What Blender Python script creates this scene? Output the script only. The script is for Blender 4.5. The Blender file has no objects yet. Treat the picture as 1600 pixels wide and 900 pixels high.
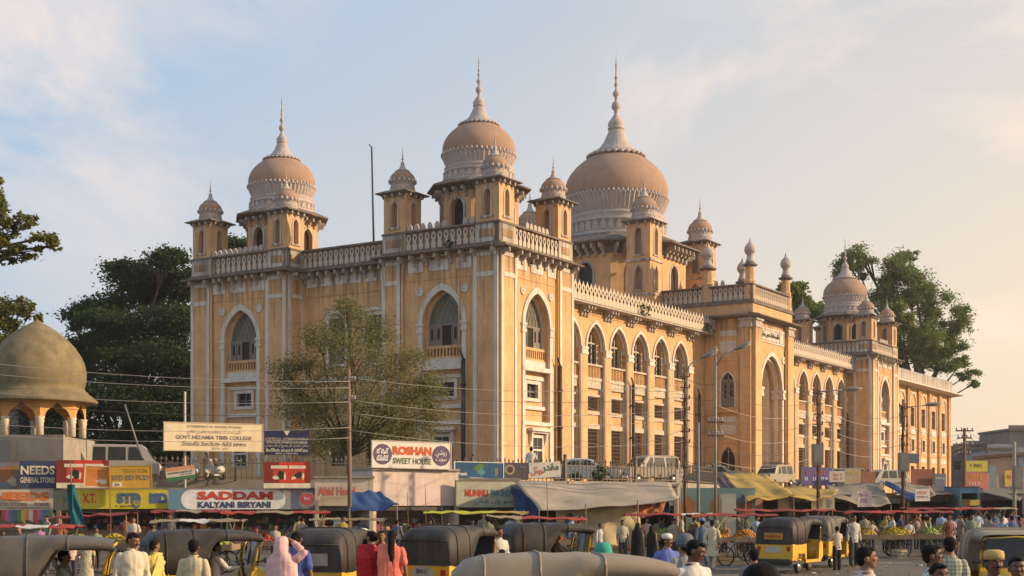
import bpy, math, random
from mathutils import Matrix, Vector, geometry
import numpy as np
R = math.radians
rnd = random.Random(7)
sc = bpy.context.scene
COL = sc.collection

# ---------------- camera, world, sun, exposure ----------------
F, HY, CX, CAMH = 2125.0, 780.0, 800.0, 2.3
cam_d = bpy.data.cameras.new('camera'); cam = bpy.data.objects.new('camera', cam_d); COL.objects.link(cam)
cam.location = (0, 0, CAMH); cam.rotation_euler = (R(90), 0, 0)
cam_d.lens = 36 * F / 1600; cam_d.sensor_width = 36; cam_d.shift_y = (HY - 450) / 1600
cam_d.clip_start = 0.5; cam_d.clip_end = 6000
sc.camera = cam
SUN_DIR = Vector((.9976, -.07, 0)).normalized()
SUN_EL = R(20)
sd = Vector((SUN_DIR.x * math.cos(SUN_EL), SUN_DIR.y * math.cos(SUN_EL), math.sin(SUN_EL)))
sun_d = bpy.data.lights.new('sun', 'SUN'); sun = bpy.data.objects.new('sun', sun_d); COL.objects.link(sun)
sun_d.energy = 4.5; sun_d.angle = R(0.55); sun_d.color = (1.0, .74, .46)
sun.rotation_euler = (-sd).to_track_quat('-Z', 'Y').to_euler()
sun.location = sd * 100
world = bpy.data.worlds.new('World'); sc.world = world; world.use_nodes = True
wn = world.node_tree.nodes; wl = world.node_tree.links
bg = wn['Background']
def N(t, nodes, **k):
    n = nodes.new(t)
    for a, b in k.items(): setattr(n, a, b)
    return n
skyt = N('ShaderNodeTexSky', wn, sky_type='NISHITA', sun_disc=False, sun_elevation=SUN_EL,
         sun_rotation=math.atan2(SUN_DIR.x, SUN_DIR.y), altitude=500, air_density=1.1, dust_density=3.2, ozone_density=1.6)
tc = N('ShaderNodeTexCoord', wn)
mp = N('ShaderNodeMapping', wn); mp.inputs['Scale'].default_value = (1.0, 1.0, 1.9); mp.inputs['Location'].default_value = (.35, .2, .1)
nz = N('ShaderNodeTexNoise', wn); nz.inputs['Scale'].default_value = 4.2; nz.inputs['Detail'].default_value = 7; nz.inputs['Roughness'].default_value = .58; nz.inputs['Distortion'].default_value = .5
rp = N('ShaderNodeValToRGB', wn); rp.color_ramp.elements[0].position = .47; rp.color_ramp.elements[1].position = .70
rp.color_ramp.elements[1].color = (.8, .8, .8, 1)
mx = N('ShaderNodeMix', wn, data_type='RGBA')
wl.new(tc.outputs['Generated'], mp.inputs['Vector']); wl.new(mp.outputs[0], nz.inputs['Vector']); wl.new(nz.outputs['Fac'], rp.inputs['Fac'])
# cloud banks: the noise shows in a few parts of the sky only
cm = None
for d_, r_ in (((-.34, .90, .31), .20), ((.30, .90, .33), .17), ((.36, .90, .23), .20), ((.12, .95, .29), .06), ((-.2, .93, .36), .08), ((-.9, .1, .4), .5), ((.2, -.9, .4), .6)):
    vd = N('ShaderNodeVectorMath', wn, operation='DISTANCE'); wl.new(tc.outputs['Generated'], vd.inputs[0]); vd.inputs[1].default_value = d_
    mr = N('ShaderNodeMapRange', wn); mr.interpolation_type = 'SMOOTHSTEP'; mr.inputs['From Min'].default_value = r_*.2; mr.inputs['From Max'].default_value = r_*1.3; mr.inputs['To Min'].default_value = 1; mr.inputs['To Max'].default_value = 0
    wl.new(vd.outputs['Value'], mr.inputs['Value'])
    if cm is None: cm = mr.outputs[0]
    else:
        mm = N('ShaderNodeMath', wn, operation='MAXIMUM'); wl.new(cm, mm.inputs[0]); wl.new(mr.outputs[0], mm.inputs[1]); cm = mm.outputs[0]
cmk = N('ShaderNodeMath', wn, operation='MULTIPLY_ADD'); cmk.inputs[1].default_value = .95; cmk.inputs[2].default_value = .05; wl.new(cm, cmk.inputs[0])
clm = N('ShaderNodeMath', wn, operation='MULTIPLY'); wl.new(cmk.outputs[0], clm.inputs[0]); wl.new(rp.outputs['Color'], clm.inputs[1])
# thin haze veil over the Nishita sky: pale blue high up and away from the sun, cream low down and towards it
wl.new(clm.outputs[0], mx.inputs[0])
sep = N('ShaderNodeSeparateXYZ', wn); wl.new(tc.outputs['Generated'], sep.inputs[0])
ma = N('ShaderNodeMath', wn, operation='MULTIPLY_ADD'); ma.inputs[1].default_value = -1.7; ma.inputs[2].default_value = .74
wl.new(sep.outputs['Z'], ma.inputs[0])
mb_ = N('ShaderNodeMath', wn, operation='ADD', use_clamp=True)
wl.new(sep.outputs['X'], mb_.inputs[0]); wl.new(ma.outputs[0], mb_.inputs[1])
veil = N('ShaderNodeMix', wn, data_type='RGBA'); wl.new(mb_.outputs[0], veil.inputs[0])
veil.inputs[6].default_value = (3.9, 5.05, 6.4, 1); veil.inputs[7].default_value = (8.9, 6.95, 4.85, 1)
grd = N('ShaderNodeMix', wn, data_type='RGBA'); grd.inputs[0].default_value = .82
wl.new(skyt.outputs[0], grd.inputs[6]); wl.new(veil.outputs[2], grd.inputs[7])
wl.new(grd.outputs[2], mx.inputs[6]); mx.inputs[7].default_value = (8.9, 7.1, 5.9, 1)
wl.new(mx.outputs[2], bg.inputs['Color'])
bg.inputs['Strength'].default_value = 0.10
vs = sc.view_settings; vs.view_transform = 'Standard'; vs.look = 'None'; vs.exposure = 0.37; vs.gamma = 1
sc.cycles.max_bounces = 6; sc.cycles.transparent_max_bounces = 12
sc.cycles.diffuse_bounces = 3

# ---------------- helpers ----------------
KIDS = {}
def tag(o, label=None, cat=None, group=None, kind=None):
    if label: o['label'] = label
    if cat: o['category'] = cat
    if group: o['group'] = group
    if kind: o['kind'] = kind
    return o
def reg(o, parent):
    if parent is not None:
        o.parent = parent; KIDS.setdefault(parent, []).append(o)
    return o
def empty(name, loc=(0, 0, 0), rz=0, label=None, cat=None, group=None, parent=None, M=None):
    o = bpy.data.objects.new(name, None); COL.objects.link(o); o.empty_display_size = .2
    o.location = loc; o.rotation_euler = (0, 0, rz); reg(o, parent)
    if M is not None: o.matrix_local = M
    return tag(o, label, cat, group)
class MB:
    def __init__(s, M=None): s.v = []; s.f = []; s.mi = []; s.sm = []; s.M = M or Matrix(); s.c = 0
    def add(s, vs, fs, mi=None, sm=False):
        b = len(s.v); M = s.M
        s.v += [tuple(M @ Vector(p)) for p in vs]
        for f in fs: s.f.append(tuple(i + b for i in f)); s.mi.append(s.c if mi is None else mi); s.sm.append(sm)
        return s
    def box(s, x0, y0, z0, x1, y1, z1, mi=None):
        if x1 < x0: x0, x1 = x1, x0
        if y1 < y0: y0, y1 = y1, y0
        if z1 < z0: z0, z1 = z1, z0
        return s.add([(x0,y0,z0),(x1,y0,z0),(x1,y1,z0),(x0,y1,z0),(x0,y0,z1),(x1,y0,z1),(x1,y1,z1),(x0,y1,z1)],
              [(0,3,2,1),(4,5,6,7),(0,1,5,4),(1,2,6,5),(2,3,7,6),(3,0,4,7)], mi)
    def prism(s, pts, y0, y1, mi=None, sm=False):      # pts (x,z) extruded along y
        n = len(pts)
        v = [(p[0], y0, p[1]) for p in pts] + [(p[0], y1, p[1]) for p in pts]
        f = [tuple(range(n)), tuple(range(2*n-1, n-1, -1))]
        s.add(v, f, mi); s.f += []
        b = len(s.v) - 2*n
        for i in range(n):
            j = (i+1) % n; s.f.append((b+i, b+i+n, b+j+n, b+j)); s.mi.append(s.c if mi is None else mi); s.sm.append(sm)
        return s
    def prismx(s, pts, x0, x1, mi=None, sm=False):     # pts (y,z) extruded along x
        M = s.M; s.M = M @ Matrix(((0,1,0,0),(1,0,0,0),(0,0,1,0),(0,0,0,1)))
        s.prism(pts, x0, x1, mi, sm); s.M = M; return s
    def prismz(s, pts, z0, z1, mi=None, sm=False):     # pts (x,y) extruded along z
        M = s.M; s.M = M @ Matrix(((1,0,0,0),(0,0,1,0),(0,1,0,0),(0,0,0,1)))
        s.prism(pts, z0, z1, mi, sm); s.M = M; return s
    def facade(s, outer, holes, y0, depth, mi=None, rmi=None, edge=False):
        loops = [[Vector((p[0], p[1], 0)) for p in outer]] + [[Vector((p[0], p[1], 0)) for p in h] for h in holes]
        tri = geometry.tessellate_polygon(loops)
        flat = [p for l in loops for p in l]
        s.add([(p.x, y0, p.y) for p in flat], [tuple(t) for t in tri], mi)
        for k, l in enumerate(loops):
            if k == 0 and not edge: continue
            n = len(l)
            v = [(p.x, y0, p.y) for p in l] + [(p.x, y0+depth, p.y) for p in l]
            s.add(v, [(i, (i+1) % n, (i+1) % n + n, i+n) for i in range(n)], rmi if (k and rmi is not None) else mi)
        return s
    def lathe(s, prof, n=24, cx=0, cy=0, z0=0, mod=None, sm=True, mi=None, sc_=(1, 1), rot=0, cap=True):
        v = []; f = []; m = len(prof)
        for (r, z) in prof:
            for i in range(n):
                a = rot + 2*math.pi*i/n
                rr = r*sc_[0]
                if mod: rr = mod(rr, a, z, i)
                v.append((cx + rr*math.cos(a), cy + rr*math.sin(a), z0 + z*sc_[1]))
        for j in range(m-1):
            for i in range(n):
                k = (i+1) % n; f.append((j*n+i, j*n+k, (j+1)*n+k, (j+1)*n+i))
        s.add(v, f, mi, sm)
        if cap:
            b = len(s.v) - m*n
            if prof[0][0] > 1e-3: s.f.append(tuple(b+i for i in range(n-1, -1, -1))); s.mi.append(s.c if mi is None else mi); s.sm.append(False)
            if prof[-1][0] > 1e-3: s.f.append(tuple(b+(m-1)*n+i for i in range(n))); s.mi.append(s.c if mi is None else mi); s.sm.append(False)
        return s
    def tube(s, pts, r, n=8, mi=None, sm=True, cap=True):
        P = [Vector(p) for p in pts]; rs = r if isinstance(r, (list, tuple)) else [r]*len(P)
        v = []; up = Vector((0, 0, 1)); m = len(P)
        for i, p in enumerate(P):
            t = (P[min(i+1, m-1)] - P[max(i-1, 0)]).normalized()
            u = up if abs(t.dot(up)) < .95 else Vector((1, 0, 0))
            a = t.cross(u).normalized(); b = t.cross(a)
            for k in range(n):
                q = 2*math.pi*k/n; v.append(tuple(p + (a*math.cos(q) + b*math.sin(q))*rs[i]))
        f = [(j*n+i, j*n+(i+1) % n, (j+1)*n+(i+1) % n, (j+1)*n+i) for j in range(m-1) for i in range(n)]
        if cap: f += [tuple(range(n-1, -1, -1)), tuple(range((m-1)*n, m*n))]
        return s.add(v, f, mi, sm)
    def ell(s, c, r, n=14, m=9, mi=None, M=None):
        v = []; f = []
        for j in range(m+1):
            t = math.pi*j/m
            for i in range(n):
                a = 2*math.pi*i/n
                p = Vector((r[0]*math.sin(t)*math.cos(a), r[1]*math.sin(t)*math.sin(a), r[2]*math.cos(t)))
                if M: p = M @ p
                v.append((c[0]+p.x, c[1]+p.y, c[2]+p.z))
        for j in range(m):
            for i in range(n):
                k = (i+1) % n; f.append((j*n+i, (j+1)*n+i, (j+1)*n+k, j*n+k))
        return s.add(v, f, mi, True)
    def loft(s, rings, mi=None, sm=True, close=True, cap=False):
        n = len(rings[0]); v = [p for r_ in rings for p in r_]; m = len(rings)
        lim = n if close else n-1
        f = [(j*n+i, j*n+(i+1) % n, (j+1)*n+(i+1) % n, (j+1)*n+i) for j in range(m-1) for i in range(lim)]
        if cap: f += [tuple(range(n-1, -1, -1)), tuple(range((m-1)*n, m*n))]
        return s.add(v, f, mi, sm)
    def mesh(s, name, mats):
        me = bpy.data.meshes.new(name); me.from_pydata(s.v, [], s.f)
        for m in (mats if isinstance(mats, (list, tuple)) else [mats]): me.materials.append(m)
        me.polygons.foreach_set('material_index', s.mi); me.polygons.foreach_set('use_smooth', s.sm)
        me.validate(); me.update(); return me
def fixn(me):
    import bmesh
    b = bmesh.new(); b.from_mesh(me); bmesh.ops.remove_doubles(b, verts=b.verts, dist=1e-5)
    bmesh.ops.recalc_face_normals(b, faces=b.faces); b.to_mesh(me); b.free(); return me
def obj(name, mb, mats=None, parent=None, M=None, loc=None, rz=None):
    me = mb.mesh(name, mats) if isinstance(mb, MB) else mb
    if isinstance(mb, MB): fixn(me)
    o = bpy.data.objects.new(name, me); COL.objects.link(o); reg(o, parent)
    if M is not None: o.matrix_local = M
    if loc is not None: o.location = loc
    if rz is not None: o.rotation_euler = (0, 0, rz)
    return o
def copy_tree(o, parent=None, loc=None, rz=None, M=None):
    c = o.copy(); COL.objects.link(c)
    if parent is not None: c.parent = parent; KIDS.setdefault(parent, []).append(c)
    if M is not None: c.matrix_local = M
    if loc is not None: c.location = loc
    if rz is not None: c.rotation_euler = (0, 0, rz)
    for k in list(KIDS.get(o, [])): copy_tree(k, c)
    return c
def at(px, py, Y): return Vector(((px-CX)/F*Y, Y, CAMH + (HY-py)*Y/F))
def onz(px, Y, z=0): return Vector(((px-CX)/F*Y, Y, z))

# ---------------- materials ----------------
MATS = {}
def mat(name, col, rough=.85, var=.18, scale=2.5, bump=.15, bscale=25, stain=0, stainc=(.06,.055,.05), metal=0, spec=.3, emit=0, zs=1.0, alpha=None, soot=None):
    m = bpy.data.materials.new(name); m.use_nodes = True; MATS[name] = m
    ns = m.node_tree.nodes; ls = m.node_tree.links; b = ns['Principled BSDF']
    b.inputs['Roughness'].default_value = rough; b.inputs['Metallic'].default_value = metal; b.inputs['Specular IOR Level'].default_value = spec
    t = N('ShaderNodeTexCoord', ns); co = t.outputs['Object']
    if zs != 1:
        mpn = N('ShaderNodeMapping', ns); mpn.inputs['Scale'].default_value = (1, 1, zs); ls.new(co, mpn.inputs[0]); cz = mpn.outputs[0]
    else: cz = co
    n1 = N('ShaderNodeTexNoise', ns); n1.inputs['Scale'].default_value = scale; n1.inputs['Detail'].default_value = 8; n1.inputs['Roughness'].default_value = .65
    ls.new(cz, n1.inputs['Vector'])
    r1 = N('ShaderNodeValToRGB', ns); e = r1.color_ramp.elements
    e[0].position = .28; e[1].position = .72
    e[0].color = tuple(c*(1-var) for c in col) + (1,); e[1].color = tuple(min(1, c*(1+var)) for c in col) + (1,)
    ls.new(n1.outputs['Fac'], r1.inputs['Fac']); out = r1.outputs['Color']
    if stain:
        mp2 = N('ShaderNodeMapping', ns); mp2.inputs['Scale'].default_value = (1.3, 1.3, .16); ls.new(co, mp2.inputs[0])
        n2 = N('ShaderNodeTexNoise', ns); n2.inputs['Scale'].default_value = 2.2; n2.inputs['Detail'].default_value = 9; n2.inputs['Roughness'].default_value = .7
        ls.new(mp2.outputs[0], n2.inputs['Vector'])
        r2 = N('ShaderNodeValToRGB', ns); r2.color_ramp.elements[0].position = .5; r2.color_ramp.elements[1].position = .75
        r2.color_ramp.elements[1].color = (stain,)*3 + (1,)
        ls.new(n2.outputs['Fac'], r2.inputs['Fac'])
        mxx = N('ShaderNodeMix', ns, data_type='RGBA'); ls.new(r2.outputs['Color'], mxx.inputs[0]); ls.new(out, mxx.inputs[6]); mxx.inputs[7].default_value = stainc + (1,)
        out = mxx.outputs[2]
    if soot:                       # rain-washed soot running down from a ledge: (z where it starts, z of the ledge, strength)
        z0, z1, st_ = soot; mp3 = N('ShaderNodeMapping', ns); mp3.inputs['Scale'].default_value = (2.6, 2.6, .12); ls.new(co, mp3.inputs[0])
        n4 = N('ShaderNodeTexNoise', ns); n4.inputs['Scale'].default_value = 1.6; n4.inputs['Detail'].default_value = 6; ls.new(mp3.outputs[0], n4.inputs['Vector'])
        sx = N('ShaderNodeSeparateXYZ', ns); ls.new(co, sx.inputs[0]); g1 = N('ShaderNodeMapRange', ns); g1.inputs['From Min'].default_value = z0; g1.inputs['From Max'].default_value = z1; ls.new(sx.outputs['Z'], g1.inputs['Value'])
        ad = N('ShaderNodeMath', ns, operation='MULTIPLY_ADD'); ls.new(g1.outputs[0], ad.inputs[0]); ad.inputs[1].default_value = .34; ls.new(n4.outputs['Fac'], ad.inputs[2])
        r4 = N('ShaderNodeMapRange', ns); r4.inputs['From Min'].default_value = .66; r4.inputs['From Max'].default_value = .95; r4.inputs['To Max'].default_value = st_; ls.new(ad.outputs[0], r4.inputs['Value'])
        m4 = N('ShaderNodeMix', ns, data_type='RGBA'); ls.new(r4.outputs[0], m4.inputs[0]); ls.new(out, m4.inputs[6]); m4.inputs[7].default_value = (.09, .07, .055, 1); out = m4.outputs[2]
    ls.new(out, b.inputs['Base Color'])
    if bump:
        n3 = N('ShaderNodeTexNoise', ns); n3.inputs['Scale'].default_value = bscale; n3.inputs['Detail'].default_value = 5; ls.new(co, n3.inputs['Vector'])
        bu = N('ShaderNodeBump', ns); bu.inputs['Strength'].default_value = bump; bu.inputs['Distance'].default_value = .02
        ls.new(n3.outputs['Fac'], bu.inputs['Height']); ls.new(bu.outputs[0], b.inputs['Normal'])
    if emit:
        b.inputs['Emission Color'].default_value = tuple(col) + (1,); b.inputs['Emission Strength'].default_value = emit
    if alpha is not None: b.inputs['Alpha'].default_value = alpha
    return m
OR = mat('ochre_plaster', (.60, .362, .178), .9, .22, .8, .15, 12, stain=.5, stainc=(.27, .165, .09), soot=(13.5, 18.2, .8))
WH = mat('limewash_trim', (.62, .55, .48), .9, .12, 1.2, .12, 14, stain=.6, stainc=(.22, .18, .15), soot=(14, 19.6, .75))
ORU = mat('upper_ochre_plaster', (.57, .345, .18), .9, .17, .8, .15, 12, stain=.7, stainc=(.24, .15, .09))
WT = mat('weathered_limewash', (.50, .42, .335), .95, .2, 2.2, .2, 14, stain=.8, stainc=(.16, .125, .10))
GR = mat('weathered_stucco', (.42, .36, .32), .95, .25, 2.2, .25, 18, stain=.75, stainc=(.10, .085, .075))
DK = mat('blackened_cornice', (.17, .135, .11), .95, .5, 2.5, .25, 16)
DM = mat('dome_render', (.335, .218, .155), .9, .12, .9, .15, 20, stain=.65, stainc=(.19, .125, .09))
PT = mat('dome_stucco', (.43, .365, .34), .9, .15, 2, .2, 18, stain=.6, stainc=(.2, .16, .15))
PK = mat('pink_backing', (.33, .20, .14), .9, .2, 2, .15, 18, stain=.5, stainc=(.15, .1, .08))
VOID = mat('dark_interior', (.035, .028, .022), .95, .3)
GLS = mat('window_glass', (.03, .032, .032), .4, .3, 2, 0, spec=.25)
TRG = mat('dusty_tracery_glass', (.13, .125, .085), .35, .35, 3, 0, spec=.5)
WD = mat('grey_window_wood', (.22, .18, .15), .8, .2, 6, .1, 40)
WDL = mat('pale_window_wood', (.42, .36, .30), .8, .2, 6, .1, 40)
LAT = mat('rusty_grille', (.085, .055, .04), .9, .3, 6)
IRON = mat('dark_iron', (.045, .04, .035), .6, .3, 8, .1, 40)
PIPE = mat('black_pipe', (.05, .045, .04), .6, .4, 3)
YPIPE = mat('ochre_pipe', (.45, .25, .05), .6, .2, 3)
GRN = mat('wall_weed', (.06, .08, .02), .9, .4, 4)

# ---------------- the college building ----------------
TZ = 3.2                                    # level of the raised forecourt
TH = math.atan2(.8459, .5334)
CORNER = (-.8, 85.0, 0)
B = empty('college_building', CORNER, TH, 'long ochre and white college with domed corner towers, arcaded wings and a tall arched portal', 'building')
def FR(x, y): return Matrix.Translation((x, y, 0))                                    # faces -y
def FL(x, y): return Matrix.Translation((x, y, 0)) @ Matrix.Rotation(R(-90), 4, 'Z')  # faces -x, a runs towards -y
def arch(xc, w, zb, zs, za, n=9):
    """pointed-arch outline from bottom left round to bottom right"""
    h = w/2; H_ = za - zs
    rr = (h*h + H_*H_)/(2*h)                # circle centred on the springing line
    pts = [(xc-h, zb)]
    for i in range(n+1):
        a = math.pi - (math.pi - math.acos((rr-h)/rr if rr > h else 0))*0
        t = i/n
        A0 = math.pi; A1 = math.pi - math.atan2(H_, rr-h)
        a = A0 + (A1-A0)*t
        pts.append((xc-h+rr+rr*math.cos(a), zs+rr*math.sin(a)))
    pts += [(2*xc-p[0], p[1]) for p in reversed(pts[:-1])]
    return pts
def archring(mb, xc, w, wi, zb, zs, za, zai, y0, y1, mi=None):
    """band following an arch, from outer outline to inner outline"""
    o = arch(xc, w, zb, zs, za); i = arch(xc, wi, zb, zs, zai); n = len(o)
    v = [(p[0], y0, p[1]) for p in o] + [(p[0], y0, p[1]) for p in i] + [(p[0], y1, p[1]) for p in o] + [(p[0], y1, p[1]) for p in i]
    f = []
    for k in range(n-1):
        f += [(k, k+1, n+k+1, n+k), (k, 2*n+k, 2*n+k+1, k+1), (n+k, n+k+1, 3*n+k+1, 3*n+k)]
    mb.add(v, f, mi)
CACHE = {}
def cached(key, fn):
    if key not in CACHE: CACHE[key] = fixn(fn())
    return CACHE[key]
def bracket_mesh():
    m = MB(); m.prismx([(0, 0), (-.62, 0), (-.62, -.14), (-.52, -.30), (-.36, -.26), (-.30, -.48), (-.16, -.46), (-.13, -.78), (0, -.86)], -.11, .11)
    m.prismx([(-.66, -.02), (-.56, -.02), (-.56, -.34), (-.66, -.30)], -.07, .07)
    return m.mesh('bracket', [GR])
def baluster_mesh():      # pierced drop shape of the parapet
    m = MB(); o = [(-.05,.0),(.05,0),(.16,.05),(.17,.22),(.08,.36),(.15,.50),(.16,.62),(.09,.74),(0,.80),(-.09,.74),(-.16,.62),(-.15,.50),(-.08,.36),(-.17,.22),(-.16,.05)]
    h = [(0,.44),(.07,.52),(.08,.60),(0,.70),(-.08,.60),(-.07,.52)]
    m.facade(o, [h], 0, .1); return m.mesh('baluster', [WT])
def crest_mesh():
    m = MB(); o = [(-.24,0),(.24,0),(.24,.42),(.13,.60),(.23,.82),(.23,1.0),(.10,1.20),(.0,1.42),(-.10,1.20),(-.23,1.0),(-.23,.82),(-.13,.60),(-.24,.42)]
    h = [(0,.72),(.09,.84),(.09,.95),(0,1.06),(-.09,.95),(-.09,.84)]
    m.facade(o, [h], 0, .13); return m.mesh('crest', [WT])
def merlon_mesh():
    m = MB(); m.prism([(-.15,0),(.15,0),(.19,.14),(.17,.32),(.06,.46),(-.06,.46),(-.17,.32),(-.19,.14)], 0, .14); return m.mesh('merlon', [GR])
def row(parent, name, key, fn, M, xs, z, d=0, jit=0):
    for x in xs:
        o = obj(name, cached(key, fn), parent=parent, M=M @ Matrix.Translation((x, d, z)))
        if jit: o.rotation_euler.rotate_axis('Y', rnd.uniform(-jit, jit))
def span(a, b, n): return [a + (b-a)*(i+.5)/n for i in range(n)]

def parapet(M, L, ends=(1.85, 1.85), z=18.45, h=1.2, merl=None, nb=None):
    m = MB(); m.c = 0
    m.box(0, .16, z, L, .42, z+h)                                    # backing
    m.c = 1
    m.box(-.05, -.12, z-.16, L+.05, .5, z+.03); m.box(-.03, -.06, z+h, L+.03, .5, z+h+.13)
    m.c = 2
    a, b = ends
    for x0, x1 in ((0, a), (L-b, L)):
        if x1-x0 < .3: continue
        m.box(x0, 0, z+.03, x1, .2, z+h-.002, 2)
        m.box(x0+.32, -.03, z+.36, x1-.32, .1, z+h-.34, 3)
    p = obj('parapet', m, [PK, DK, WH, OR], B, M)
    w = L-a-b
    if nb is None: nb = int(w/.46)
    I = Matrix()
    sh = (h-.06)/.82
    for x in span(a, L-b, nb):
        obj('baluster', cached('bal', baluster_mesh), parent=p, M=Matrix.Translation((x, .06, z+.04)) @ Matrix.Diagonal((1.15, 1, sh, 1)))
    for x in (merl or []):
        obj('merlon', cached('mer', merlon_mesh), parent=p, M=Matrix.Translation((x, .15, z+h+.12)))
    return p
def cornice(M, L, z=18.05, xs=None, over=.75, e0=.5, e1=.5):
    m = MB()
    m.prismx([(.1, z+.30), (-over, z+.16), (-over, z+.07), (-over+.12, z+.02), (.1, z-.02)], -e0, L+e1)
    m.box(-.02, -.10, z-.16, L+.02, .1, z-.03, 1)
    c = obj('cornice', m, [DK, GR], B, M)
    for x in (xs if xs is not None else []):
        obj('bracket', cached('bra', bracket_mesh), parent=c, M=Matrix.Translation((x, -.02, z)) @ Matrix.Diagonal((.8, 1, rnd.uniform(.8, .95), 1)))
    return c
def pier(M, x0, x1, z0=3.0, z1=17.9, d=.14, div=16.3):
    m = MB(); m.c = 0
    m.box(x0, -d, z0, x1, .1, z1); m.c = 1
    t = .28
    for a, b in ((x0, x0+t), (x1-t, x1)): m.box(a-.004, -d-.05, z0, b+.004 if b == x1 else b, -d+.02, z1-.05)
    m.box(x0+t, -d-.045, div, x1-t, -d+.02, div+.3); m.box(x0+t, -d-.045, z1-.3, x1-t, -d+.02, z1-.06)
    return obj('pier', m, [OR, WH], B, M)
def shutters(m, x0, x1, z0, z1, y, n=4):
    """row of wooden leaves with small round-headed panes; material 0 wood, 1 glass"""
    w = (x1-x0)/n
    for i in range(n):
        a = x0+i*w; b = a+w; t = .055
        m.facade([(a+.015, z0), (b-.015, z0), (b-.015, z1), (a+.015, z1)], [arch((a+b)/2, w*.42, z0+(z1-z0)*.32, z1-(z1-z0)*.25, z1-(z1-z0)*.1, 3)], y, .05, 0)
    m.box(x0, y+.07, z0, x1, y+.09, z1, 1)
def tower_window_mesh(w, z0, zs, za):
    m = MB(); xc = 0
    out = arch(xc, w, z0, zs, za)
    m.prism(out, .20, .24, 2)                                        # tracery glass behind
    m.box(-w/2, .1, z0+1.32, w/2, .17, z0+1.44, 0)
    shutters(m, -w/2, -w/2+w*.36, z0, z0+1.34, .12, 2); shutters(m, w/2-w*.36, w/2, z0, z0+1.34, .12, 2)
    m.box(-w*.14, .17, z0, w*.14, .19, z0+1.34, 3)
    for x in (-w*.14, w*.14): m.box(x-.035, .08, z0, x+.035, .17, z0+1.34, 0)
    # crossed leading in the arch head
    top = za-.1; base = z0+1.44
    for k in range(-3, 4):
        for sg in (-1, 1):
            pts = []
            for i in range(7):
                t = i/6; x = k*w/7 + sg*t*t*w*.36; z = base+(top-base)*t
                lim = w/2*math.sqrt(max(0, 1-((z-zs)/(za-zs))**2))*.96 if z > zs else w/2
                if abs(x) < lim: pts.append((x, .185, z))
            if len(pts) > 1: m.tube(pts, .022, 4, 0, False)
    return m.mesh('window', [WD, GLS, TRG, VOID])
def hood_window(M, xc, z0, z1, w):
    m = MB(); m.facade([(xc-w/2-.22, z0), (xc+w/2+.22, z0), (xc+w/2+.22, z1+.2), (xc-w/2-.22, z1+.2)], [[(xc-w/2, z0+.05), (xc+w/2, z0+.05), (xc+w/2, z1), (xc-w/2, z1)]], -.07, .1, 0)
    m.box(xc-w/2-.6, -.42, z1+.42, xc+w/2+.6, .0, z1+.62, 0); m.box(xc-w/2-.5, -.3, z1+.28, xc+w/2+.5, .0, z1+.42, 1)
    for x in (xc-w/2-.42, xc+w/2+.24): m.prismx([(0, z1+.3), (-.28, z1+.3), (-.22, z1-.1), (-.08, z1-.5), (0, z1-.7)], x, x+.18, 0)
    m.box(xc-w/2, -.015, z0, xc+w/2, .01, z1, 2); m.box(xc-w/2, -.05, (z0+z1)/2, xc+w/2, -.016, (z0+z1)/2+.12, 0); m.box(xc-.04, -.04, z0, xc+.04, -.017, z1, 3)
    return obj('hooded_window', m, [WH, GR, GLS, WD], B, M)
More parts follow.
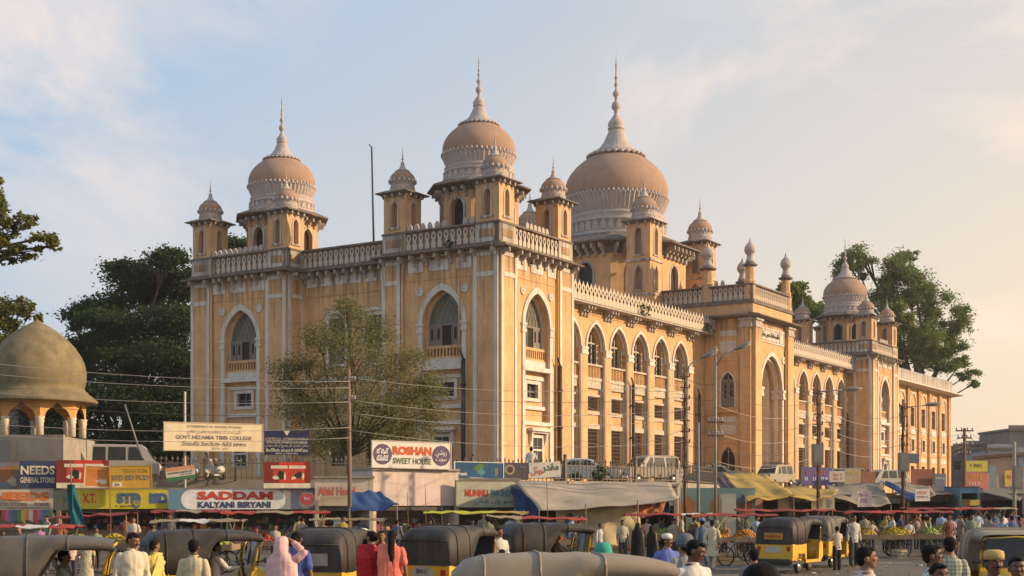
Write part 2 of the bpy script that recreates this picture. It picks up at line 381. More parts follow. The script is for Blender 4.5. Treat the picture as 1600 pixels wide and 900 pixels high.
def tower_face(M, L=9.1, ac=4.55, piers=((0, 1.85), (7.25, 9.1)), medal=True):
    """two-storey bay with a tall arched recess"""
    w = 3.15; zb = 7.3; zs = 13.6; za = 15.75
    m = MB(); m.facade([(0, 3), (L, 3), (L, 18.1), (0, 18.1)], [arch(ac, w, zb, zs, za)], 0, .4, 0)
    m.c = 0
    # sunk back wall of the recess with its window openings
    m.facade([(ac-w/2-.1, zb-.1), (ac+w/2+.1, zb-.1), (ac+w/2+.1, za+.3), (ac-w/2-.1, za+.3)],
             [arch(ac, w-.26, 12.2, zs, za-.16), [(ac-.72, 8.9), (ac+.72, 8.9), (ac+.72, 9.85), (ac-.72, 9.85)]], .4, .35, 0, 1)
    m.box(0, .75, 3, L, .8, 18.1, 0)
    obj('wall', m, [OR, WH], B, M)
    t = MB(); t.c = 0
    archring(t, ac, w+.62, w-.02, zb-.4, zs, za+.42, za-.01, -.09, .05)
    for s_ in (-1, 1):
        x = ac+s_*(w/2+.16); t.box(x-.24, -.15, zs-.55, x+.24, .05, zs-.35); t.box(x-.20, -.12, zs-.34, x+.20, .05, zs-.1); t.box(x-.26, -.17, zs-.1, x+.26, .05, zs+.06)
        t.box(x-.2, -.11, zb-3.4, x+.2, .02, zb-.4)
    t.box(ac-w/2-.3, -.14, 10.62, ac+w/2+.3, .39, 10.9); t.box(ac-w/2, .2, 10.9, ac+w/2, .395, 11.35)
    t.box(ac-w/2, .3, 10.1, ac+w/2, .396, 10.35); t.box(ac-w/2, .22, 8.15, ac+w/2, .397, 8.4); t.box(ac-w/2-.3, -.12, 7.1, ac+w/2+.3, .398, 7.35)
    t.facade([(ac-.95, 8.7), (ac+.95, 8.7), (ac+.95, 10.05), (ac-.95, 10.05)], [[(ac-.7, 8.92), (ac+.7, 8.92), (ac+.7, 9.83), (ac-.7, 9.83)]], .31, .12)
    t.box(ac-w/2, .33, 8.4, ac-w/2+.22, .394, 10.1); t.box(ac+w/2-.22, .33, 8.4, ac+w/2, .394, 10.1)
    for x0, x1 in ((2.05, 3.25), (3.75, 5.35), (5.85, 7.05)): t.box(x0, -.05, 17.0, x1, .02, 17.7)
    obj('trim', t, [WH], B, M)
    # thin sunk line round the arch
    q = MB(); q.box(2.15, -.03, 16.45, 6.95, .0, 16.5); q.box(2.15, -.03, 7, 2.2, .0, 16.45); q.box(6.9, -.03, 7, 6.95, 0, 16.45)
    obj('moulding', q, [DK if False else OR], B, M)
    if medal:
        for x in (ac-1.75, ac+1.75):
            k = MB(Matrix.Translation((x, 0, 15.72)) @ Matrix.Rotation(R(90), 4, 'X'))
            k.lathe([(.30, 0), (.30, .07), (.22, .07), (.20, .04), (.10, .05), (.07, .09), (0, .09)], 16)
            obj('medallion', k, [WH], B, M)
    obj('window', cached('towin', lambda: tower_window_mesh(w-.26, 12.2, zs, za-.16)), parent=B, M=M @ Matrix.Translation((ac, .42, 0)))
    k = MB(); k.box(ac-.72, .66, 8.9, ac+.72, .7, 9.85, 1); k.box(ac-.72, .55, 8.9, ac-.66, .66, 9.85); k.box(ac+.66, .55, 8.9, ac+.72, .66, 9.85); k.box(ac-.03, .55, 8.9, ac+.03, .66, 9.85); k.box(ac-.72, .55, 9.3, ac+.72, .65, 9.36)
    obj('small_window', k, [WD, GLS], B, M)
    # pierced apron under the window
    k = MB(); k.box(ac-w/2, .26, 12.02, ac+w/2, .4, 12.2); k.box(ac-w/2, .26, 11.35, ac+w/2, .4, 11.5)
    for x in span(ac-w/2, ac+w/2, 12): k.box(x-.05, .28, 11.5, x+.05, .39, 12.02, 0)
    k.box(ac-w/2, .385, 11.5, ac+w/2, .41, 12.02, 1)
    obj('window_apron', k, [OR, LAT], B, M)
    hood_window(M, ac, 4.6, 6.3, 1.15)
    for a, b in piers: pier(M, a, b)
    return

# profile of the domes, for a radius of 2.45 (r, z) with z=0 at the foot of the base
BASE = [(2.5, 0), (2.52, .12), (2.38, .16), (2.36, .22), (2.30, .62), (2.40, .66), (2.40, .74), (2.22, .80), (2.3, .95), (2.34, 1.05), (2.2, 1.12)]
PET = [(2.16, 1.1), (2.20, 1.2), (2.46, 1.80), (2.50, 1.86), (2.50, 1.92), (2.40, 1.94)]
SPH = [(2.40, 1.92), (2.44, 2.1), (2.455, 2.3), (2.43, 2.55), (2.34, 2.85), (2.17, 3.15), (1.93, 3.43), (1.62, 3.70), (1.3, 3.92), (1.1, 4.04)]
SPI0 = [(1.32, 3.98), (1.34, 4.06), (1.12, 4.14), (1.13, 4.20), (.93, 4.26), (.76, 4.42), (.58, 4.66), (.46, 4.92), (.37, 5.2), (.34, 5.28), (.40, 5.30), (.40, 5.36), (.34, 5.40), (.40, 5.5), (.37, 5.62), (.24, 5.80),
       (.11, 5.95), (.08, 6.02), (.12, 6.05), (.08, 6.09), (.2, 6.17), (.22, 6.28), (.18, 6.38), (.07, 6.46), (.06, 6.52), (.10, 6.54), (.06, 6.57), (.15, 6.66), (.16, 6.74), (.12, 6.82), (.05, 6.88), (.05, 6.98), (.11, 7.06), (.05, 7.14), (.045, 7.24), (.09, 7.3), (.04, 7.38), (.035, 7.7), (.06, 7.76), (.02, 7.84), (.0, 8.3)]
SPI = [(max(r, .028) if 6 < z < 8.2 else r, z if z < 5.8 else 5.8+(z-5.8)*1.28) for r, z in SPI0]
def dome_mesh(kind, n=96, s=1.0, zk=1.0):
    m = MB()
    fl = n//2
    if kind == 'dome': m.lathe([(r*s, z*s*zk) for r, z in SPH], 48)
    if kind == 'petal_band':
        m.lathe([(r*s, z*s*zk) for r, z in PET], n, mod=lambda r, a, z, i: r*(1.0 + (.012 if i % 2 else -.018)*(1 if z > 1.15*s*zk else 0)), sm=False, cap=False)
        k = fl
        for i in range(k):            # scalloped upper lip
            a = 2*math.pi*i/k; w = 2*math.pi*2.45*s/k*.36
            m.ell((2.46*s*math.cos(a), 2.46*s*math.sin(a), 1.94*s*zk), (w, w, w*1.25), 6, 4)
    if kind == 'base_ring':
        m.lathe([(r*s, z*s*zk) for r, z in BASE], 48, cap=False)
        k = max(12, fl//2+4)
        for i in range(k):            # leaf shapes standing round the base
            a = 2*math.pi*(i+.5)/k; w = 2*math.pi*2.35*s/k*.36
            mm = Matrix.Rotation(a, 4, 'Z') @ Matrix.Translation((2.33*s, 0, 0)); m.M = mm @ Matrix.Rotation(R(90), 4, 'Z')
            m.prism([(-w, .2*s*zk), (w, .2*s*zk), (w*1.05, .42*s*zk), (w*.5, .58*s*zk), (0, .64*s*zk), (-w*.5, .58*s*zk), (-w*1.05, .42*s*zk)], -.07*s, .05*s); m.M = Matrix()
    if kind == 'finial':
        m.lathe([(r*s, z*s*zk) for r, z in SPI], 48, mod=lambda r, a, z, i: r*(1.0+(.045 if i % 2 else -.045)) if 4.0*s*zk < z < 5.15*s*zk else r)
        k = 28
        for i in range(k):
            a = 2*math.pi*i/k; m.ell((1.33*s*math.cos(a), 1.33*s*math.sin(a), 4.0*s*zk), (.11*s, .11*s, .09*s), 6, 4)
    return m.mesh(kind, [DM if kind == 'dome' else PT])
def dome(parent, x, y, z, s, n=96, zk=1.0):
    M = Matrix.Translation((x, y, z)); key = (s, n, zk)
    d = obj('dome', cached(('d',)+key, lambda: dome_mesh('dome', n, s, zk)), parent=parent, M=M)
    if parent is B:
        for k in ('petal_band', 'base_ring', 'finial'): obj(k, cached((k,)+key, lambda k=k: dome_mesh(k, n, s, zk)), parent=d)
    else:
        for k in ('petal_band', 'base_ring', 'finial'): obj(k, cached((k,)+key, lambda k=k: dome_mesh(k, n, s, zk)), parent=parent, M=M)
    return d
def poly(n, ap, rot=0): rr = ap/math.cos(math.pi/n); return [(rr*math.cos(rot+math.pi/n+2*math.pi*i/n), rr*math.sin(rot+math.pi/n+2*math.pi*i/n)) for i in range(n)]
def drumwall(m, n, ap, z0, z1, ww, wz0, wzs, wza, skip=()):
    """polygonal drum with an arched opening in each side; 0 wall 1 trim 2 dark"""
    side = 2*ap*math.tan(math.pi/n)
    for i in range(n):
        M0 = m.M; m.M = M0 @ Matrix.Rotation(2*math.pi*i/n, 4, 'Z') @ Matrix.Translation((0, -ap, 0))
        h = arch(0, ww, wz0, wzs, wza, 6)
        m.facade([(-side/2, z0), (side/2, z0), (side/2, z1), (-side/2, z1)], [h], 0, .35, 0, edge=False)
        t = .16*min(1, ww/.8)+.02
        archring(m, 0, ww+2*t, ww, wz0, wzs, wza+t*1.2, wza, -.05, .03, 1)
        m.box(-ww/2-t-.1, -.09, wz0-.14, ww/2+t+.1, .02, wz0, 1)
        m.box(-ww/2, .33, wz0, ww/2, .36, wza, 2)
        m.M = M0
def chatri(x, y, z0=19.7, z1=22.3, hw=.88, s=.345, n=32, mid=None, zk=1.0, dark=2):
    """square corner turret with niches, eave and little ribbed dome"""
    m = MB(); 
    if mid is None: drumwall(m, 4, hw, z0-1.0, z1, .50, z0+.45, z1-.85, z1-.4)
    else:
        drumwall(m, 4, hw, mid, z1, .62, mid+.5, z1-1.0, z1-.45); drumwall(m, 4, hw+.004, z0-2.2, mid, .62, z0+.4, mid-1.1, mid-.5)
        m.box(-hw-.12, -hw-.12, mid-.1, hw+.12, hw+.12, mid+.08, 1)
    m.box(-hw-.06, -hw-.06, z0-.1, hw+.06, hw+.06, z0+.1, 1)
    m.box(-hw+.02, -hw+.02, z1-.5, hw-.02, hw-.02, z1-.1, 0)
    t = obj('turret', m, [ORU, WH, PK], B, Matrix.Translation((x, y, 0)))
    e = MB(); k = hw+.42
    e.loft([[(sx*q, sy*q, z) for sx, sy in ((-1,-1),(1,-1),(1,1),(-1,1))] for q, z in ((hw-.1, z1-.12), (hw+.1, z1-.1), (hw+.14, z1+.02), (k, z1+.10), (k, z1+.17), (hw+.1, z1+.30), (hw-.2, z1+.42))], 0, False, True, True)
    for i in range(4):
        M0 = Matrix.Rotation(i*math.pi/2, 4, 'Z'); e.M = M0
        for q in (-.7, 0, .7): e.prismx([(-hw, z1), (-hw-.3, z1+.05), (-hw-.26, z1-.14), (-hw-.1, z1-.2), (-hw, z1-.4)], q*hw-.06, q*hw+.06, 1)
        e.M = Matrix()
    obj('eave', e, [DK, GR], t)
    dome(t, 0, 0, z1+.34, s, n, zk)
    return t
def main_dome(x, y):
    """octagonal arched drum with a broad eave and the big dome of a corner tower"""
    m = MB(Matrix.Translation((x, y, 0))); drumwall(m, 8, 2.5, 17.5, 22.9, .92, 20.2, 21.4, 22.05)
    m.prismz(poly(8, 2.45), 22.3, 22.9, 0)
    obj('drum', m, [ORU, WH, VOID], B)
    e = MB(Matrix.Translation((x, y, 0)))
    e.loft([[(p[0], p[1], z) for p in poly(8, q)] for q, z in ((2.45, 22.5), (2.62, 22.55), (2.66, 22.75), (3.3, 22.9), (3.3, 23.0), (2.8, 23.22), (2.3, 23.45))], 0, False, True, True)
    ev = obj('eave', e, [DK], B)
    for i in range(8):
        for q in (-.7, 0, .7):
            obj('bracket', cached('bra', bracket_mesh), parent=ev, M=Matrix.Translation((x, y, 0)) @ Matrix.Rotation(2*math.pi*i/8, 4, 'Z') @ Matrix.Translation((q, -2.5, 22.72)) @ Matrix.Diagonal((.8, .9, .75, 1)))
    dome(B, x, y, 23.36, 1.0, 96)

# --- corner tower, left bay, far tower
L1 = 9.1
merl_all = [2.2+.42*i for i in range(12)]
def block(x0, y0, x1, y1, z1=18.1, ins=.78, hide=()):
    m = MB(); m.box(x0+ins, y0+ins, 3, x1, y1, z1); return m
core = MB(); core.box(.78, .78, 3, L1, L1, 18.3); core.box(2.4, L1, 3, 10, 17.6, 18.3); core.box(.78, 17.5, 3, 10, 26.6, 18.3)
core.box(9.0, 3.6, 3, 37.5, 12, 16.6); core.box(75.98, .78, 3, 84.6, 9, 18.3); core.box(46, 3.6, 3, 75.3, 12, 16.6)
core.box(L1, 3.0, 3, L1+.01, 9, 18.3)
core.box(8.6, .06, 3, L1-.002, 9, 18.3); core.box(.78, 9.0, 3, 8.9, L1+.0, 18.3)
obj('core_wall', core, [OR], B)
def tower(x, y, left=True):
    tower_face(FR(x, y), 9.1, 4.55)
    if left: tower_face(FL(x, y+9.1), 9.1, 4.75, ((0, 1.5), (7.25, 9.1)))
    br = [.2, 1.7, 2.6, 3.6, 4.55, 5.5, 6.5, 7.4, 8.9]
    cornice(FR(x, y), 9.1, xs=br); cornice(FL(x, y+9.1), 9.1, xs=br, e0=-.75+.25 if False else .5, e1=-.12)
    parapet(FR(x-.05, y-.05), 9.2, merl=[3.6+.5*i for i in range(6)])
    parapet(FL(x-.05, y+9.15), 9.2-.0, merl=[2.1+.55*i for i in range(11) if i not in (6, 7)])
    for dx, dy in ((.9, .9), (8.2, .9), (.9, 8.2)): chatri(x+dx, y+dy)
    main_dome(x+4.55, y+4.55)
tower(0, 0)
# left bay: only its left-hand face and the short return next to the recessed wall
tower_face(FL(0, 26.6), 9.1, 4.75)
m = MB(); m.box(0.005, 17.5, 3, 1.7, 18.3, 18.1); obj('return_wall', m, [OR], B)
pier(FR(0, 17.5), .0, 1.6)
cornice(FL(0, 26.6), 9.1, xs=[.25, 1.75, 2.7, 3.25, 4.2, 4.9, 5.8, 6.4, 7.35, 8.85], e1=.5); cornice(FR(0, 17.5), 1.6, xs=[.3, 1.4], e0=-.14, e1=-.6)
parapet(FL(-.05, 26.65), 9.2, merl=[2.1+.5*i for i in range(10)]); parapet(FR(-.05, 17.45), 1.7, ends=(1.69, 0), nb=0)
for dx, dy in ((.9, 18.4), (.9, 25.7)): chatri(dx, dy)
main_dome(4.55, 22.05)
# recessed wall between the two left bays
M = FL(1.6, 17.5)
m = MB(); m.facade([(0, 3), (8.4, 3), (8.4, 18.1), (0, 18.1)], [[(2.4, 11.6), (3.9, 11.6), (3.9, 14.8), (2.4, 14.8)], [(5.6, 11.6), (7.1, 11.6), (7.1, 14.8), (5.6, 14.8)], [(2.5, 4.6), (3.8, 4.6), (3.8, 6.8), (2.5, 6.8)], [(5.7, 4.6), (7, 4.6), (7, 6.8), (5.7, 6.8)]], 0, .5)
m.box(.6, -.05, 16.4, 7.9, .0, 16.5); m.box(0, .5, 3, 8.4, .6, 18.1)
obj('wall', m, [OR], B, M)
for xc in (3.15, 6.35):
    k = MB(); k.facade([(xc-.95, 11.4), (xc+.95, 11.4), (xc+.95, 15.1), (xc-.95, 15.1)], [[(xc-.72, 11.62), (xc+.72, 11.62), (xc+.72, 14.78), (xc-.72, 14.78)]], -.07, .09, 0)
    k.box(xc-1.1, -.2, 15.1, xc+1.1, 0, 15.3, 0); k.box(xc-.75, .3, 11.6, xc+.75, .34, 14.8, 2); n0 = len(k.mi); shutters(k, xc-.75, xc+.75, 11.6, 14.8, .18, 2)
    for i in range(n0, len(k.mi)): k.mi[i] = 1 if k.mi[i] else 3
    obj('window', k, [WH, GLS, GLS, WD], B, M)
    k = MB(); k.box(xc-.7, .25, 4.6, xc+.7, .3, 6.8, 1); k.box(xc-.03, .15, 4.6, xc+.03, .25, 6.8); k.box(xc-.7, .15, 5.9, xc+.7, .24, 5.97); obj('small_window', k, [WD, GLS], B, M)
t = MB()
for x in span(.3, 8.1, 6): k = MB(); k.box(x-.5, -.05, 17.1, x+.5, .02, 17.7); obj('frieze_panel', k, [WH], B, M)
t.box(0, -.06, 10.4, 8.4, .02, 10.7)
obj('trim', t, [WH], B, M)
cornice(M, 8.4, xs=span(0, 8.4, 11), e0=-.62, e1=-.02); parapet(FL(1.55, 17.5), 8.4, ends=(0, 0))
# --- arcaded wings
def wing_windows():
    m = MB(); w = 2.3; zs, za = 13.45, 15.1; z0 = 12.35
    m.prism(arch(0, w, z0, zs, za), .34, .38, 2)
    m.box(-w/2, .16, z0+1.55, w/2, .26, z0+1.68, 0)
    for x in (-w/2+.04, -.42, .42, w/2-.04): m.box(x-.05, .18, z0, x+.05, .27, z0+1.55 if abs(x) > 1 else za-.5, 0)
    m.box(-.38, .27, z0, .38, .3, z0+2.5, 1)
    m.facade([(-w/2+.1, z0), (-.45, z0), (-.45, z0+1.5), (-w/2+.1, z0+1.5)], [[(-w/2+.22, z0+.12), (-.57, z0+.12), (-.57, z0+.5), (-w/2+.22, z0+.5)], [(-w/2+.22, z0+.62), (-.57, z0+.62), (-.57, z0+1.0), (-w/2+.22, z0+1.0)], [(-w/2+.22, z0+1.1), (-.57, z0+1.1), (-.57, z0+1.4), (-w/2+.22, z0+1.4)]], .22, .04, 0)
    m.box(-w/2+.15, .28, z0, -.45, .3, z0+1.5, 1)
    for k in range(5): 
        a = math.pi*(k+1)/6; m.tube([(0, .32, z0+1.65), (1.05*math.cos(a), .32, z0+1.65+1.2*math.sin(a))], .03, 4, 0)
    return m.mesh('window', [WDL, VOID, TRG])
def shutter_leaf(seed):
    m = MB(); w, h = .72, 1.5
    m.facade([(0, 0), (w, 0), (w, h), (0, h)], [[(.12, .12), (w-.12, .12), (w-.12, .45), (.12, .45)], [(.12, .58), (w-.12, .58), (w-.12, .92), (.12, .92)], [(.12, 1.05), (w-.12, 1.05), (w-.12, 1.38), (.12, 1.38)]], 0, .05, 0)
    return m.mesh('shutter', [WDL])
def bay_trim(w):
    t = MB(); zs = 13.45
    t.box(-w/2, .36, 11.1, w/2, .60, 11.35); t.box(-w/2, .42, 10.55, w/2, .605, 11.12)
    t.box(-w/2, .3, 12.2, w/2, .604, 12.34)
    for zz in ((9.95, 10.12), (8.6, 8.85), (7.55, 7.9)): t.box(-w/2, .50, zz[0], w/2, .603, zz[1])
    for s_ in (-1, 1): t.box(s_*w/2, .38, 3.2, s_*(w/2-.16), .602, 10.5)
    for x in span(-w/2, w/2, 11): t.box(x-.045, .42, 11.35, x+.045, .58, 12.2, 1)
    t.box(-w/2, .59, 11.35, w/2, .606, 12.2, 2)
    return t.mesh('window_apron', [WT, OR, VOID])
def grille():
    m = MB(); w = 2.1
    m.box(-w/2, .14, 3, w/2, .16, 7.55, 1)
    for x in span(-w/2, w/2, 9): m.box(x-.03, .0, 3, x+.03, .06, 7.55)
    for z in span(3, 7.5, 15): m.box(-w/2, -.01, z-.03, w/2, .05, z+.03)
    return m.mesh('grille', [LAT, VOID])
def louvre():
    m = MB(); w = 2.1
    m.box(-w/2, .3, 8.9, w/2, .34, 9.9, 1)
    for z in span(8.9, 9.9, 7): m.prismx([(0.02, z-.05), (.16, z+.03), (.16, z+.05), (.02, z-.03)], -w/2, w/2, 0)
    return m.mesh('louvred_window', [LAT, VOID])
REC = 2.7
def wing(x0, x1, centres, seedo):
    M = FR(x0, REC); L = x1-x0; w = 2.8; RD = .36
    zs, za, zt = 13.45, 15.35, 16.5
    m = MB(); m.facade([(0, 3), (L, 3), (L, zt), (0, zt)], [arch(c-x0, w, 3.05, zs, za) for c in centres], 0, RD, 0)
    for c in centres:
        q = c-x0
        m.facade([(q-w/2-.1, 3), (q+w/2+.1, 3), (q+w/2+.1, za+.2), (q-w/2-.1, za+.2)], [arch(q, 2.3, 12.35, zs, 15.1), [(q-1.05, 8.9), (q+1.05, 8.9), (q+1.05, 9.9), (q-1.05, 9.9)], [(q-1.05, 3.05), (q+1.05, 3.05), (q+1.05, 7.5), (q-1.05, 7.5)]], RD, .42, 0, edge=False)
    m.box(0, .93, 3, L, 1.0, zt, 0)
    obj('wall', m, [OR], B, M)
    t = MB()
    for c in centres:
        q = c-x0; archring(t, q, w+.34, w-.04, zs-.1, zs, za+.26, za-.01, -.10, .05)
        archring(t, q, w+.02, w-.22, zs-.1, zs, za-.05, za-.2, .14, .3)
    edges = [centres[0]-3.7/2-x0] + [(a+b)/2-x0 for a, b in zip(centres, centres[1:])] + [centres[-1]+3.8/2-x0]
    obj('trim', t, [WH], B, M)
    for e in edges:
        if e < .3 or e > L-.2: continue
        k = MB(Matrix.Translation((e, 0, 0))); h = .38
        k.box(-h, -.12, 3, h, .02, zs-.5, 0); k.box(-h-.1, -.2, zs-.12, h+.1, .1, zs+.04, 1); k.box(-h-.06, -.16, zs-.34, h+.06, .08, zs-.12, 1); k.box(-h-.1, -.19, zs-.5, h+.1, .08, zs-.34, 1)
        for s_ in (-1, 1): k.lathe([(.13, 3.2), (.13, zs-.6), (.16, zs-.55), (.12, zs-.5)], 10, s_*(h+.06), .02, mi=1)
        obj('pilaster', k, [OR, WH], B, M)
    for i, c in enumerate(centres):
        q = c-x0; T = M @ Matrix.Translation((q, RD+.04, 0))
        wn_ = obj('window', cached('wwin', wing_windows), parent=B, M=T)
        for sx, an in ((.40, rnd.choice((20, 35, 60))), ):
            obj('shutter', cached('leaf', lambda: shutter_leaf(0)), parent=wn_, M=Matrix.Translation((sx+.72, -.0, 12.36)) @ Matrix.Rotation(R(180+an), 4, 'Z'))
        obj('window_apron', cached('apr', lambda: bay_trim(w-.1)), parent=B, M=M @ Matrix.Translation((q, RD-.61, 0)))
        obj('grille', cached('gri', grille), parent=B, M=T @ Matrix.Translation((0, .05, 0)))
        obj('louvred_window', cached('lou', louvre), parent=B, M=T)
    # eave with groups of brackets, crest of spear-shaped pieces
    e = MB(); e.prismx([(.1, zt+.18), (-.95, zt+.06), (-.95, zt-.04), (-.8, zt-.08), (.1, zt-.02)], 0, L); e.box(0, -.05, zt-.55, L, .02, zt-.45, 1)
    ev = obj('eave', e, [GR, OR], B, M)
    for q in edges:
        if q < .2 or q > L: continue
        for d in (-.45, 0, .45): obj('bracket', cached('bra', bracket_mesh), parent=ev, M=Matrix.Translation((q+d, -.02, zt-.04)) @ Matrix.Diagonal((.9, 1.15, .95, 1)))
    bk = MB(); bk.box(0, .05, zt+.05, L, .2, zt+.95)
    p = obj('parapet', bk, [PK], B, FR(x0, REC-.75))
    n = int(L/.58)
    for x in span(0, L, n):
        o = obj('crest', cached('cre', crest_mesh), parent=p, M=Matrix.Translation((x, -.09, zt+.13)) @ Matrix.Rotation(rnd.uniform(-.015, .015), 4, 'Y') @ Matrix.Diagonal((L/n/.5, 1, rnd.uniform(.97, 1.03), 1)))
wing(9.1, 37.4, [10.08+3.67*k for k in range(7)], 0)
wing(46.0, 75.3, [49.6+3.87*k for k in range(7)], 1)
# --- far tower
tower_face(FR(75.2, 0), 9.4, 4.7, ((0, 1.85), (7.55, 9.4)))
m = MB(); m.box(75.205, .79, 3, 76.0, 9, 18.1); obj('return_wall', m, [OR], B)
pier(FL(75.2, 1.95), 0, 1.95)
br = [.25, 1.75, 2.7, 3.25, 4.2, 4.9, 5.8, 6.4, 7.35, 8.85]
cornice(FR(75.2, 0), 9.4, xs=br); cornice(FL(75.2, 9.1), 9.1, xs=br, e1=-.12)
parapet(FR(75.15, -.05), 9.5, merl=[3.6+.5*i for i in range(6)]); parapet(FL(75.15, 9.15), 9.2)
for dx, dy in ((.9, .9), (8.5, .9), (.9, 8.2), (8.5, 8.2)): chatri(75.2+dx, dy)
main_dome(79.9, 4.55)
# --- end wing
M = FR(84.6, 1.6); Le = 29.5
cs = [2.4+4.75*k for k in range(6)]
m = MB(); m.facade([(0, 3), (Le, 3), (Le, 16.2), (0, 16.2)], [h for q in cs for h in ([(q-.85, 11.3), (q+.85, 11.3), (q+.85, 13.6), (q-.85, 13.6)], [(q-.6, 8.2), (q+.6, 8.2), (q+.6, 9.7), (q-.6, 9.7)], [(q-.75, 3.05), (q+.75, 3.05), (q+.75, 6.4), (q-.75, 6.4)])], 0, .4, 0)
m.box(0, .4, 3, Le, 9, 16.2)
obj('wall', m, [OR], B, M)
t = MB()
for q in cs:
    archring(t, q, 2.9, 2.5, 10.6, 14.0, 15.5, 15.3, -.12, .02); t.box(q-1.0, -.1, 10.3, q+1.0, .02, 11.1); t.facade([(q-.8, 8.0), (q+.8, 8.0), (q+.8, 9.9), (q-.8, 9.9)], [[(q-.58, 8.22), (q+.58, 8.22), (q+.58, 9.68), (q-.58, 9.68)]], -.08, .1)
    t.box(q-1.2, -.08, 6.9, q+1.2, .02, 7.4)
obj('trim', t, [WH], B, M)
for q in [0.2]+[c+2.37 for c in cs]:
    k = MB(); k.box(q-.42, -.3, 3, q-.06, .02, 16.05, 0); k.box(q+.1, -.3, 3, q+.42, .02, 16.05, 0); k.lathe([(.09, 3), (.09, 16)], 6, q+.02, -.12, mi=1); obj('pilaster', k, [OR, PIPE], B, M)
for q in cs:
    k = MB(); k.box(q-.85, .3, 11.3, q+.85, .33, 13.6, 1); 
    for x in (-.85, -.42, 0, .42, .79): k.box(q+x, .18, 11.3, q+x+.06, .3, 13.6)
    k.box(q-.85, .17, 12.9, q+.85, .29, 12.98)
    obj('window', k, [WD, GLS], B, M)
    k = MB(); k.box(q-.6, .3, 8.2, q+.6, .33, 9.7, 1); k.box(q-.03, .2, 8.2, q+.03, .3, 9.7); k.box(q-.6, .2, 8.9, q+.6, .29, 8.96); obj('small_window', k, [WD, GLS], B, M)
    k = MB(); k.box(q-.75, .3, 3, q+.75, .33, 6.4, 1); k.box(q-.04, .2, 3, q+.04, .3, 6.4); obj('doorway', k, [WD, VOID], B, M)
e = MB(); e.prismx([(.3, 16.55), (-1.5, 16.35), (-1.5, 16.2), (.3, 16.0)], 0, Le+1.6); e.box(0, -.3, 16.5, Le, .2, 17.7, 1)
ev = obj('eave', e, [WH, WH], B, M)
k = MB()
for x in span(0, Le, 74): k.box(x-.11, -.4, 16.5, x+.11, -.3, 17.95)
p = obj('parapet_slats', k, [WH], B, M); p['kind'] = 'stuff'

# --- portal block
PX0, PX1, PY = 37.2, 46.2, -1.6
pz = 17.9
core = MB(); core.box(PX0+.5, PY+3.2, 3, PX1, 9.5, pz); core.box(PX0+.5, PY+.5, 3, PX0+1.6, PY+3.4, pz); core.box(PX1-1.6, PY+.5, 3, PX1-.02, PY+3.4, pz)
core.box(PX1-.5, PY+.5, 3, PX1, 9.5, pz)
obj('core_wall', core, [OR], B)
M = FR(PX0, PY); Lp = PX1-PX0; ac = Lp/2
m = MB(); m.facade([(0, 3), (Lp, 3), (Lp, pz), (0, pz)], [arch(ac, 4.9, 3.05, 12.0, 14.9)], 0, 2.9, 0)
m.facade([(ac-2.4, 3), (ac+2.4, 3), (ac+2.4, 15.2), (ac-2.4, 15.2)], [arch(ac, 2.2, 3.05, 6.0, 7.6)], 2.9, .3, 0)
m.box(ac-1.2, 3.19, 3, ac+1.2, 3.22, 8, 2)
obj('portal_wall', m, [OR, WH, VOID], B, M)
t = MB(); archring(t, ac, 5.5, 4.86, 3.1, 12.0, 15.25, 14.88, -.08, .06); archring(t, ac, 4.92, 4.6, 3.1, 12.0, 14.8, 14.55, .3, .7); archring(t, ac, 4.92, 4.4, 3.1, 12.0, 14.7, 14.35, 1.1, 1.7)
for s_ in (-1, 1):
    x = ac+s_*2.55
    for d in (-.12, .5, 1.3): t.box(x-.28, d-.1, 11.2, x+.28, d+.4, 11.45); t.box(x-.33, d-.13, 11.8, x+.33, d+.43, 12.0); t.box(x-.24, d-.06, 11.45, x+.24, d+.36, 11.8)
    t.box(x-.18, 1.0, 3.1, x+.18, 1.4, 10.3)
t.box(ac-2.9, -.07, 15.95, ac+2.9, .02, 17.25)
obj('portal_trim', t, [WH], B, M)
tm = MB(); tm.facade([(ac-2.75, 16.1), (ac+2.75, 16.1), (ac+2.75, 17.1), (ac-2.75, 17.1)], [[(ac-2.65, 16.18), (ac+1.7, 16.18), (ac+1.7, 17.02), (ac-2.65, 17.02)], [(ac+1.8, 16.18), (ac+2.65, 16.18), (ac+2.65, 17.02), (ac+1.8, 17.02)]], -.1, .04)
obj('inscription_frame', tm, [GR], B, M)
k = MB(Matrix.Translation((ac+2.75, 0, 14.7)) @ Matrix.Rotation(R(90), 4, 'X')); k.lathe([(.34, 0), (.34, .08), (.24, .08), (.2, .05), (0, .05)], 16); obj('medallion', k, [WH], B, M)
k = MB(); k.lathe([(.07, 3), (.07, 15.5)], 8, ac+3.05, -.12); obj('drain_pipe', k, [YPIPE], B, M)
def opier(Mx, x0, x1, d=.35):
    k = MB(); k.box(x0, -d, 3, x1, .1, pz-.75, 0); k.box(x0-.08, -d-.08, pz-.95, x1+.08, .1, pz-.75, 1); k.box(x0-.16, -d-.16, pz-.35, x1+.16, .1, pz-.16, 1); k.box(x0-.04, -d-.04, pz-.75, x1+.04, .1, pz-.35, 1); k.box(x0-.05, -d-.05, 3, x1+.05, .1, 4.2, 0)
    return obj('pilaster', k, [OR, GR], B, Mx)
opier(M, 0, 1.35); opier(M, Lp-1.35, Lp)
M2 = FL(PX0, REC-.05); Ls = REC-.05-PY
m = MB(); m.facade([(-5, 3), (Ls, 3), (Ls, pz), (-5, pz)], [arch(2.05, 1.25, 10.2, 12.1, 13.2, 6), arch(2.05, 1.3, 3.05, 5.6, 6.8, 6)], 0, .3, 0); m.box(-5, .3, 3, Ls, .52, pz, 0)
obj('wall', m, [OR], B, M2)
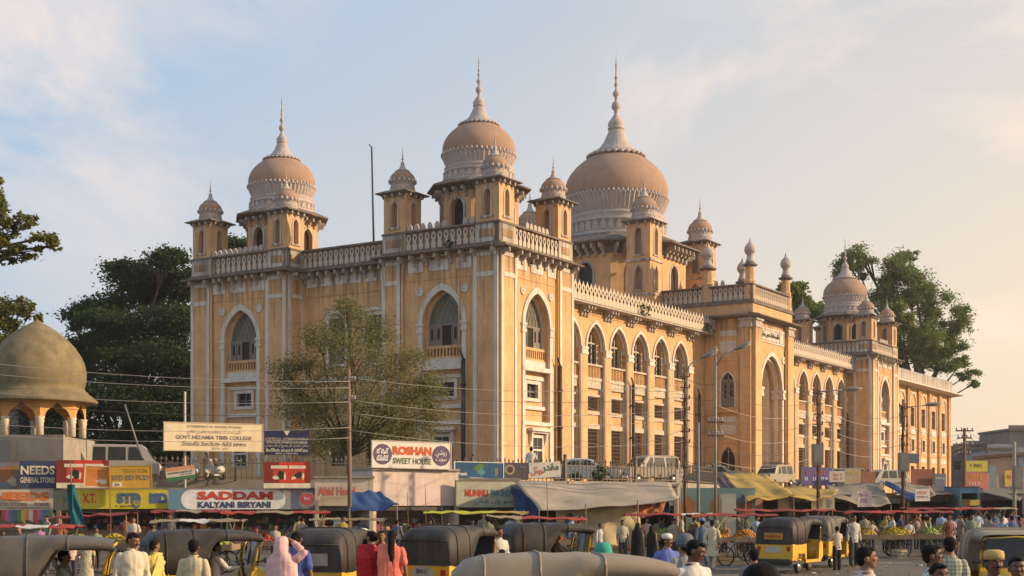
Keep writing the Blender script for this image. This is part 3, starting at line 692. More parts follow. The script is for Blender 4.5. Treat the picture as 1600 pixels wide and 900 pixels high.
opier(M2, Ls-.95, Ls-.0, .30); opier(M2, .0, .85, .3)
t = MB()
for z0, z1 in ((16.3, 16.8), (14.9, 15.9), (8.9, 9.4), (7.9, 8.7)): t.box(1.35, -.05, z0, 2.85, .02, z1)
t.facade([(1.05, 9.9), (3.05, 9.9), (3.05, 14.4), (1.05, 14.4)], [[(1.2, 10.05), (2.9, 10.05), (2.9, 14.2), (1.2, 14.2)]], -.08, .1, 1); t.box(.95, -.3, 9.75, 3.15, .0, 9.95, 1)
t.facade([(1.05, 3), (3.05, 3), (3.05, 7.3), (1.05, 7.3)], [[(1.2, 3.05), (2.9, 3.05), (2.9, 7.15), (1.2, 7.15)]], -.08, .1, 1)
archring(t, 2.05, 1.5, 1.24, 10.2, 12.1, 13.35, 13.2, -.06, .03, 0)
obj('trim', t, [WH, OR], B, M2)
k = MB(); shutters(k, 1.5, 2.6, 10.25, 12.6, .1, 2); k.prism(arch(2.05, 1.25, 10.2, 12.1, 13.2, 6), .2, .24, 1); k.box(2.0, .1, 10.2, 2.1, .2, 13.1); k.box(1.45, .1, 11.7, 2.65, .19, 11.8); k.box(1.45, .1, 10.2, 1.53, .2, 12.1); k.box(2.57, .1, 10.2, 2.65, .2, 12.1); obj('window', k, [WD, GLS], B, M2)
k = MB(); k.prism(arch(2.05, 1.3, 3.05, 5.6, 6.8, 6), .2, .24, 1); k.box(2.0, .1, 3.05, 2.1, .2, 6.7); k.box(1.4, .1, 5.0, 2.7, .19, 5.1); obj('doorway', k, [WD, VOID], B, M2)
# portal cornice and parapet
e = MB(); e.prismx([(.1, pz+.32), (-.95, pz+.10), (-.95, pz), (-.8, pz-.05), (-.42, pz-.12), (.1, pz-.12)], -.6, Lp+.6); obj('cornice', e, [DK], B, M)
e = MB(); e.prismx([(.1, pz+.32), (-.95, pz+.10), (-.95, pz), (-.8, pz-.05), (-.42, pz-.12), (.1, pz-.12)], -6.9, Ls-.12); obj('cornice', e, [DK], B, M2)
k = MB(); k.box(PX0-.15, PY-.15, pz+.25, PX1+.15, 9.6, pz+1.1, 0); k.box(PX0-.28, PY-.28, pz+1.1, PX1+.28, 9.7, pz+1.26, 1); obj('attic', k, [ORU, DK], B)
parapet(FR(PX0-.12, PY-.12), Lp+.24, ends=(.4, .4), z=pz+1.4, h=1.25); parapet(FL(PX0-.12, 9.6), 9.6-PY+.12, ends=(.1, .4), z=pz+1.4, h=1.25, merl=[7.9, 8.5])
def minaret(x, y, slim=.42, z0=pz+.9, hgt=2.9):
    zt = z0+hgt
    m = MB(Matrix.Translation((x, y, 0))); m.lathe([(slim*1.12, z0), (slim*1.12, z0+2.0), (slim*1.2, z0+2.05), (slim*1.05, z0+2.2), (slim*.95, z0+2.25), (slim*.92, zt+.4), (slim*1.1, zt+.5)], 8, sm=False, rot=R(22.5), mi=0)
    t = obj('minaret', m, [ORU], B)
    m = MB(Matrix.Translation((x, y, 0))); m.lathe([(slim*.95, zt+.42), (slim*1.5, zt+.52), (slim*1.55, zt+.60), (slim*1.0, zt+.74), (slim*.8, zt+.8)], 16); obj('eave', m, [DK], t)
    m = MB(Matrix.Translation((x, y, zt+.78))); m.lathe([(slim*.95, 0), (slim*.9, .15), (slim*.68, .35), (slim*.6, .6), (slim*.72, .7), (slim*.95, .78)], 16); obj('neck', m, [PT], t)
    m = MB(Matrix.Translation((x, y, zt+1.55)))
    m.lathe([(slim*.9, 0), (slim*1.12, .22), (slim*1.12, .42), (slim*.9, .68), (slim*.5, .88), (slim*.25, 1.0), (slim*.16, 1.1), (slim*.22, 1.16), (slim*.1, 1.22), (0, 1.5)], 16, mod=lambda r, a, z, i: r*(1.03 if i % 2 else .97)); obj('bulb', m, [GR], t)
minaret(PX0+.3, PY+.3); minaret(PX1-.3, PY+.3); minaret(PX0+.3, 2.6, .5); minaret(PX1-.3, 2.9)
# --- great dome over the portal block
GX, GY = 41.9, 13.9
m = MB(Matrix.Translation((GX, GY, 0))); drumwall(m, 8, 6.0, 14, 25.2, 1.6, 20.4, 22.6, 23.7); m.prismz(poly(8, 5.9), 24.4, 25.2, 0)
obj('great_drum', m, [ORU, WH, GLS], B)
m = MB(); m.box(GX-5.9, GY-5.9, 3, GX+5.9, GY+5.9, 17.0); obj('core_wall', m, [OR], B)
e = MB(Matrix.Translation((GX, GY, 0)))
e.loft([[(p[0], p[1], z) for p in poly(8, q)] for q, z in ((5.9, 24.3), (6.12, 24.35), (6.16, 25.0), (7.3, 25.25), (7.3, 25.4), (6.6, 25.65), (5.6, 26.1), (5.2, 26.4))], 0, False, True, True)
ev = obj('eave', e, [DK], B)
for i in range(8):
    for q in (-2, -1.2, -.4, .4, 1.2, 2): obj('bracket', cached('bra', bracket_mesh), parent=ev, M=Matrix.Translation((GX, GY, 0)) @ Matrix.Rotation(2*math.pi*i/8, 4, 'Z') @ Matrix.Translation((q, -6.1, 25.15)) @ Matrix.Diagonal((1.2, 1.5, 1.3, 1)))
dome(B, GX, GY, 26.45, 1.98, 144, 1.01)
for dx, dy in ((-5.9, -5.9), (5.9, -5.9), (5.9, 5.9), (-5.9, 5.9)): chatri(GX+dx, GY+dy, 20.2, 26.5, 1.15, .47, 40, mid=23.2, zk=1.05)
chatri(20.0, 16.0, 18.5, 20.7, 1.1, .5, 32)
# rear ranges so that the courtyard side is not open
m = MB(); m.box(9, 12, 3, 36, 20, 15.5); m.box(46, 12, 3, 76, 20, 15.5); obj('rear_range', m, [OR], B)
# drain pipes, flagpole, weeds
k = MB(); k.tube([(0, 0, 3), (0, 0, 11.2), (0, 0, 11.2)], .14, 8); 
for z in (4.5, 7, 9.5): k.lathe([(.2, z), (.2, z+.14)], 8)
k.tube([(0, 0, 11.2), (-.5, -.1, 11.7)], .07, 6)
pm = cached('pipe', lambda: k.mesh('drain_pipe', [PIPE]))
for loc in ((-.25, 2.55, 0), (7.05, -.3, 0), (22.9, REC-.35, 0), (35.2, REC-.35, 0), (65.2, REC-.35, 0), (74.3, REC-.35, 0)): obj('drain_pipe', pm, parent=B, loc=loc)
k = MB(); k.tube([(-.12, 7.45, 3), (-.12, 7.45, 19.6)], .09, 6); k.tube([(-.12, 24.6, 3), (-.12, 24.6, 19.6)], .11, 6); k.tube([(-.14, 2.95, 11.5), (-.14, 2.95, 17.5)], .05, 6); obj('drain_pipe', k, [OR], B)
k = MB(); k.tube([(7.05, -.12, 3), (7.05, -.12, 17.6)], .08, 6); k.tube([(7.6, -.12, 3), (7.6, -.12, 17.6)], .05, 6); obj('drain_pipe', k, [YPIPE], B)
def weed(x, y, z, s, n=60):
    k = MB(); r_ = random.Random(x*7+z)
    for i in range(n):
        a = r_.uniform(0, 6.28); q = r_.uniform(0, s); h = r_.uniform(.1, 1)*s; p = Vector((x+q*math.cos(a), y+q*math.sin(a)*.5, z+h)); t = r_.uniform(.07, .16)
        d = Vector((r_.uniform(-1, 1), r_.uniform(-1, 1), r_.uniform(-.5, 1))).normalized()*t; u = d.cross(Vector((r_.uniform(-1, 1), r_.uniform(-1, 1), r_.uniform(-1, 1)))).normalized()*t*.6
        k.add([p-d, p+u, p+d, p-u], [(0, 1, 2, 3)])
    o = obj('wall_plant', k, [GRN], B); return o
weed(23.5, REC-.9, 16.5, .9, 130); weed(35.5, REC-.9, 16.5, .8, 70); weed(1.2-1.4, 3.6, 18.3, .6, 60); weed(46.9, REC-.9, 16.5, .7, 70)
k = MB(Matrix.Translation((5, 13.75, 18))); k.tube([(0, 0, 0), (-.45, -.1, 9.2)], [.09, .06], 6); k.tube([(-.45, -.1, 9.2), (-.75, -.1, 9.3)], .04, 5)
o = obj('flagpole', k, [IRON]); o.matrix_world = Matrix.Translation(CORNER) @ Matrix.Rotation(TH, 4, 'Z'); tag(o, 'thin bare dark pole leaning on the roof between the two left domed towers', 'flagpole')

# ---------------- ground, street, forecourt ----------------
ASPH = mat('dusty_asphalt', (.12, .098, .078), .85, .35, .35, .4, 30, stain=.7, stainc=(.075, .065, .055))
CONC = mat('grey_concrete', (.30, .26, .21), .9, .2, 1.5, .2, 15, stain=.6, stainc=(.12, .10, .08))
EARTH = mat('dry_earth', (.24, .17, .10), .95, .25, .5, .2, 10)
CRM = mat('cream_paint', (.62, .52, .38), .85, .12, 1.5, .1, 15, stain=.4, stainc=(.3, .22, .15))
DOMEG = mat('mouldy_dome', (.20, .155, .085), .95, .3, 1.6, .3, 15, stain=.8, stainc=(.10, .085, .06))
RUST = mat('rusty_metal', (.16, .085, .05), .8, .35, 5, .1, 20)
GALV = mat('galvanised_steel', (.24, .215, .185), .55, .2, 4, .05, 30, metal=.3)
WOODP = mat('weathered_timber', (.22, .15, .10), .9, .3, 3, .2, 20, zs=.2)
DARKM = mat('dark_clutter', (.05, .04, .032), .9, .5, 4)
ROADW = mat('worn_road_paint', (.55, .5, .42), .8, .3, 8)
m = MB(); m.box(-1500, -40, -.3, 1500, 3000, 0); o = obj('ground', m, [EARTH]); tag(o, kind='structure')
m = MB(); m.box(-400, -30, -.05, 400, 64, .004); m.prismz([(6, 64), (20, 64), (110, 300), (96, 300), (30, 110)][:0] or [(8, 63.9), (60, 63.9), (160, 400), (100, 400), (26, 100)], -.05, .003); o = obj('road', m, [ASPH]); tag(o, kind='structure')
m = MB()
for i in range(7): m.box(12+i*5.2, 49.0, .0, 14.4+i*5.2, 49.12, .008)
o = obj('road_marking', m, [ROADW]); tag(o, kind='structure')
FP = [(-60, 63.5), (-33, 65), (-2, 69.3), (2.8, 71.8), (9.6, 79), (19.5, 109), (26, 124), (44, 168), (75, 235)]
m = MB(); m.prismz(FP + [(75, 420), (-200, 420), (-200, 63.5)], -.1, TZ); o = obj('forecourt_terrace', m, [EARTH]); tag(o, kind='structure')
m = MB()
for a, b in zip(FP, FP[1:]):
    d = Vector((b[0]-a[0], b[1]-a[1])).normalized(); nrm = Vector((d.y, -d.x))*.25
    m.prismz([(a[0], a[1]), (b[0], b[1]), (b[0]+nrm.x, b[1]+nrm.y), (a[0]+nrm.x, a[1]+nrm.y)], 0, TZ+.06)
o = obj('retaining_wall', m, [CONC]); tag(o, kind='structure')
# iron railing on the terrace edge: every picket a part
IRONR = mat('dusty_iron', (.16, .13, .10), .8, .35, 6)
def picket():
    m = MB(); m.box(-.018, -.018, 0, .018, .018, .98); m.lathe([(.022, .98), (.055, 1.02), (.03, 1.08), (0, 1.2)], 6, sm=False); return m.mesh('picket', [IRONR])
def railing(a, b, label, step, posts=True, h=1.0):
    A, Bp = Vector((a[0], a[1], 0)), Vector((b[0], b[1], 0)); L = (Bp-A).length; an = math.atan2(Bp.y-A.y, Bp.x-A.x)
    r_ = empty('iron_railing', (A.x, A.y, TZ+.05), an, label, 'railing', 'railings along the terrace edge')
    m = MB(); m.box(0, -.03, .12, L, .03, .17); m.box(0, -.03, .82, L, .03, .87); obj('rail', m, [IRONR], r_)
    n = int(L/step)
    for i in range(n):
        o = obj('picket', cached('picket', picket), parent=r_, loc=((i+.5)*L/n, 0, 0)); o.scale = (1.2, 1.2, h*rnd.uniform(.95, 1.05)); o.rotation_euler = (rnd.uniform(-.03, .03), rnd.uniform(-.04, .04), 0)
    for i in range(int(L/6)+1):
        m = MB(); x = min(L, i*6)+.01; m.box(x-.07, -.07, 0, x+.07, .07, 1.25); m.ell((x, 0, 1.34), (.11, .11, .11), 8, 6); obj('post', m, [IRONR], r_)
    return r_
railing((-33, 65.1), (-2, 69.4), 'long spiked iron railing behind the signboards of the left-hand shops', .26)
railing((-2, 69.4), (2.8, 71.9), 'short spiked railing behind the blue advertising board', .24)
railing((2.8, 71.9), (9.6, 79.1), 'spiked railing in front of the parked white sedan', .32)
railing((9.6, 79.1), (19.5, 109), 'far spiked railing below the tall portal', .34)

# ---------------- lettering ----------------
AR = {'ا': (0xFE8D,), 'ب': (0xFE8F, 4), 'پ': (0xFB56, 4), 'ت': (0xFE95, 4), 'ٹ': (0xFB66, 4), 'د': (0xFEA9,), 'ر': (0xFEAD,), 'س': (0xFEB1, 4), 'ش': (0xFEB5, 4), 'ط': (0xFEC1, 4),
      'ف': (0xFED1, 4), 'ق': (0xFED5, 4), 'ک': (0xFED9, 4), 'گ': (0xFB92, 4), 'ل': (0xFEDD, 4), 'م': (0xFEE1, 4), 'ن': (0xFEE5, 4), 'و': (0xFEED,), 'ہ': (0xFBA6, 4), 'ی': (0xFBFC, 4), 'ع': (0xFEC9, 4), 'ج': (0xFE9D, 4), 'ظ': (0xFEC5, 4), 'ٹ': (0xFB66, 4)}
def shape_ar(s):
    out = []
    for i, c in enumerate(s):
        if c not in AR: out.append(c); continue
        pj = i > 0 and s[i-1] in AR and len(AR[s[i-1]]) == 2
        nj = len(AR[c]) == 2 and i+1 < len(s) and s[i+1] in AR
        out.append(chr(AR[c][0] + (3 if pj and nj else 1 if pj else 2 if nj else 0)))
    return ''.join(reversed(out))
def scrawl_mesh(w, h, n, seed=0):
    """a line of worn brush strokes, for painted lines too weathered to read"""
    r_ = random.Random(seed*31+n); m = MB(); cw_ = w/n
    for i in range(n):
        x = -w/2+i*cw_; t = cw_*.2
        if r_.random() < .12: continue
        a = r_.uniform(.7, 1)*h/2; m.box(x+cw_*.1, -.003, -a, x+cw_*.1+t, .001, a)
        for k in range(r_.choice((1, 2, 2))): z = r_.choice((-a+t*.5, 0, a-t*.5)); m.box(x+cw_*.1, -.0035-.0004*k, z-t*.4, x+cw_*.8, .001, z+t*.4)
        if r_.random() < .5: m.box(x+cw_*.62, -.0045, -a*r_.random(), x+cw_*.62+t, .001, a)
    me = m.mesh('lettering', []); return me
def text_mesh(s, w, h, bold=0.0, ex=.004):
    """flat lettering in the xz plane facing -y, fitted to a w x h box about the origin"""
    if s.startswith('~'): return scrawl_mesh(w, h, int(s[1:]), int(w*1000))
    c = bpy.data.curves.new('lettering', 'FONT'); c.body = s; c.size = 1; c.offset = bold; c.resolution_u = 3; c.extrude = .01
    o = bpy.data.objects.new('tmp', c); COL.objects.link(o)
    bpy.context.view_layer.update()
    me = bpy.data.meshes.new_from_object(o.evaluated_get(bpy.context.evaluated_depsgraph_get()))
    bpy.data.objects.remove(o); bpy.data.curves.remove(c)
    if not me.vertices: return me
    co = np.empty(len(me.vertices)*3, np.float32); me.vertices.foreach_get('co', co); co = co.reshape(-1, 3)
    lo, hi = co.min(0), co.max(0); S = (hi-lo); S[S == 0] = 1
    q = (co-(lo+hi)/2)/S
    new = np.stack([q[:, 0]*w, -q[:, 2]*ex, q[:, 1]*h], 1); me.vertices.foreach_set('co', new.astype(np.float32).ravel()); me.update()
    return me
PAINTS = {}
def paint(c, var=.12, stain=.35, rough=.75):
    k = tuple(c)
    if k not in PAINTS: PAINTS[k] = mat('sign_paint', c, rough, var, 2.0, .05, 20, stain=stain, stainc=tuple(x*.45+.03 for x in c))
    return PAINTS[k]
INK = {'red': (.55, .06, .03), 'navy': (.035, .05, .12), 'cream': (.72, .62, .45), 'orange': (.6, .16, .03), 'black': (.03, .03, .03), 'blue': (.08, .13, .28), 'green': (.05, .16, .06), 'white': (.75, .72, .66), 'grey': (.2, .18, .16), 'yellow': (.65, .45, .06), 'teal': (.05, .18, .22), 'brown': (.25, .10, .05)}
def ink(n): return paint(INK[n], .2, .4)
def sign(label, x0, y0, x1, y1, Y, col, texts=(), shapes=(), name='signboard', frame=None, rot=0, lean=0, slant=0, cat='sign', group=None, posts=None, th=.06, Y2=None):
    """board whose corners are given as they stand at depth Y (left) and Y2 (right); texts: (string, cx, cz, w, h, ink, bold, italic) in board fractions"""
    Y2 = Y2 or Y + (x1-x0)/F*Y*.2
    A = at(x0, (y0+y1)/2, Y); Bq = at(x1, (y0+y1)/2 + slant*(x1-x0)*0, Y2)
    w = math.hypot(Bq.x-A.x, Bq.y-A.y); h = (y1-y0)*(Y+Y2)/2/F; c = (A+Bq)/2
    rz = math.atan2(Bq.y-A.y, Bq.x-A.x)
    m = MB(); m.box(-w/2, 0, -h/2, w/2, th, h/2)
    o = obj(name, m, [paint(col)])
    o.matrix_world = Matrix.Translation(c) @ Matrix.Rotation(rz, 4, 'Z') @ Matrix.Rotation(R(lean), 4, 'X') @ Matrix.Rotation(R(rot), 4, 'Y')
    tag(o, label, cat, group)
    if frame:
        k = MB(); t = .045
        for q in ((-w/2-t, -h/2-t, w/2+t, -h/2), (-w/2-t, h/2, w/2+t, h/2+t), (-w/2-t, -h/2, -w/2, h/2), (w/2, -h/2, w/2+t, h/2)): k.box(q[0], -.02, q[1], q[2], th+.02, q[3])
        obj('frame', k, [frame], o)
    for sh in shapes:
        kind, cx, cz, a, b, ik = sh[:6]; k = MB(); d = sh[6] if len(sh) > 6 else .004
        X, Z = (cx-.5)*w, (.5-cz)*h; P_ = []
        if kind == 'rect': k.box(X-a*w/2, -d, Z-b*h/2, X+a*w/2, .001, Z+b*h/2)
        if kind == 'disc': k.prism([(X+a*h/2*math.cos(t), Z+b*h/2*math.sin(t)) for t in [2*math.pi*i/28 for i in range(28)]], -d, .001)
        if kind == 'pill':
            r_ = b*h/2; L_ = a*w/2-r_; k.prism([(X+L_+r_*math.cos(t), Z+r_*math.sin(t)) for t in [-math.pi/2+math.pi*i/12 for i in range(13)]]+[(X-L_+r_*math.cos(t), Z+r_*math.sin(t)) for t in [math.pi/2+math.pi*i/12 for i in range(13)]], -d, .001)
        if kind == 'tri': k.prism([(X-a*h/2, Z+b*h/2), (X+a*h/2, Z+b*h/2), (X, Z-b*h/2)], -d, .001)
        if kind == 'blob':
            rr = random.Random(int(cx*999+cz*77)); k.prism([(X+a*w/2*math.cos(t)*rr.uniform(.5, 1.1), Z+b*h/2*math.sin(t)*rr.uniform(.5, 1.1)) for t in [2*math.pi*i/14 for i in range(14)]], -d, .001)
        obj('painted_shape', k, [ink(ik) if isinstance(ik, str) else paint(ik)], o)
    for t in texts:
        s_, cx, cz, tw, th_, ik = t[:6]; bold = t[6] if len(t) > 6 else .012; dd = t[7] if len(t) > 7 else .012
        me = text_mesh(s_, tw*w, th_*h, bold); me.materials.append(ink(ik) if isinstance(ik, str) else paint(ik))
        if me.vertices: obj('lettering', me, parent=o, M=Matrix.Translation(((cx-.5)*w, -dd, (.5-cz)*h)))
    if posts:
        for px_ in posts:
            k = MB(); X = (px_-.5)*w; k.box(X-.04, th, -c.z+.0 if c.z < 4.6 else -h/2-3, X+.04, th+.08, h/2-.02); obj('post', k, [RUST], o)
    return o
YS = 60.6
SHOPRZ = .12
sign('navy signboard lettered NEEDS GENERAL STORES in cream at the far left', 30, 720, 88, 763, YS, (.045, .06, .12), [('NEEDS', .5, .34, .92, .32, 'cream', .03), ('GENERAL STORES', .5, .70, .94, .2, 'cream', .015)])
sign('faded picture advertisement with orange and blue splashes at the left edge', -30, 722, 29, 764, YS, (.18, .17, .19), shapes=[('blob', .7, .45, .5, .7, (.35, .13, .05)), ('blob', .85, .7, .3, .4, (.42, .38, .30), .006), ('blob', .6, .85, .5, .3, (.16, .20, .22), .008), ('blob', .9, .25, .2, .4, (.3, .18, .05), .01)])
sign('tall grey blank hoarding panel beside the domed pavilion', -30, 688, 17, 721, YS+.3, (.10, .11, .13))
for x0, x1, y0, y1, lb, Yq in ((88, 170, 719, 763, 'red and maroon product billboard half hidden behind the teal cloth', YS), (412, 485, 722, 763, 'red product billboard with two dark pictures under the navy college sign', YS+.2)):
    sign(lb, x0, y0, x1, y1, Yq, (.22, .03, .02), [('TMO', .37, .14, .1, .05, 'grey'), ('NATURAL', .76, .14, .14, .05, 'grey')] if False else [],
         [('rect', .6, .4, .55, .78, (.62, .05, .02)), ('rect', .5, .90, 1.0, .19, 'cream', .007), ('rect', .33, .19, .36, .12, 'cream', .008), ('rect', .72, .19, .36, .12, 'cream', .008)] +
         [s_ for q in (.33, .72) for s_ in (('rect', q, .47, .28, .40, (.5, .07, .04), .0085), ('blob', q+.03, .5, .2, .38, 'black', .010), ('blob', q-.08, .6, .16, .14, 'cream', .012), ('blob', q+.12, .55, .06, .3, 'cream', .013))])
sign('small orange notice board on thin poles between the red and yellow boards', 133, 729, 172, 760, YS-.6, (.62, .24, .06), shapes=[('rect', .5, .22, .7, .06, 'orange'), ('rect', .5, .36, .7, .05, 'orange'), ('blob', .7, .75, .5, .3, 'cream'), ('rect', .5, .48, .6, .04, 'orange')], frame=ink('cream'), rot=2.5)
sign('yellow STD ISD PCO board leaning above the long yellow sign', 172, 729, 236, 762, YS-.5, (.55, .31, .04), [('TELECOM', .62, .2, .6, .2, (.42, .25, .04)), ('STD ISD PCO', .5, .52, .9, .25, 'grey', .03), ('AA', .17, .84, .13, .12, 'black')], [('rect', .17, .84, .24, .22, 'cream')], frame=paint((.4, .24, .04)), rot=-1.0)
sign('white signboard with orange NEEDS lettering low at the far left', -22, 765, 83, 797, YS-.3, (.52, .45, .36), [('NEEDS', .52, .33, .84, .42, 'orange', .05), ('STD STORE', .4, .72, .42, .17, 'brown'), ('POINT.', .84, .72, .22, .17, 'brown'), ('~30', .6, .9, .7, .08, 'brown', 0)])
sign('dull painted panel with faint floral picture between two shop signs', 83, 766, 112, 797, YS-.2, (.20, .20, .15), shapes=[('blob', .5, .6, .6, .5, (.28, .2, .1)), ('blob', .6, .5, .3, .6, (.12, .16, .1), .008)])
sign('long yellow sign painted STD ISD in blue above the dark shop', 112, 765, 263, 795, YS-.2, (.55, .48, .05), [('X.T.', .18, .45, .14, .5, 'red', .04), ('STD', .59, .45, .25, .55, 'blue', .07), ('ISD', .90, .45, .19, .55, 'blue', .07), ('~8', .55, .86, .2, .12, 'black', 0), ('PCO', .665, .7, .07, .22, (.5, .42, .05), .03, .02)], [('disc', .665, .68, .42, .62, 'blue', .010), ('disc', .665, .7, .28, .36, (.3, .3, .06), .013)])
sign('wide SADDAM KALYANI BIRYANI signboard, red and navy letters on a white oval', 263, 765, 490, 796, YS-.25, (.12, .24, .32), [('SADDAM', .455, .30, .52, .42, 'red', .05, .02), ('KALYANI BIRYANI', .45, .76, .50, .32, 'navy', .04, .02)], [('pill', .445, .5, .72, .98, 'white'), ('rect', .86, .5, .18, 1.0, (.33, .32, .33), .003)])
sign('round red and white disc sign under the right end of the biryani sign', 471, 769, 489, 795, YS-.6, (.2, .12, .1), [('~4', .5, .38, .6, .2, 'white', .03, .02)], [('disc', .5, .5, 1.0, 1.0, 'grey', .006), ('disc', .5, .42, .85, .7, (.4, .06, .08), .010)])
sign('tilted orange, white and green banner tied to the railing', 259, 729, 305, 750, 62.5, (.58, .52, .44), [('~18', .5, .42, .85, .14, 'black', 0), ('~9', .7, .6, .4, .12, 'grey', 0)], [('rect', .5, .14, 1, .28, (.6, .28, .14)), ('rect', .5, .86, 1, .28, 'green')], name='banner', cat='banner', rot=-8)
sign('large cream GOVT. NIZAMIA TIBBI COLLEGE board on a white pole', 257, 662, 410, 704, 64.2, (.66, .54, .36), [('GOVERNMENT OF ANDHRA PRADESH', .5, .12, .56, .09, (.3, .25, .2), 0), (shape_ar('گورنمنٹ نظامیہ طبی کالج'), .5, .32, .55, .18, (.3, .25, .2), 0), ('GOVT.NIZAMIA TIBBI COLLEGE', .5, .52, .78, .14, (.18, .15, .14), .02), ('ప్రభుత్వ నిజామియా టిబ్బి కళాశాల', .5, .76, .66, .2, (.25, .2, .18), .01), ('~9', .55, .92, .2, .07, (.35, .3, .25), 0)], frame=paint((.45, .36, .25)), Y2=66.4)
sign('navy signboard with four dense white lines and a small white triangle', 413, 673, 483, 711, 63.9, (.03, .03, .075), [('~34', .5, .34, .96, .12, 'cream', .02), ('CENTRAL COUNCIL FOR RESEARCH IN UNANI MEDICINE', .5, .48, .92, .09, 'cream', .01), (shape_ar('سنٹرل کونسل فار ریسرچ ان طب یونانی'), .5, .62, .96, .16, 'cream', 0), ('కేంద్రీయ యునాని పరిశోధన', .5, .80, .94, .16, 'cream', .02), ('~18', .5, .94, .5, .07, 'cream', 0)], [('tri', .5, .11, .25, .2, 'cream')])
sign('white ROSHAN SWEET HOUSE signboard with two purple discs', 582, 691, 704, 731, 61.6, (.68, .63, .55), [('ROSHAN', .50, .34, .50, .34, (.55, .10, .02), .06), ('SWEET HOUSE', .50, .74, .49, .24, (.16, .16, .10), .03), ('రోషన్', .125, .38, .15, .24, 'white', .03, .012), ('స్వీట్స్', .125, .64, .15, .22, 'white', .03, .012), (shape_ar('روشن'), .875, .40, .14, .25, 'white', 0, .012), (shape_ar('سویٹ'), .875, .64, .14, .22, 'white', 0, .012)], [('disc', .125, .5, .8, .8, (.12, .08, .14), .006), ('disc', .875, .5, .8, .8, (.12, .08, .14), .006)], Y2=63.6, rot=.6, frame=paint((.5, .45, .38)))
sign('deep blue Fresh drink advertisement in a thin white frame', 711, 723, 786, 749, 64.4, (.04, .11, .20), [('~4', .1, .5, .1, .12, (.2, .2, .25), 0), ('Fresh', .15, .68, .2, .2, 'white', .03)], [('blob', .5, .3, .24, .6, (.12, .22, .05)), ('blob', .55, .55, .2, .6, (.10, .26, .30), .008), ('blob', .86, .5, .09, .7, (.35, .18, .08), .006), ('rect', .45, .93, .3, .06, 'cream', .006)], frame=ink('white'), Y2=65.1, rot=.8)
sign('dark grey tin advertisement with a gold ring beside the blue board', 787, 723, 826, 750, 65.2, (.10, .09, .11), [('TATA', .78, .25, .25, .1, (.4, .35, .3)), ('~4', .7, .5, .4, .1, (.3, .22, .1)), ('~5', .72, .7, .45, .12, (.35, .25, .08))], [('disc', .25, .4, .6, .6, (.4, .3, .15), .006), ('disc', .25, .4, .36, .36, (.08, .07, .09), .010)])
sign('white hotel banner with green and red flowing script over the dark tin sign', 827, 722, 876, 746, 64.6, (.62, .56, .46), [(shape_ar('مقدر'), .68, .42, .52, .6, (.04, .14, .05), .02), (shape_ar('ہوٹل'), .24, .55, .36, .62, 'red', .01)], name='banner', cat='banner', rot=-3.5)
sign('worn cream MUNNU PAN SHOP signboard with red and teal letters', 713, 752, 808, 792, 63.6, (.42, .40, .30), [('MUNNU', .33, .46, .38, .28, 'red', .04), ('PAN SHOP', .74, .46, .34, .28, 'teal', .03), (shape_ar('منو پان شاپ'), .6, .80, .66, .24, 'teal', .01)], frame=paint((.2, .16, .1)), Y2=64.6)
sign('low whitewashed board with faded red Abid lettering behind the blue awning', 492, 759, 560, 776, 60.8, (.45, .38, .31), [('Abid Hotel', .5, .5, .85, .8, (.5, .1, .06), .03)])
# inscription over the portal
ins = text_mesh(shape_ar('نظامیہ شفاخانہ عمومی سرکار'.replace('خ', 'ج')), 4.0, .62, .01, .03); ins.materials.append(paint((.12, .09, .07)))
obj('inscription', ins, parent=B, M=FR(PX0, PY) @ Matrix.Translation((ac-.45, -.09, 16.6)))

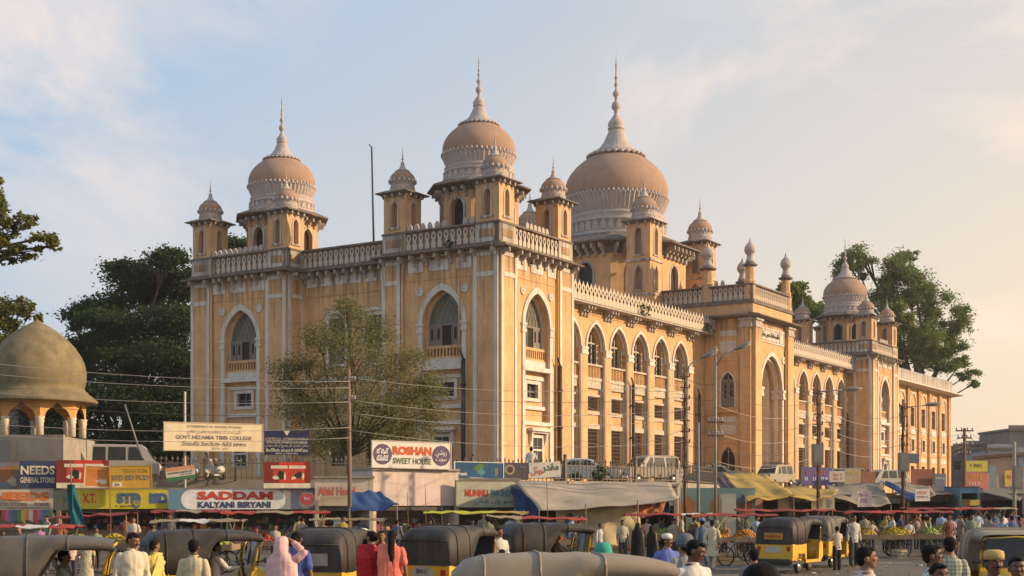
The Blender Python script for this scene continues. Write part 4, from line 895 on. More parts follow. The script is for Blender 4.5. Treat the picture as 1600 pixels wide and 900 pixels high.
# ---------------- shops below the terrace ----------------
SH = mat('rolled_shutter', (.10, .085, .07), .8, .3, 3, .2, 20)
PINKW = mat('pink_whitewash', (.62, .49, .43), .9, .15, 1, .15, 12, stain=.7, stainc=(.35, .25, .2))
GOODS = [paint(c, .2, 0) for c in ((.4, .06, .05), (.45, .33, .08), (.08, .14, .3), (.45, .42, .38), (.08, .2, .1), (.35, .12, .2), (.5, .2, .06), (.12, .12, .14))]
def shop(px0, px1, label, wallm, top, fascia, Y=61.0, goods='shelf', depth=3.2, seed=0, open_=True, rz=.12):
    a = (px0-CX)/F*Y; b = (px1-CX)/F*Y; wx = (b-a)*(1/math.cos(rz)-1)/2*(1.15 if rz > .2 else 1); Y += (b-a)/2*math.tan(rz)*.9 if rz > .2 else 0; a -= wx; b += wx; r_ = random.Random(seed)
    s_ = empty('shop', ((a+b)/2, Y+(b-a)*.06+.35, 0), rz, label, 'shop'); w = b-a
    k = MB(); k.box(-w/2, 0, 0, -w/2+.18, depth, top); k.box(w/2-.18, 0, 0, w/2, depth, top); k.box(-w/2+.18, depth-.15, 0, w/2-.18, depth, top); obj('wall', k, [wallm], s_)
    k = MB(); k.box(-w/2+.18, 0.01, fascia, w/2-.18, .22, top-.01); obj('fascia', k, [wallm], s_)
    k = MB(); k.box(-w/2-.05, -.1, top, w/2+.05, depth, top+.1); obj('roof', k, [CONC], s_)
    if open_:
        k = MB(); k.box(-w/2+.25, .3, 0, w/2-.25, .9, .85); k.box(-w/2+.2, .25, .85, w/2-.2, .95, .9); obj('counter', k, [WOODP], s_)
        k = MB(); k.box(-w/2+.18, .1, fascia-.22, w/2-.18, .3, fascia, 0); obj('shutter_box', k, [SH], s_)
        n = int(w/.34)
        for row_ in range(3):
            z = .9+.34*row_ if row_ else .9
            sh = MB(); sh.box(-w/2+.2, 1.3, z+.28 if row_ else z, w/2-.2, 1.6, z+.31 if row_ else z+.02); obj('shelf', sh, [WOODP], s_) if row_ < 2 else None
        for i in range(n):
            for z in (.9, 1.21):
                if r_.random() < .75:
                    k = MB(); x = -w/2+.35+i*(w-.7)/n; hh = r_.uniform(.12, .28); k.box(x, .5 if z < 1 else 1.3, z, x+r_.uniform(.15, .28), .75 if z < 1 else 1.5, z+hh); k.box(x+.03, .48 if z < 1 else 1.28, z+hh*.3, x+.13, .5 if z < 1 else 1.3, z+hh*.7, 1)
                    obj('packet', k, [r_.choice(GOODS), r_.choice(GOODS)], s_)
    return s_
shop(-60, 84, 'general store under the two NEEDS signs', CRM, 2.72, 1.85, seed=1)
shop(84, 262, 'dark telephone shop under the long yellow sign', CONC, 2.72, 1.9, seed=2)
shop(262, 490, 'dark eating house under the red SADDAM sign', CONC, 2.72, 1.9, seed=3)
shop(490, 581, 'low shop with stained grey wall left of the pink upper wall', CRM, 3.25, 2.0, seed=4)
shop(582, 711, 'sweet shop with tall pink whitewashed upper wall under the ROSHAN board', PINKW, 3.62, 2.0, seed=5, rz=.55, Y=61.3, depth=2.2)
shop(711, 812, 'small pan shop under the MUNNU board', CRM, 3.2, 1.95, seed=6, Y=64.0)
shop(812, 1064, 'long stall front under the big tan tarpaulin', CONC, 2.9, 2.0, seed=7, Y=62)
k = MB(); k.box(0, 0, 0, 3.6, .2, 2.85); o = obj('painted_wall', k, [paint((.22, .32, .26))], loc=onz(1064, 66)); tag(o, 'short turquoise painted wall between two lamp poles', 'wall')
for q in ((.35, .5), (1.75, .5), (3.1, .45)):
    k = MB(); k.prism([(q[0]-.35, 1.6), (q[0]+.35, 1.6), (q[0]+.35, 2.1), (q[0], 2.5), (q[0]-.35, 2.1)], -.02, .001); obj('painted_shape', k, [paint((.35, .16, .07))], o)
k = MB(); k.box(-.35, -.2, 0, .35, .3, 2.55); k.box(-.30, -.23, .5, .30, -.2, 2.3, 1); o = obj('junction_box', k, [paint((.45, .40, .32)), paint((.5, .45, .36))], loc=onz(1137, 62)); tag(o, 'tall cream electrical cabinet at the foot of the second lamp pole', 'cabinet')
# hanging clothes in the NEEDS shop
for i in range(13):
    k = MB(); x = at(5+i*6.2, 800, 60.2); k.prism([(-.08, 0), (.08, 0), (.09, -.42-.1*(i % 3)), (-.09, -.45)], 0, .04); o = obj('hanging_packet', k, [GOODS[(i*5) % 8]], loc=(x.x, 60.2, 1.82)); tag(o, ('red','mustard','white','green','pink','orange','dark','blue','red','mustard','white','green','pink')[i]+' sachet strip '+('at the left edge of the doorway', 'below the N', 'below the first E', 'below the second E', 'below the D', 'below the S', 'right of the S')[min(6, i//2)]+(', left one' if i % 2 == 0 else ', right one')+' in the general store', 'sachets', 'sachet strips hung across the shop door')

# ---------------- tarpaulins and awnings ----------------
def cloth_mat(name, c, var=.25, stain=.4): return mat(name, c, .85, var, 1.2, .35, 6, stain=stain, stainc=tuple(x*.5 for x in c))
TAN = cloth_mat('tan_canvas', (.36, .29, .21)); BLU = cloth_mat('blue_plastic', (.03, .07, .18)); YEL = cloth_mat('yellow_plastic', (.38, .25, .06)); RED = cloth_mat('red_cloth', (.33, .05, .035), .4, .7); CREAMC = cloth_mat('cream_cloth', (.55, .45, .27)); PURP = cloth_mat('dark_plastic', (.09, .07, .09)); GREYT = cloth_mat('grey_tarpaulin', (.22, .18, .14)); ORG = cloth_mat('striped_orange', (.45, .17, .07)); LIME = cloth_mat('lime_plastic', (.45, .42, .04)); SHEET = cloth_mat('sheet_roof', (.12, .105, .09))
def patch(c4, m_, label, name='tarpaulin', cat='tarpaulin', sag=.15, nx=16, ny=8, wr=.05, group=None, poles=None, seed=0, polez=0):
    p00, p10, p11, p01 = [Vector(p) for p in c4]; r_ = random.Random(seed+int(p00.x*13)); ph = [r_.uniform(0, 6) for _ in range(6)]
    top = []; cen = (p00+p10+p11+p01)/4
    for j in range(ny+1):
        v = j/ny
        for i in range(nx+1):
            u = i/nx; p = p00*(1-u)*(1-v)+p10*u*(1-v)+p11*u*v+p01*(1-u)*v
            z = -sag*4*u*(1-u)*(.35+.65*v)*.5 - sag*2*v*(1-v)*.5 + wr*(math.sin(9*u+ph[0]+3*v)+.6*math.sin(17*u+ph[1]-5*v)+.5*math.sin(13*v+ph[2]+4*u))
            if v == 1: z -= wr*1.2*abs(math.sin(7*u+ph[3]))
            nrm = (p10-p00).cross(p01-p00).normalized(); 
            if abs(nrm.z) > .35: q = p+Vector((0, 0, z))
            else: q = p+nrm*z*1.2
            top.append(q-cen)
    nn = len(top); th = Vector((0, 0, -.02)); nrm = (p10-p00).cross(p01-p00).normalized()*.02
    k = MB(); W = nx+1
    f = [(j*W+i, j*W+i+1, (j+1)*W+i+1, (j+1)*W+i) for j in range(ny) for i in range(nx)]
    k.add([tuple(p) for p in top]+[tuple(p+nrm) for p in top], f+[tuple(reversed([x+nn for x in q])) for q in f], sm=True)
    bd = [i for i in range(W)]+[j*W+nx for j in range(1, ny+1)]+[ny*W+i for i in range(nx-1, -1, -1)]+[j*W for j in range(ny-1, 0, -1)]
    k.add([tuple(top[i]) for i in bd]+[tuple(top[i]+nrm) for i in bd], [(i, (i+1) % len(bd), (i+1) % len(bd)+len(bd), i+len(bd)) for i in range(len(bd))])
    o = obj(name, k, [m_], loc=cen); tag(o, label, cat, group)
    if poles:
        for u, v in poles:
            p = p00*(1-u)*(1-v)+p10*u*(1-v)+p11*u*v+p01*(1-u)*v-cen; kk = MB(); kk.tube([(p.x, p.y, p.z+.02), (p.x+.03, p.y, -cen.z+polez)], .03, 6); obj('pole', kk, [WOODP], o)
    return o
patch((at(803, 751, 62), at(1048, 754, 63), at(1062, 777, 57.5), at(842, 793, 57)), TAN, 'big tan tarpaulin sloping from the terrace wall over the stalls', sag=.35, wr=.05, nx=30, ny=12, poles=((0, 1), (.33, 1), (.7, 1), (1, 1)))
patch((at(800, 760, 62.5), at(846, 782, 61.4), at(842, 806, 61.2), at(806, 806, 62.4)), BLU, 'deep blue plastic sheet hanging beside the MUNNU board', 'plastic_sheet', 'plastic sheet', sag=.1)
patch((at(868, 796, 58.6), at(1000, 789, 58.6), at(1002, 850, 58.4), at(872, 862, 58.4)), CREAMC, 'cream cloth curtain hanging under the tan tarpaulin', 'curtain', 'curtain', sag=.05, wr=.09, nx=26)
patch((at(998, 786, 58.2), at(1040, 783, 58.2), at(1036, 797, 57.9), at(998, 806, 57.8)), ORG, 'orange striped cloth flap beside the cream curtain', 'cloth_flap', 'cloth', sag=.08)
patch((at(1036, 783, 59), at(1046, 781, 59), at(1046, 806, 59), at(1034, 806, 59)), BLU, 'narrow blue sheet next to the orange striped flap', 'plastic_sheet', 'plastic sheet', sag=.02)
patch((at(548, 766, 60.2), at(594, 767, 60.2), at(624, 789, 57), at(546, 795, 57)), BLU, 'bright blue awning over the low shop by the timber pole', 'awning', 'awning', sag=.2, poles=((0, 1), (.95, 1)))
patch((at(1128, 737, 72), at(1197, 740, 73), at(1240, 773, 66), at(1165, 779, 65)), YEL, 'yellow plastic awning sloping toward the auto-rickshaws', 'awning', 'awning', sag=.2, poles=((0, 1), (1, 1)))
patch((at(1115, 748, 70), at(1132, 742, 71), at(1168, 782, 65), at(1150, 786, 65)), PURP, 'dark plastic flap left of the yellow awning', 'plastic_sheet', 'plastic sheet', sag=.1)
patch((at(1200, 757, 74), at(1310, 763, 76), at(1306, 772, 68), at(1236, 776, 66)), YEL, 'olive yellow tarpaulin edge running right of the yellow awning', sag=.25)
patch((at(1290, 757, 84), at(1378, 752, 86), at(1392, 789, 73), at(1300, 773, 71)), GREYT, 'wide grey tarpaulin over the stalls below the parked vans', sag=.4, poles=((0, 1), (1, 1)))
patch((at(1374, 752, 84), at(1390, 752, 84), at(1446, 778, 74), at(1420, 779, 74)), BLU, 'blue stripe of plastic laid over the grey tarpaulins', 'plastic_sheet', 'plastic sheet', sag=.1)
patch((at(1385, 751, 86), at(1452, 755, 88), at(1462, 774, 76), at(1425, 775, 75)), GREYT, 'smaller grey tarpaulin right of the blue stripe', sag=.25)
patch((at(1448, 756, 88), at(1476, 758, 90), at(1490, 771, 80), at(1450, 772, 79)), SHEET, 'short sloping sheet roof beside the propped white board', 'sheet_roof', 'roof', sag=.03, wr=.01)
patch((at(1532, 757, 90), at(1600, 768, 92), at(1594, 783, 78), at(1534, 768, 80)), SHEET, 'brown sheet roof sloping down at the right, its near edge pale', 'sheet_roof', 'roof', sag=.03, wr=.015)
patch((at(1575, 756, 100), at(1660, 760, 102), at(1660, 778, 92), at(1590, 774, 90)), SHEET, 'dark sheet roof at the right edge under the tall buildings', 'sheet_roof', 'roof', sag=.03, wr=.015)
# right-hand stalls: dark cabins below the roofs
def cabin(px0, px1, Y, z1, label, c, seed):
    a = (px0-CX)/F*Y; b = (px1-CX)/F*Y; w = b-a; s_ = empty('stall', ((a+b)/2, Y, 0), 0, label, 'stall')
    k = MB(); k.box(-w/2, 0, 0, -w/2+.1, 3, z1); k.box(w/2-.1, 0, 0, w/2, 3, z1); k.box(-w/2+.1, 2.9, 0, w/2-.1, 3, z1); obj('wall', k, [c], s_)
    k = MB(); k.box(-w/2+.1, .02, z1-.35, w/2-.1, .1, z1-.01); obj('fascia', k, [c], s_); k = MB(); k.box(-w/2-.02, -.02, z1, w/2+.02, 3, z1+.06); obj('roof', k, [SHEET], s_)
    k = MB(); k.box(-w/2+.15, .2, 0, w/2-.15, .7, .8); obj('counter', k, [WOODP], s_)
    r_ = random.Random(seed)
    for i in range(int(w/.45)):
        kk = MB(); x = -w/2+.25+i*.45; kk.box(x, .25, .8, x+.3, .55, .8+r_.uniform(.1, .35)); kk.box(x+.05, .23, .85, x+.2, .25, .95, 1); obj('packet', kk, [r_.choice(GOODS), r_.choice(GOODS)], s_)
    return s_
for a, b, Y, z, lb, c in ((1140, 1236, 72, 2.7, 'dark stall under the yellow awning', CONC), (1236, 1330, 75, 2.5, 'dark stall under the wide grey tarpaulin', CONC), (1330, 1420, 78, 2.4, 'stall behind the banana carts', GREYT), (1420, 1500, 82, 2.5, 'stall under the short sheet roof', CONC),
                          (1500, 1530, 80, 3.0, 'narrow blue fronted kiosk with yellow fascia', paint((.10, .22, .30))), (1532, 1600, 84, 2.6, 'purple grey shutter shop under the brown sheet roof', paint((.22, .18, .19))), (1600, 1680, 88, 2.6, 'dark shop at the right edge of the street', CONC)):
    cabin(a, b, Y, z, lb, c, int(a))
G2 = 'small boards along the far stalls'
for a in ((1252, 730, 1300, 758, 90, (.16, .13, .28), 'purple and white notice board on the railing behind the lamp pole', [('~5', .5, .3, .7, .25, 'orange'), ('~6', .5, .65, .8, .25, 'white')]),
          (1296, 736, 1320, 753, 88, (.55, .45, .38), 'white board with red words under the parked vans', [('~6', .5, .35, .7, .3, 'red'), ('~6', .5, .7, .7, .3, 'red')]),
          (1320, 733, 1346, 757, 90, (.42, .33, .22), 'buff banner with yellow heading on the railing', [('~6', .5, .25, .8, .22, 'yellow')]),
          (1346, 737, 1368, 756, 89, (.28, .13, .07), 'brown red cloth banner on the railing', []),
          (1424, 733, 1457, 760, 86, (.26, .10, .07), 'rust red tin sheet leaning behind the lamp pole', []),
          (1460, 740, 1478, 761, 86, (.15, .18, .22), 'blue grey board beside the rust red sheet', [('~5', .5, .35, .8, .2, 'white')]),
          (1418, 709, 1436, 724, 72, (.10, .11, .17), 'small blue plate mounted high beside the cable box', []),
          (1510, 720, 1543, 737, 84, (.50, .42, .08), 'yellow shop sign in a dark frame under the lattice pole', [('~7', .48, .45, .6, .35, 'black', .04)]),
          (1508, 738, 1545, 764, 85, (.50, .18, .15), 'pink and red striped poster hoarding below the yellow sign', [('~6', .4, .3, .6, .3, 'yellow'), ('~4', .4, .7, .5, .25, 'cream')]),
          (1545, 728, 1557, 762, 86, (.16, .22, .24), 'tall narrow blue green poster panel', []),
          (1570, 735, 1585, 760, 88, (.55, .35, .10), 'yellow and orange poster beside the pale concrete pole', [('~3', .5, .4, .5, .3, 'red')]),
          (1557, 742, 1569, 762, 88, (.35, .26, .2), 'brownish poster between the blue and yellow posters', []),
          (1596, 740, 1625, 760, 90, (.25, .28, .22), 'green white board at the right edge', [('~6', .5, .5, .8, .4, 'white')]),
          (1340, 767, 1362, 792, 70, (.60, .50, .45), 'white banner with violet words hanging from the grey tarpaulin', [('~5', .5, .25, .8, .2, (.4, .05, .25)), ('~3', .5, .6, .5, .3, (.4, .05, .25))]),
          (1430, 764, 1453, 783, 72, (.62, .55, .48), 'propped white board with red heading near the sheet roof', [('~6', .5, .3, .7, .25, 'red'), ('~9', .5, .65, .8, .2, 'grey')]),
          (1268, 776, 1304, 797, 69, (.40, .36, .28), 'grubby cream banner with tall grey script', [('~7', .5, .5, .8, .7, 'grey')]),
          (1180, 779, 1192, 796, 68, (.5, .25, .25), 'small pink sheet under the yellow awning', []),
          (1216, 776, 1233, 796, 68, (.52, .44, .36), 'small white cloth under the right end of the yellow awning', []),
          (1057, 733, 1062, 757, 66, (.6, .5, .4), 'narrow white strip notice on the cable pole', []),
          (1063, 733, 1072, 757, 65.6, (.6, .5, .4), 'white notice with red lines beside the cable pole', [('~5', .5, .2, .8, .14, 'red'), ('~5', .5, .5, .8, .14, 'red'), ('~4', .5, .8, .6, .14, 'red')]),
          (1498, 780, 1516, 797, 80, (.2, .14, .06), 'dark board with gold letters over the blue kiosk', [('~6', .5, .4, .8, .25, 'yellow')]),
          (1516, 781, 1531, 790, 79, (.4, .3, .05), 'small yellow board right of the dark gold lettered one', [])):
    sign(a[6], a[0], a[1], a[2], a[3], a[4], a[5], [t if len(t) > 6 else t for t in a[7]], rot=((a[0]*7) % 9-4)*.5)

# ---------------- distant buildings on the right, house behind the trees ----------------
def building(px0, px1, py, Y, c, label, wins, dep=14, band=None):
    a = (px0-CX)/F*Y; b = (px1-CX)/F*Y; w = b-a; zt = CAMH+(HY-py)*Y/F
    s_ = empty('town_house', ((a+b)/2, Y, 0), 0, label, 'building')
    holes = [[(x-ww/2-.0, z), (x+ww/2, z), (x+ww/2, z+hh), (x-ww/2, z+hh)] for x, z, ww, hh in wins]
    k = MB(); k.facade([(-w/2, 0), (w/2, 0), (w/2, zt), (-w/2, zt)], holes, 0, .4); k.box(-w/2, .6, 0, w/2, dep, zt-.05); k.box(-w/2, .41, 0, -w/2+.3, .6, zt-.1); obj('wall', k, [c], s_)
    k = MB(); k.box(-w/2-.3, -.4, zt, w/2+.3, dep, zt+.35); k.box(-w/2, -.05, zt+.35, w/2, .1, zt+.9, 1); obj('roof', k, [DK, c], s_)
    for x, z, ww, hh in wins:
        k = MB(); k.box(x-ww/2, .3, z, x+ww/2, .34, z+hh, 1); k.box(x-.05, .2, z, x+.05, .3, z+hh); k.box(x-ww/2, .2, z+hh*.6, x+ww/2, .29, z+hh*.6+.08); obj('window', k, [WD, GLS], s_)
    return s_
BG1 = mat('blue_grey_render', (.28, .27, .31), .9, .15, .5, 0, stain=.5); BG2 = mat('brown_grey_render', (.21, .18, .17), .9, .2, .5, 0, stain=.5); BG3 = mat('pale_blue_render', (.36, .36, .41), .9, .15, .4, 0, stain=.5)
building(1489, 1513, 702, 215, BG2, 'narrow brown grey building right against the end of the college', [(-.5, 7, 1, 1.3), (.7, 4, .8, 1.2)])
building(1510, 1557, 697, 230, BG1, 'long blue grey building with flat roof behind the yellow sign', [(-1, 7.6, .9, 1.2), (1, 7.6, .9, 1.2)])
building(1543, 1582, 703, 205, BG3, 'pale blue building with tall narrow windows beside the concrete pole', [(-.8, 3.5, .6, 4), (.9, 3.5, .6, 4)])
building(1556, 1605, 691, 235, BG1, 'grey building with stepped roof behind the pale blue one', [(-1.4, 8.5, 1, 1.2), (1.4, 8.5, 1, 1.2)])
building(1576, 1650, 673, 222, BG2, 'highest dark grey building at the right edge', [(-2, 8, 1, 1.5), (0, 8, 1, 1.5)])
building(1590, 1680, 712, 150, BG3, 'pale blue house with windows behind the right-hand stalls', [(-2, 4, .8, 1.6), (0, 4, .8, 1.6)])
building(-90, 30, 640, 120, BG2, 'dim house behind the domed pavilion at far left', [(-1, 6, 1, 1.5), (2, 6, 1, 1.5)])
building(228, 297, 612, 150, mat('mauve_render', (.18, .13, .12), .9, .2, .5, 0), 'mauve house half hidden by the dark trees left of the college', [(0, 8, 2.6, 1.6), (0, 11.5, 2.6, 1.4)])

# ---------------- domed pavilion at the left ----------------
Yp = 64.4; cx0 = at(58, 600, Yp).x
pv = empty('domed_pavilion', (cx0, Yp, 0), 0, 'small domed pavilion with mouldy grey dome and ochre scalloped arches at the left', 'pavilion')
s34 = Yp/F
def zp(y): return CAMH+(HY-y)*s34
OR2 = mat('orange_ochre', (.58, .30, .10), .9, .1, .8, .1, 12, stain=.2, stainc=(.3, .15, .06))
k = MB(); k.lathe([(2.30, zp(618)), (2.32, zp(613)), (2.22, zp(611)), (2.14, zp(606)), (2.20, zp(602)), (2.24, zp(592)), (2.24, zp(582)), (2.16, zp(568)), (2.0, zp(556)), (1.72, zp(542)), (1.38, zp(530)), (.98, zp(519)), (.58, zp(510.5)), (.28, zp(505)), (.08, zp(501)), (0, zp(498))], 48); obj('dome', k, [DOMEG], pv)
k = MB(); k.lathe([(2.0, zp(629)), (2.74, zp(630.5)), (2.78, zp(627)), (2.42, zp(617)), (2.2, zp(612))], 32); obj('eave', k, [DOMEG], pv)
ap = 2.05; side = 2*ap*math.tan(math.pi/8)
k = MB()
for i in range(8):
    k.M = Matrix.Rotation(math.pi/4*i, 4, 'Z') @ Matrix.Translation((0, -ap, 0))
    z0 = zp(655); zt = zp(628); a = side/2; ow = a-.22
    hole = [(-ow, z0), (-ow*.95, z0+.12), (-ow*.8, z0+.30), (-ow*.55, z0+.42), (-ow*.42, z0+.44), (-.12, z0+.60), (0, z0+.72), (.12, z0+.60), (ow*.42, z0+.44), (ow*.55, z0+.42), (ow*.8, z0+.30), (ow*.95, z0+.12), (ow, z0)]
    k.facade([(-a, z0), (-ow, z0)] + hole[1:-1] + [(ow, z0), (a, z0), (a, zt+.1), (-a, zt+.1)], [], 0, .25, 0)
    k.M = Matrix()
obj('arcade', k, [OR2], pv)
for i in range(8):
    q = math.pi/4*i+math.pi/8; rr = ap/math.cos(math.pi/8)-.16; k = MB(); k.lathe([(.17, zp(684)), (.17, zp(664)), (.21, zp(661)), (.18, zp(659)), (.23, zp(655)), (.2, zp(654))], 14, rr*math.sin(q), rr*math.cos(q)); obj('column', k, [CRM], pv)
k = MB(); k.lathe([(1.9, zp(652)), (1.95, zp(628))], 8, rot=R(22.5), sm=False); k = MB(); k.box(-1.25-.15, -2.45, 0, 2.05, -2.2, zp(683)); k.box(-2.4, -2.2, 0, 2.05, 2.2, zp(686)); obj('plinth', k, [CONC], pv)

# ---------------- trees ----------------
def leafmat(name, c, var=.5):
    m_ = mat(name, c, .75, var, .9, 0); ns = m_.node_tree.nodes; ls = m_.node_tree.links; p = ns['Principled BSDF']
    tr = N('ShaderNodeBsdfTranslucent', ns); mi = N('ShaderNodeMixShader', ns); mi.inputs[0].default_value = .38
    ls.new(p.inputs['Base Color'].links[0].from_socket, tr.inputs['Color']); ls.new(p.outputs[0], mi.inputs[1]); ls.new(tr.outputs[0], mi.inputs[2]); ls.new(mi.outputs[0], ns['Material Output'].inputs['Surface']); return m_
def leaves(name, blobs, n, size, m_, parent, seed=0, sub=9, spread=.22, flat=1.0, origin=Vector((0, 0, 0)), slim=.55):
    g = np.random.default_rng(seed); C_ = []
    vol = np.array([b[3]*b[4]*b[5] for b in blobs])**(2/3); cnt = (vol/vol.sum()*n).astype(int)
    for b, c in zip(blobs, cnt):
        k = max(4, int(sub)); d = g.normal(size=(k, 3)); d /= np.linalg.norm(d, axis=1)[:, None]; d *= g.uniform(.45, 1.0, (k, 1))
        w = g.dirichlet(np.ones(k)*1.2); ids = g.choice(k, c, p=w)
        off = g.normal(size=(c, 3))*spread*g.uniform(.6, 1.3, (k, 1))[ids]
        off[:, 2] *= flat
        p = (d[ids]+off)*np.array(b[3:6])+np.array(b[:3]); C_.append(p)
    P = np.concatenate(C_)-np.array(origin); M_ = len(P)
    u = g.normal(size=(M_, 3)); u[:, 2] *= .6; u /= np.linalg.norm(u, axis=1)[:, None]; v = np.cross(u, g.normal(size=(M_, 3))); v /= np.linalg.norm(v, axis=1)[:, None]
    s = size*g.uniform(.6, 1.4, (M_, 1)); u *= s; v *= s*slim
    V = np.stack([P-u, P+v, P+u, P-v], 1).reshape(-1, 3)
    me = bpy.data.meshes.new(name); me.vertices.add(len(V)); me.vertices.foreach_set('co', V.astype(np.float32).ravel())
    me.loops.add(M_*4); me.loops.foreach_set('vertex_index', np.arange(M_*4, dtype=np.int32)); me.polygons.add(M_); me.polygons.foreach_set('loop_start', np.arange(0, M_*4, 4, dtype=np.int32)); me.update(calc_edges=True)
    me.materials.append(m_)
    return obj(name, me, parent=parent)
BARK = mat('bark', (.06, .045, .033), .95, .3, 4, .3, 20)
def tree(base, blobs, n, size, m_, label, tr=.3, seed=0, group=None, fork=None, **kw):
    """blobs in world space; trunk from base forks into limbs that reach into every clump"""
    t = empty('tree', base, 0, label, 'tree', group); b0 = Vector(base); r_ = random.Random(seed)
    fk = Vector(fork) if fork else b0+Vector((0, 0, (min(b[2] for b in blobs)-b0.z)*.75))
    k = MB(); mid = (b0+fk)/2+Vector((r_.uniform(-.3, .3), r_.uniform(-.3, .3), 0))
    k.tube([b0-b0, mid-b0, fk-b0], [tr*1.25, tr, tr*.85], 9); obj('trunk', k, [BARK], t)
    k = MB()
    for b in blobs:
        c = Vector(b[:3]); m1 = fk.lerp(c, .5)+Vector((r_.uniform(-.1, .1), r_.uniform(-.1, .1), .08))*(c-fk).length
        L = (c-fk).length; rr = min(tr*.6, tr*.22+L*.012)
        k.tube([fk-b0, fk.lerp(m1, .5)-b0, m1-b0, c-b0], [rr, rr*.8, rr*.55, rr*.25], 6)
        for q in range(5):
            d = Vector((r_.gauss(0, 1), r_.gauss(0, 1), r_.gauss(.2, .7))).normalized(); e = c+Vector((d.x*b[3], d.y*b[4], d.z*b[5]))*.9
            k.tube([m1.lerp(c, .6)-b0, (c*.4+e*.6)-b0+Vector((0, 0, .05)), e-b0], [rr*.3, rr*.18, rr*.05], 4)
    o = obj('limbs', k, [BARK], t)
    c = leaves('crown', blobs, n, size, m_, t, seed, origin=b0, **kw)
    return t
def bl(px, py, Y, rx, rz, ry=None):
    p = at(px, py, Y); s = Y/F; return (p.x, p.y, p.z, rx*s, (ry or rx)*s, rz*s)
DKG = leafmat('dark_leaves', (.035, .06, .016)); OLV = leafmat('olive_leaves', (.14, .145, .035)); ACA = leafmat('acacia_leaves', (.19, .175, .065)); RG = leafmat('bright_leaves', (.14, .19, .04)); PALM = leafmat('palm_leaves', (.06, .085, .02))
Yt = 122
tree((at(190, 780, Yt).x, Yt, 3), [bl(*q) for q in ((262, 405, Yt-3, 30, 18), (205, 425, Yt, 34, 20), (290, 440, Yt, 38, 26), (240, 450, Yt+2, 55, 30), (160, 480, Yt, 34, 22), (120, 497, Yt+2, 30, 18), (190, 505, Yt-2, 50, 28), (270, 500, Yt-1, 50, 32), (140, 540, Yt, 50, 26), (220, 560, Yt-2, 65, 32), (110, 580, Yt+3, 45, 30), (285, 570, Yt, 45, 40), (180, 620, Yt, 80, 30), (100, 640, Yt+2, 60, 30), (260, 640, Yt-1, 60, 35), (370, 385, Yt+8, 20, 16), (120, 690, Yt, 90, 35), (250, 695, Yt, 70, 30))],
     150000, .15, DKG, 'huge dark green spreading tree behind the left end of the college', .35, 3, sub=40, spread=.30, flat=.75)
Yr = 205
tree((at(1440, 780, Yr).x, Yr, 0), [bl(*q) for q in ((1345, 400, Yr, 30, 14), (1330, 430, Yr, 26, 22), (1395, 420, Yr-2, 26, 24), (1425, 450, Yr, 36, 30), (1375, 460, Yr, 26, 26), (1460, 480, Yr, 30, 28), (1495, 500, Yr, 24, 22), (1440, 520, Yr-3, 40, 26), (1485, 535, Yr, 30, 22), (1410, 490, Yr-3, 30, 24), (1400, 545, Yr, 22, 18), (1505, 565, Yr, 14, 10), (1470, 565, Yr, 30, 18), (1512, 585, Yr-2, 16, 9), (1522, 600, Yr-2, 9, 6), (1440, 560, Yr, 35, 22), (1420, 400, Yr, 12, 10), (1310, 420, Yr+1, 16, 14))],
     62000, .21, RG, 'tall airy green tree rising behind the far domed tower at the right', .6, 5, sub=20, spread=.19, slim=.45)
tree((at(1250, 780, 170).x, 170, 3), [bl(*q) for q in ((1246, 455, 170, 20, 16), (1255, 480, 170, 16, 20), (1275, 490, 170, 14, 16), (1240, 500, 170, 14, 20))], 6000, .34, RG, 'small green tree showing between the portal and the far tower', .3, 6, sub=9, spread=.2)
tree((at(878, 780, 150).x, 150, 3), [bl(*q) for q in ((880, 303, 150, 7, 9), (868, 345, 150, 14, 10), (1058, 405, 150, 7, 14), (1060, 440, 150, 7, 12))], 2600, .25, DKG, 'dark tree top peeping out behind the great dome', .3, 8, sub=8)
Ya = 77
tree((at(545, 760, Ya).x, Ya, TZ), [bl(*q) for q in ((470, 640, Ya, 40, 30), (680, 640, Ya, 22, 26), (620, 690, Ya, 60, 22), (500, 700, Ya, 50, 20), (440, 580, Ya, 22, 20), (670, 610, Ya, 28, 24), (545, 500, Ya, 36, 24), (500, 525, Ya, 34, 22), (590, 520, Ya, 34, 22), (550, 545, Ya-1, 50, 26), (470, 565, Ya, 32, 20), (640, 560, Ya, 32, 22), (600, 575, Ya-1, 46, 26), (520, 590, Ya, 46, 26), (665, 595, Ya, 26, 20), (455, 605, Ya, 28, 16), (640, 620, Ya, 40, 22), (570, 630, Ya-1, 56, 26), (500, 640, Ya, 40, 22), (650, 660, Ya, 36, 22), (590, 675, Ya, 46, 22), (540, 475, Ya, 18, 12), (610, 640, Ya-1, 30, 30), (520, 680, Ya, 44, 18))],
     44000, .075, ACA, 'feathery olive acacia tree in front of the recessed wall between the left towers', .13, 11, sub=60, spread=.30, slim=.4)
Yl = 52
tree((at(-120, 780, Yl).x, Yl+4, 0), [bl(*q) for q in ((30, 345, Yl, 26, 14), (65, 372, Yl, 26, 15), (85, 385, Yl, 12, 8), (40, 395, Yl, 28, 14), (5, 365, Yl, 24, 22), (0, 320, Yl, 14, 20), (-5, 290, Yl, 10, 18), (15, 405, Yl, 20, 10), (-40, 350, Yl, 50, 60), (-60, 420, Yl, 60, 40))],
     9000, .085, OLV, 'olive tree branch reaching in at the upper left edge', .35, 12, sub=16, spread=.15, fork=tuple(at(-100, 440, Yl)))
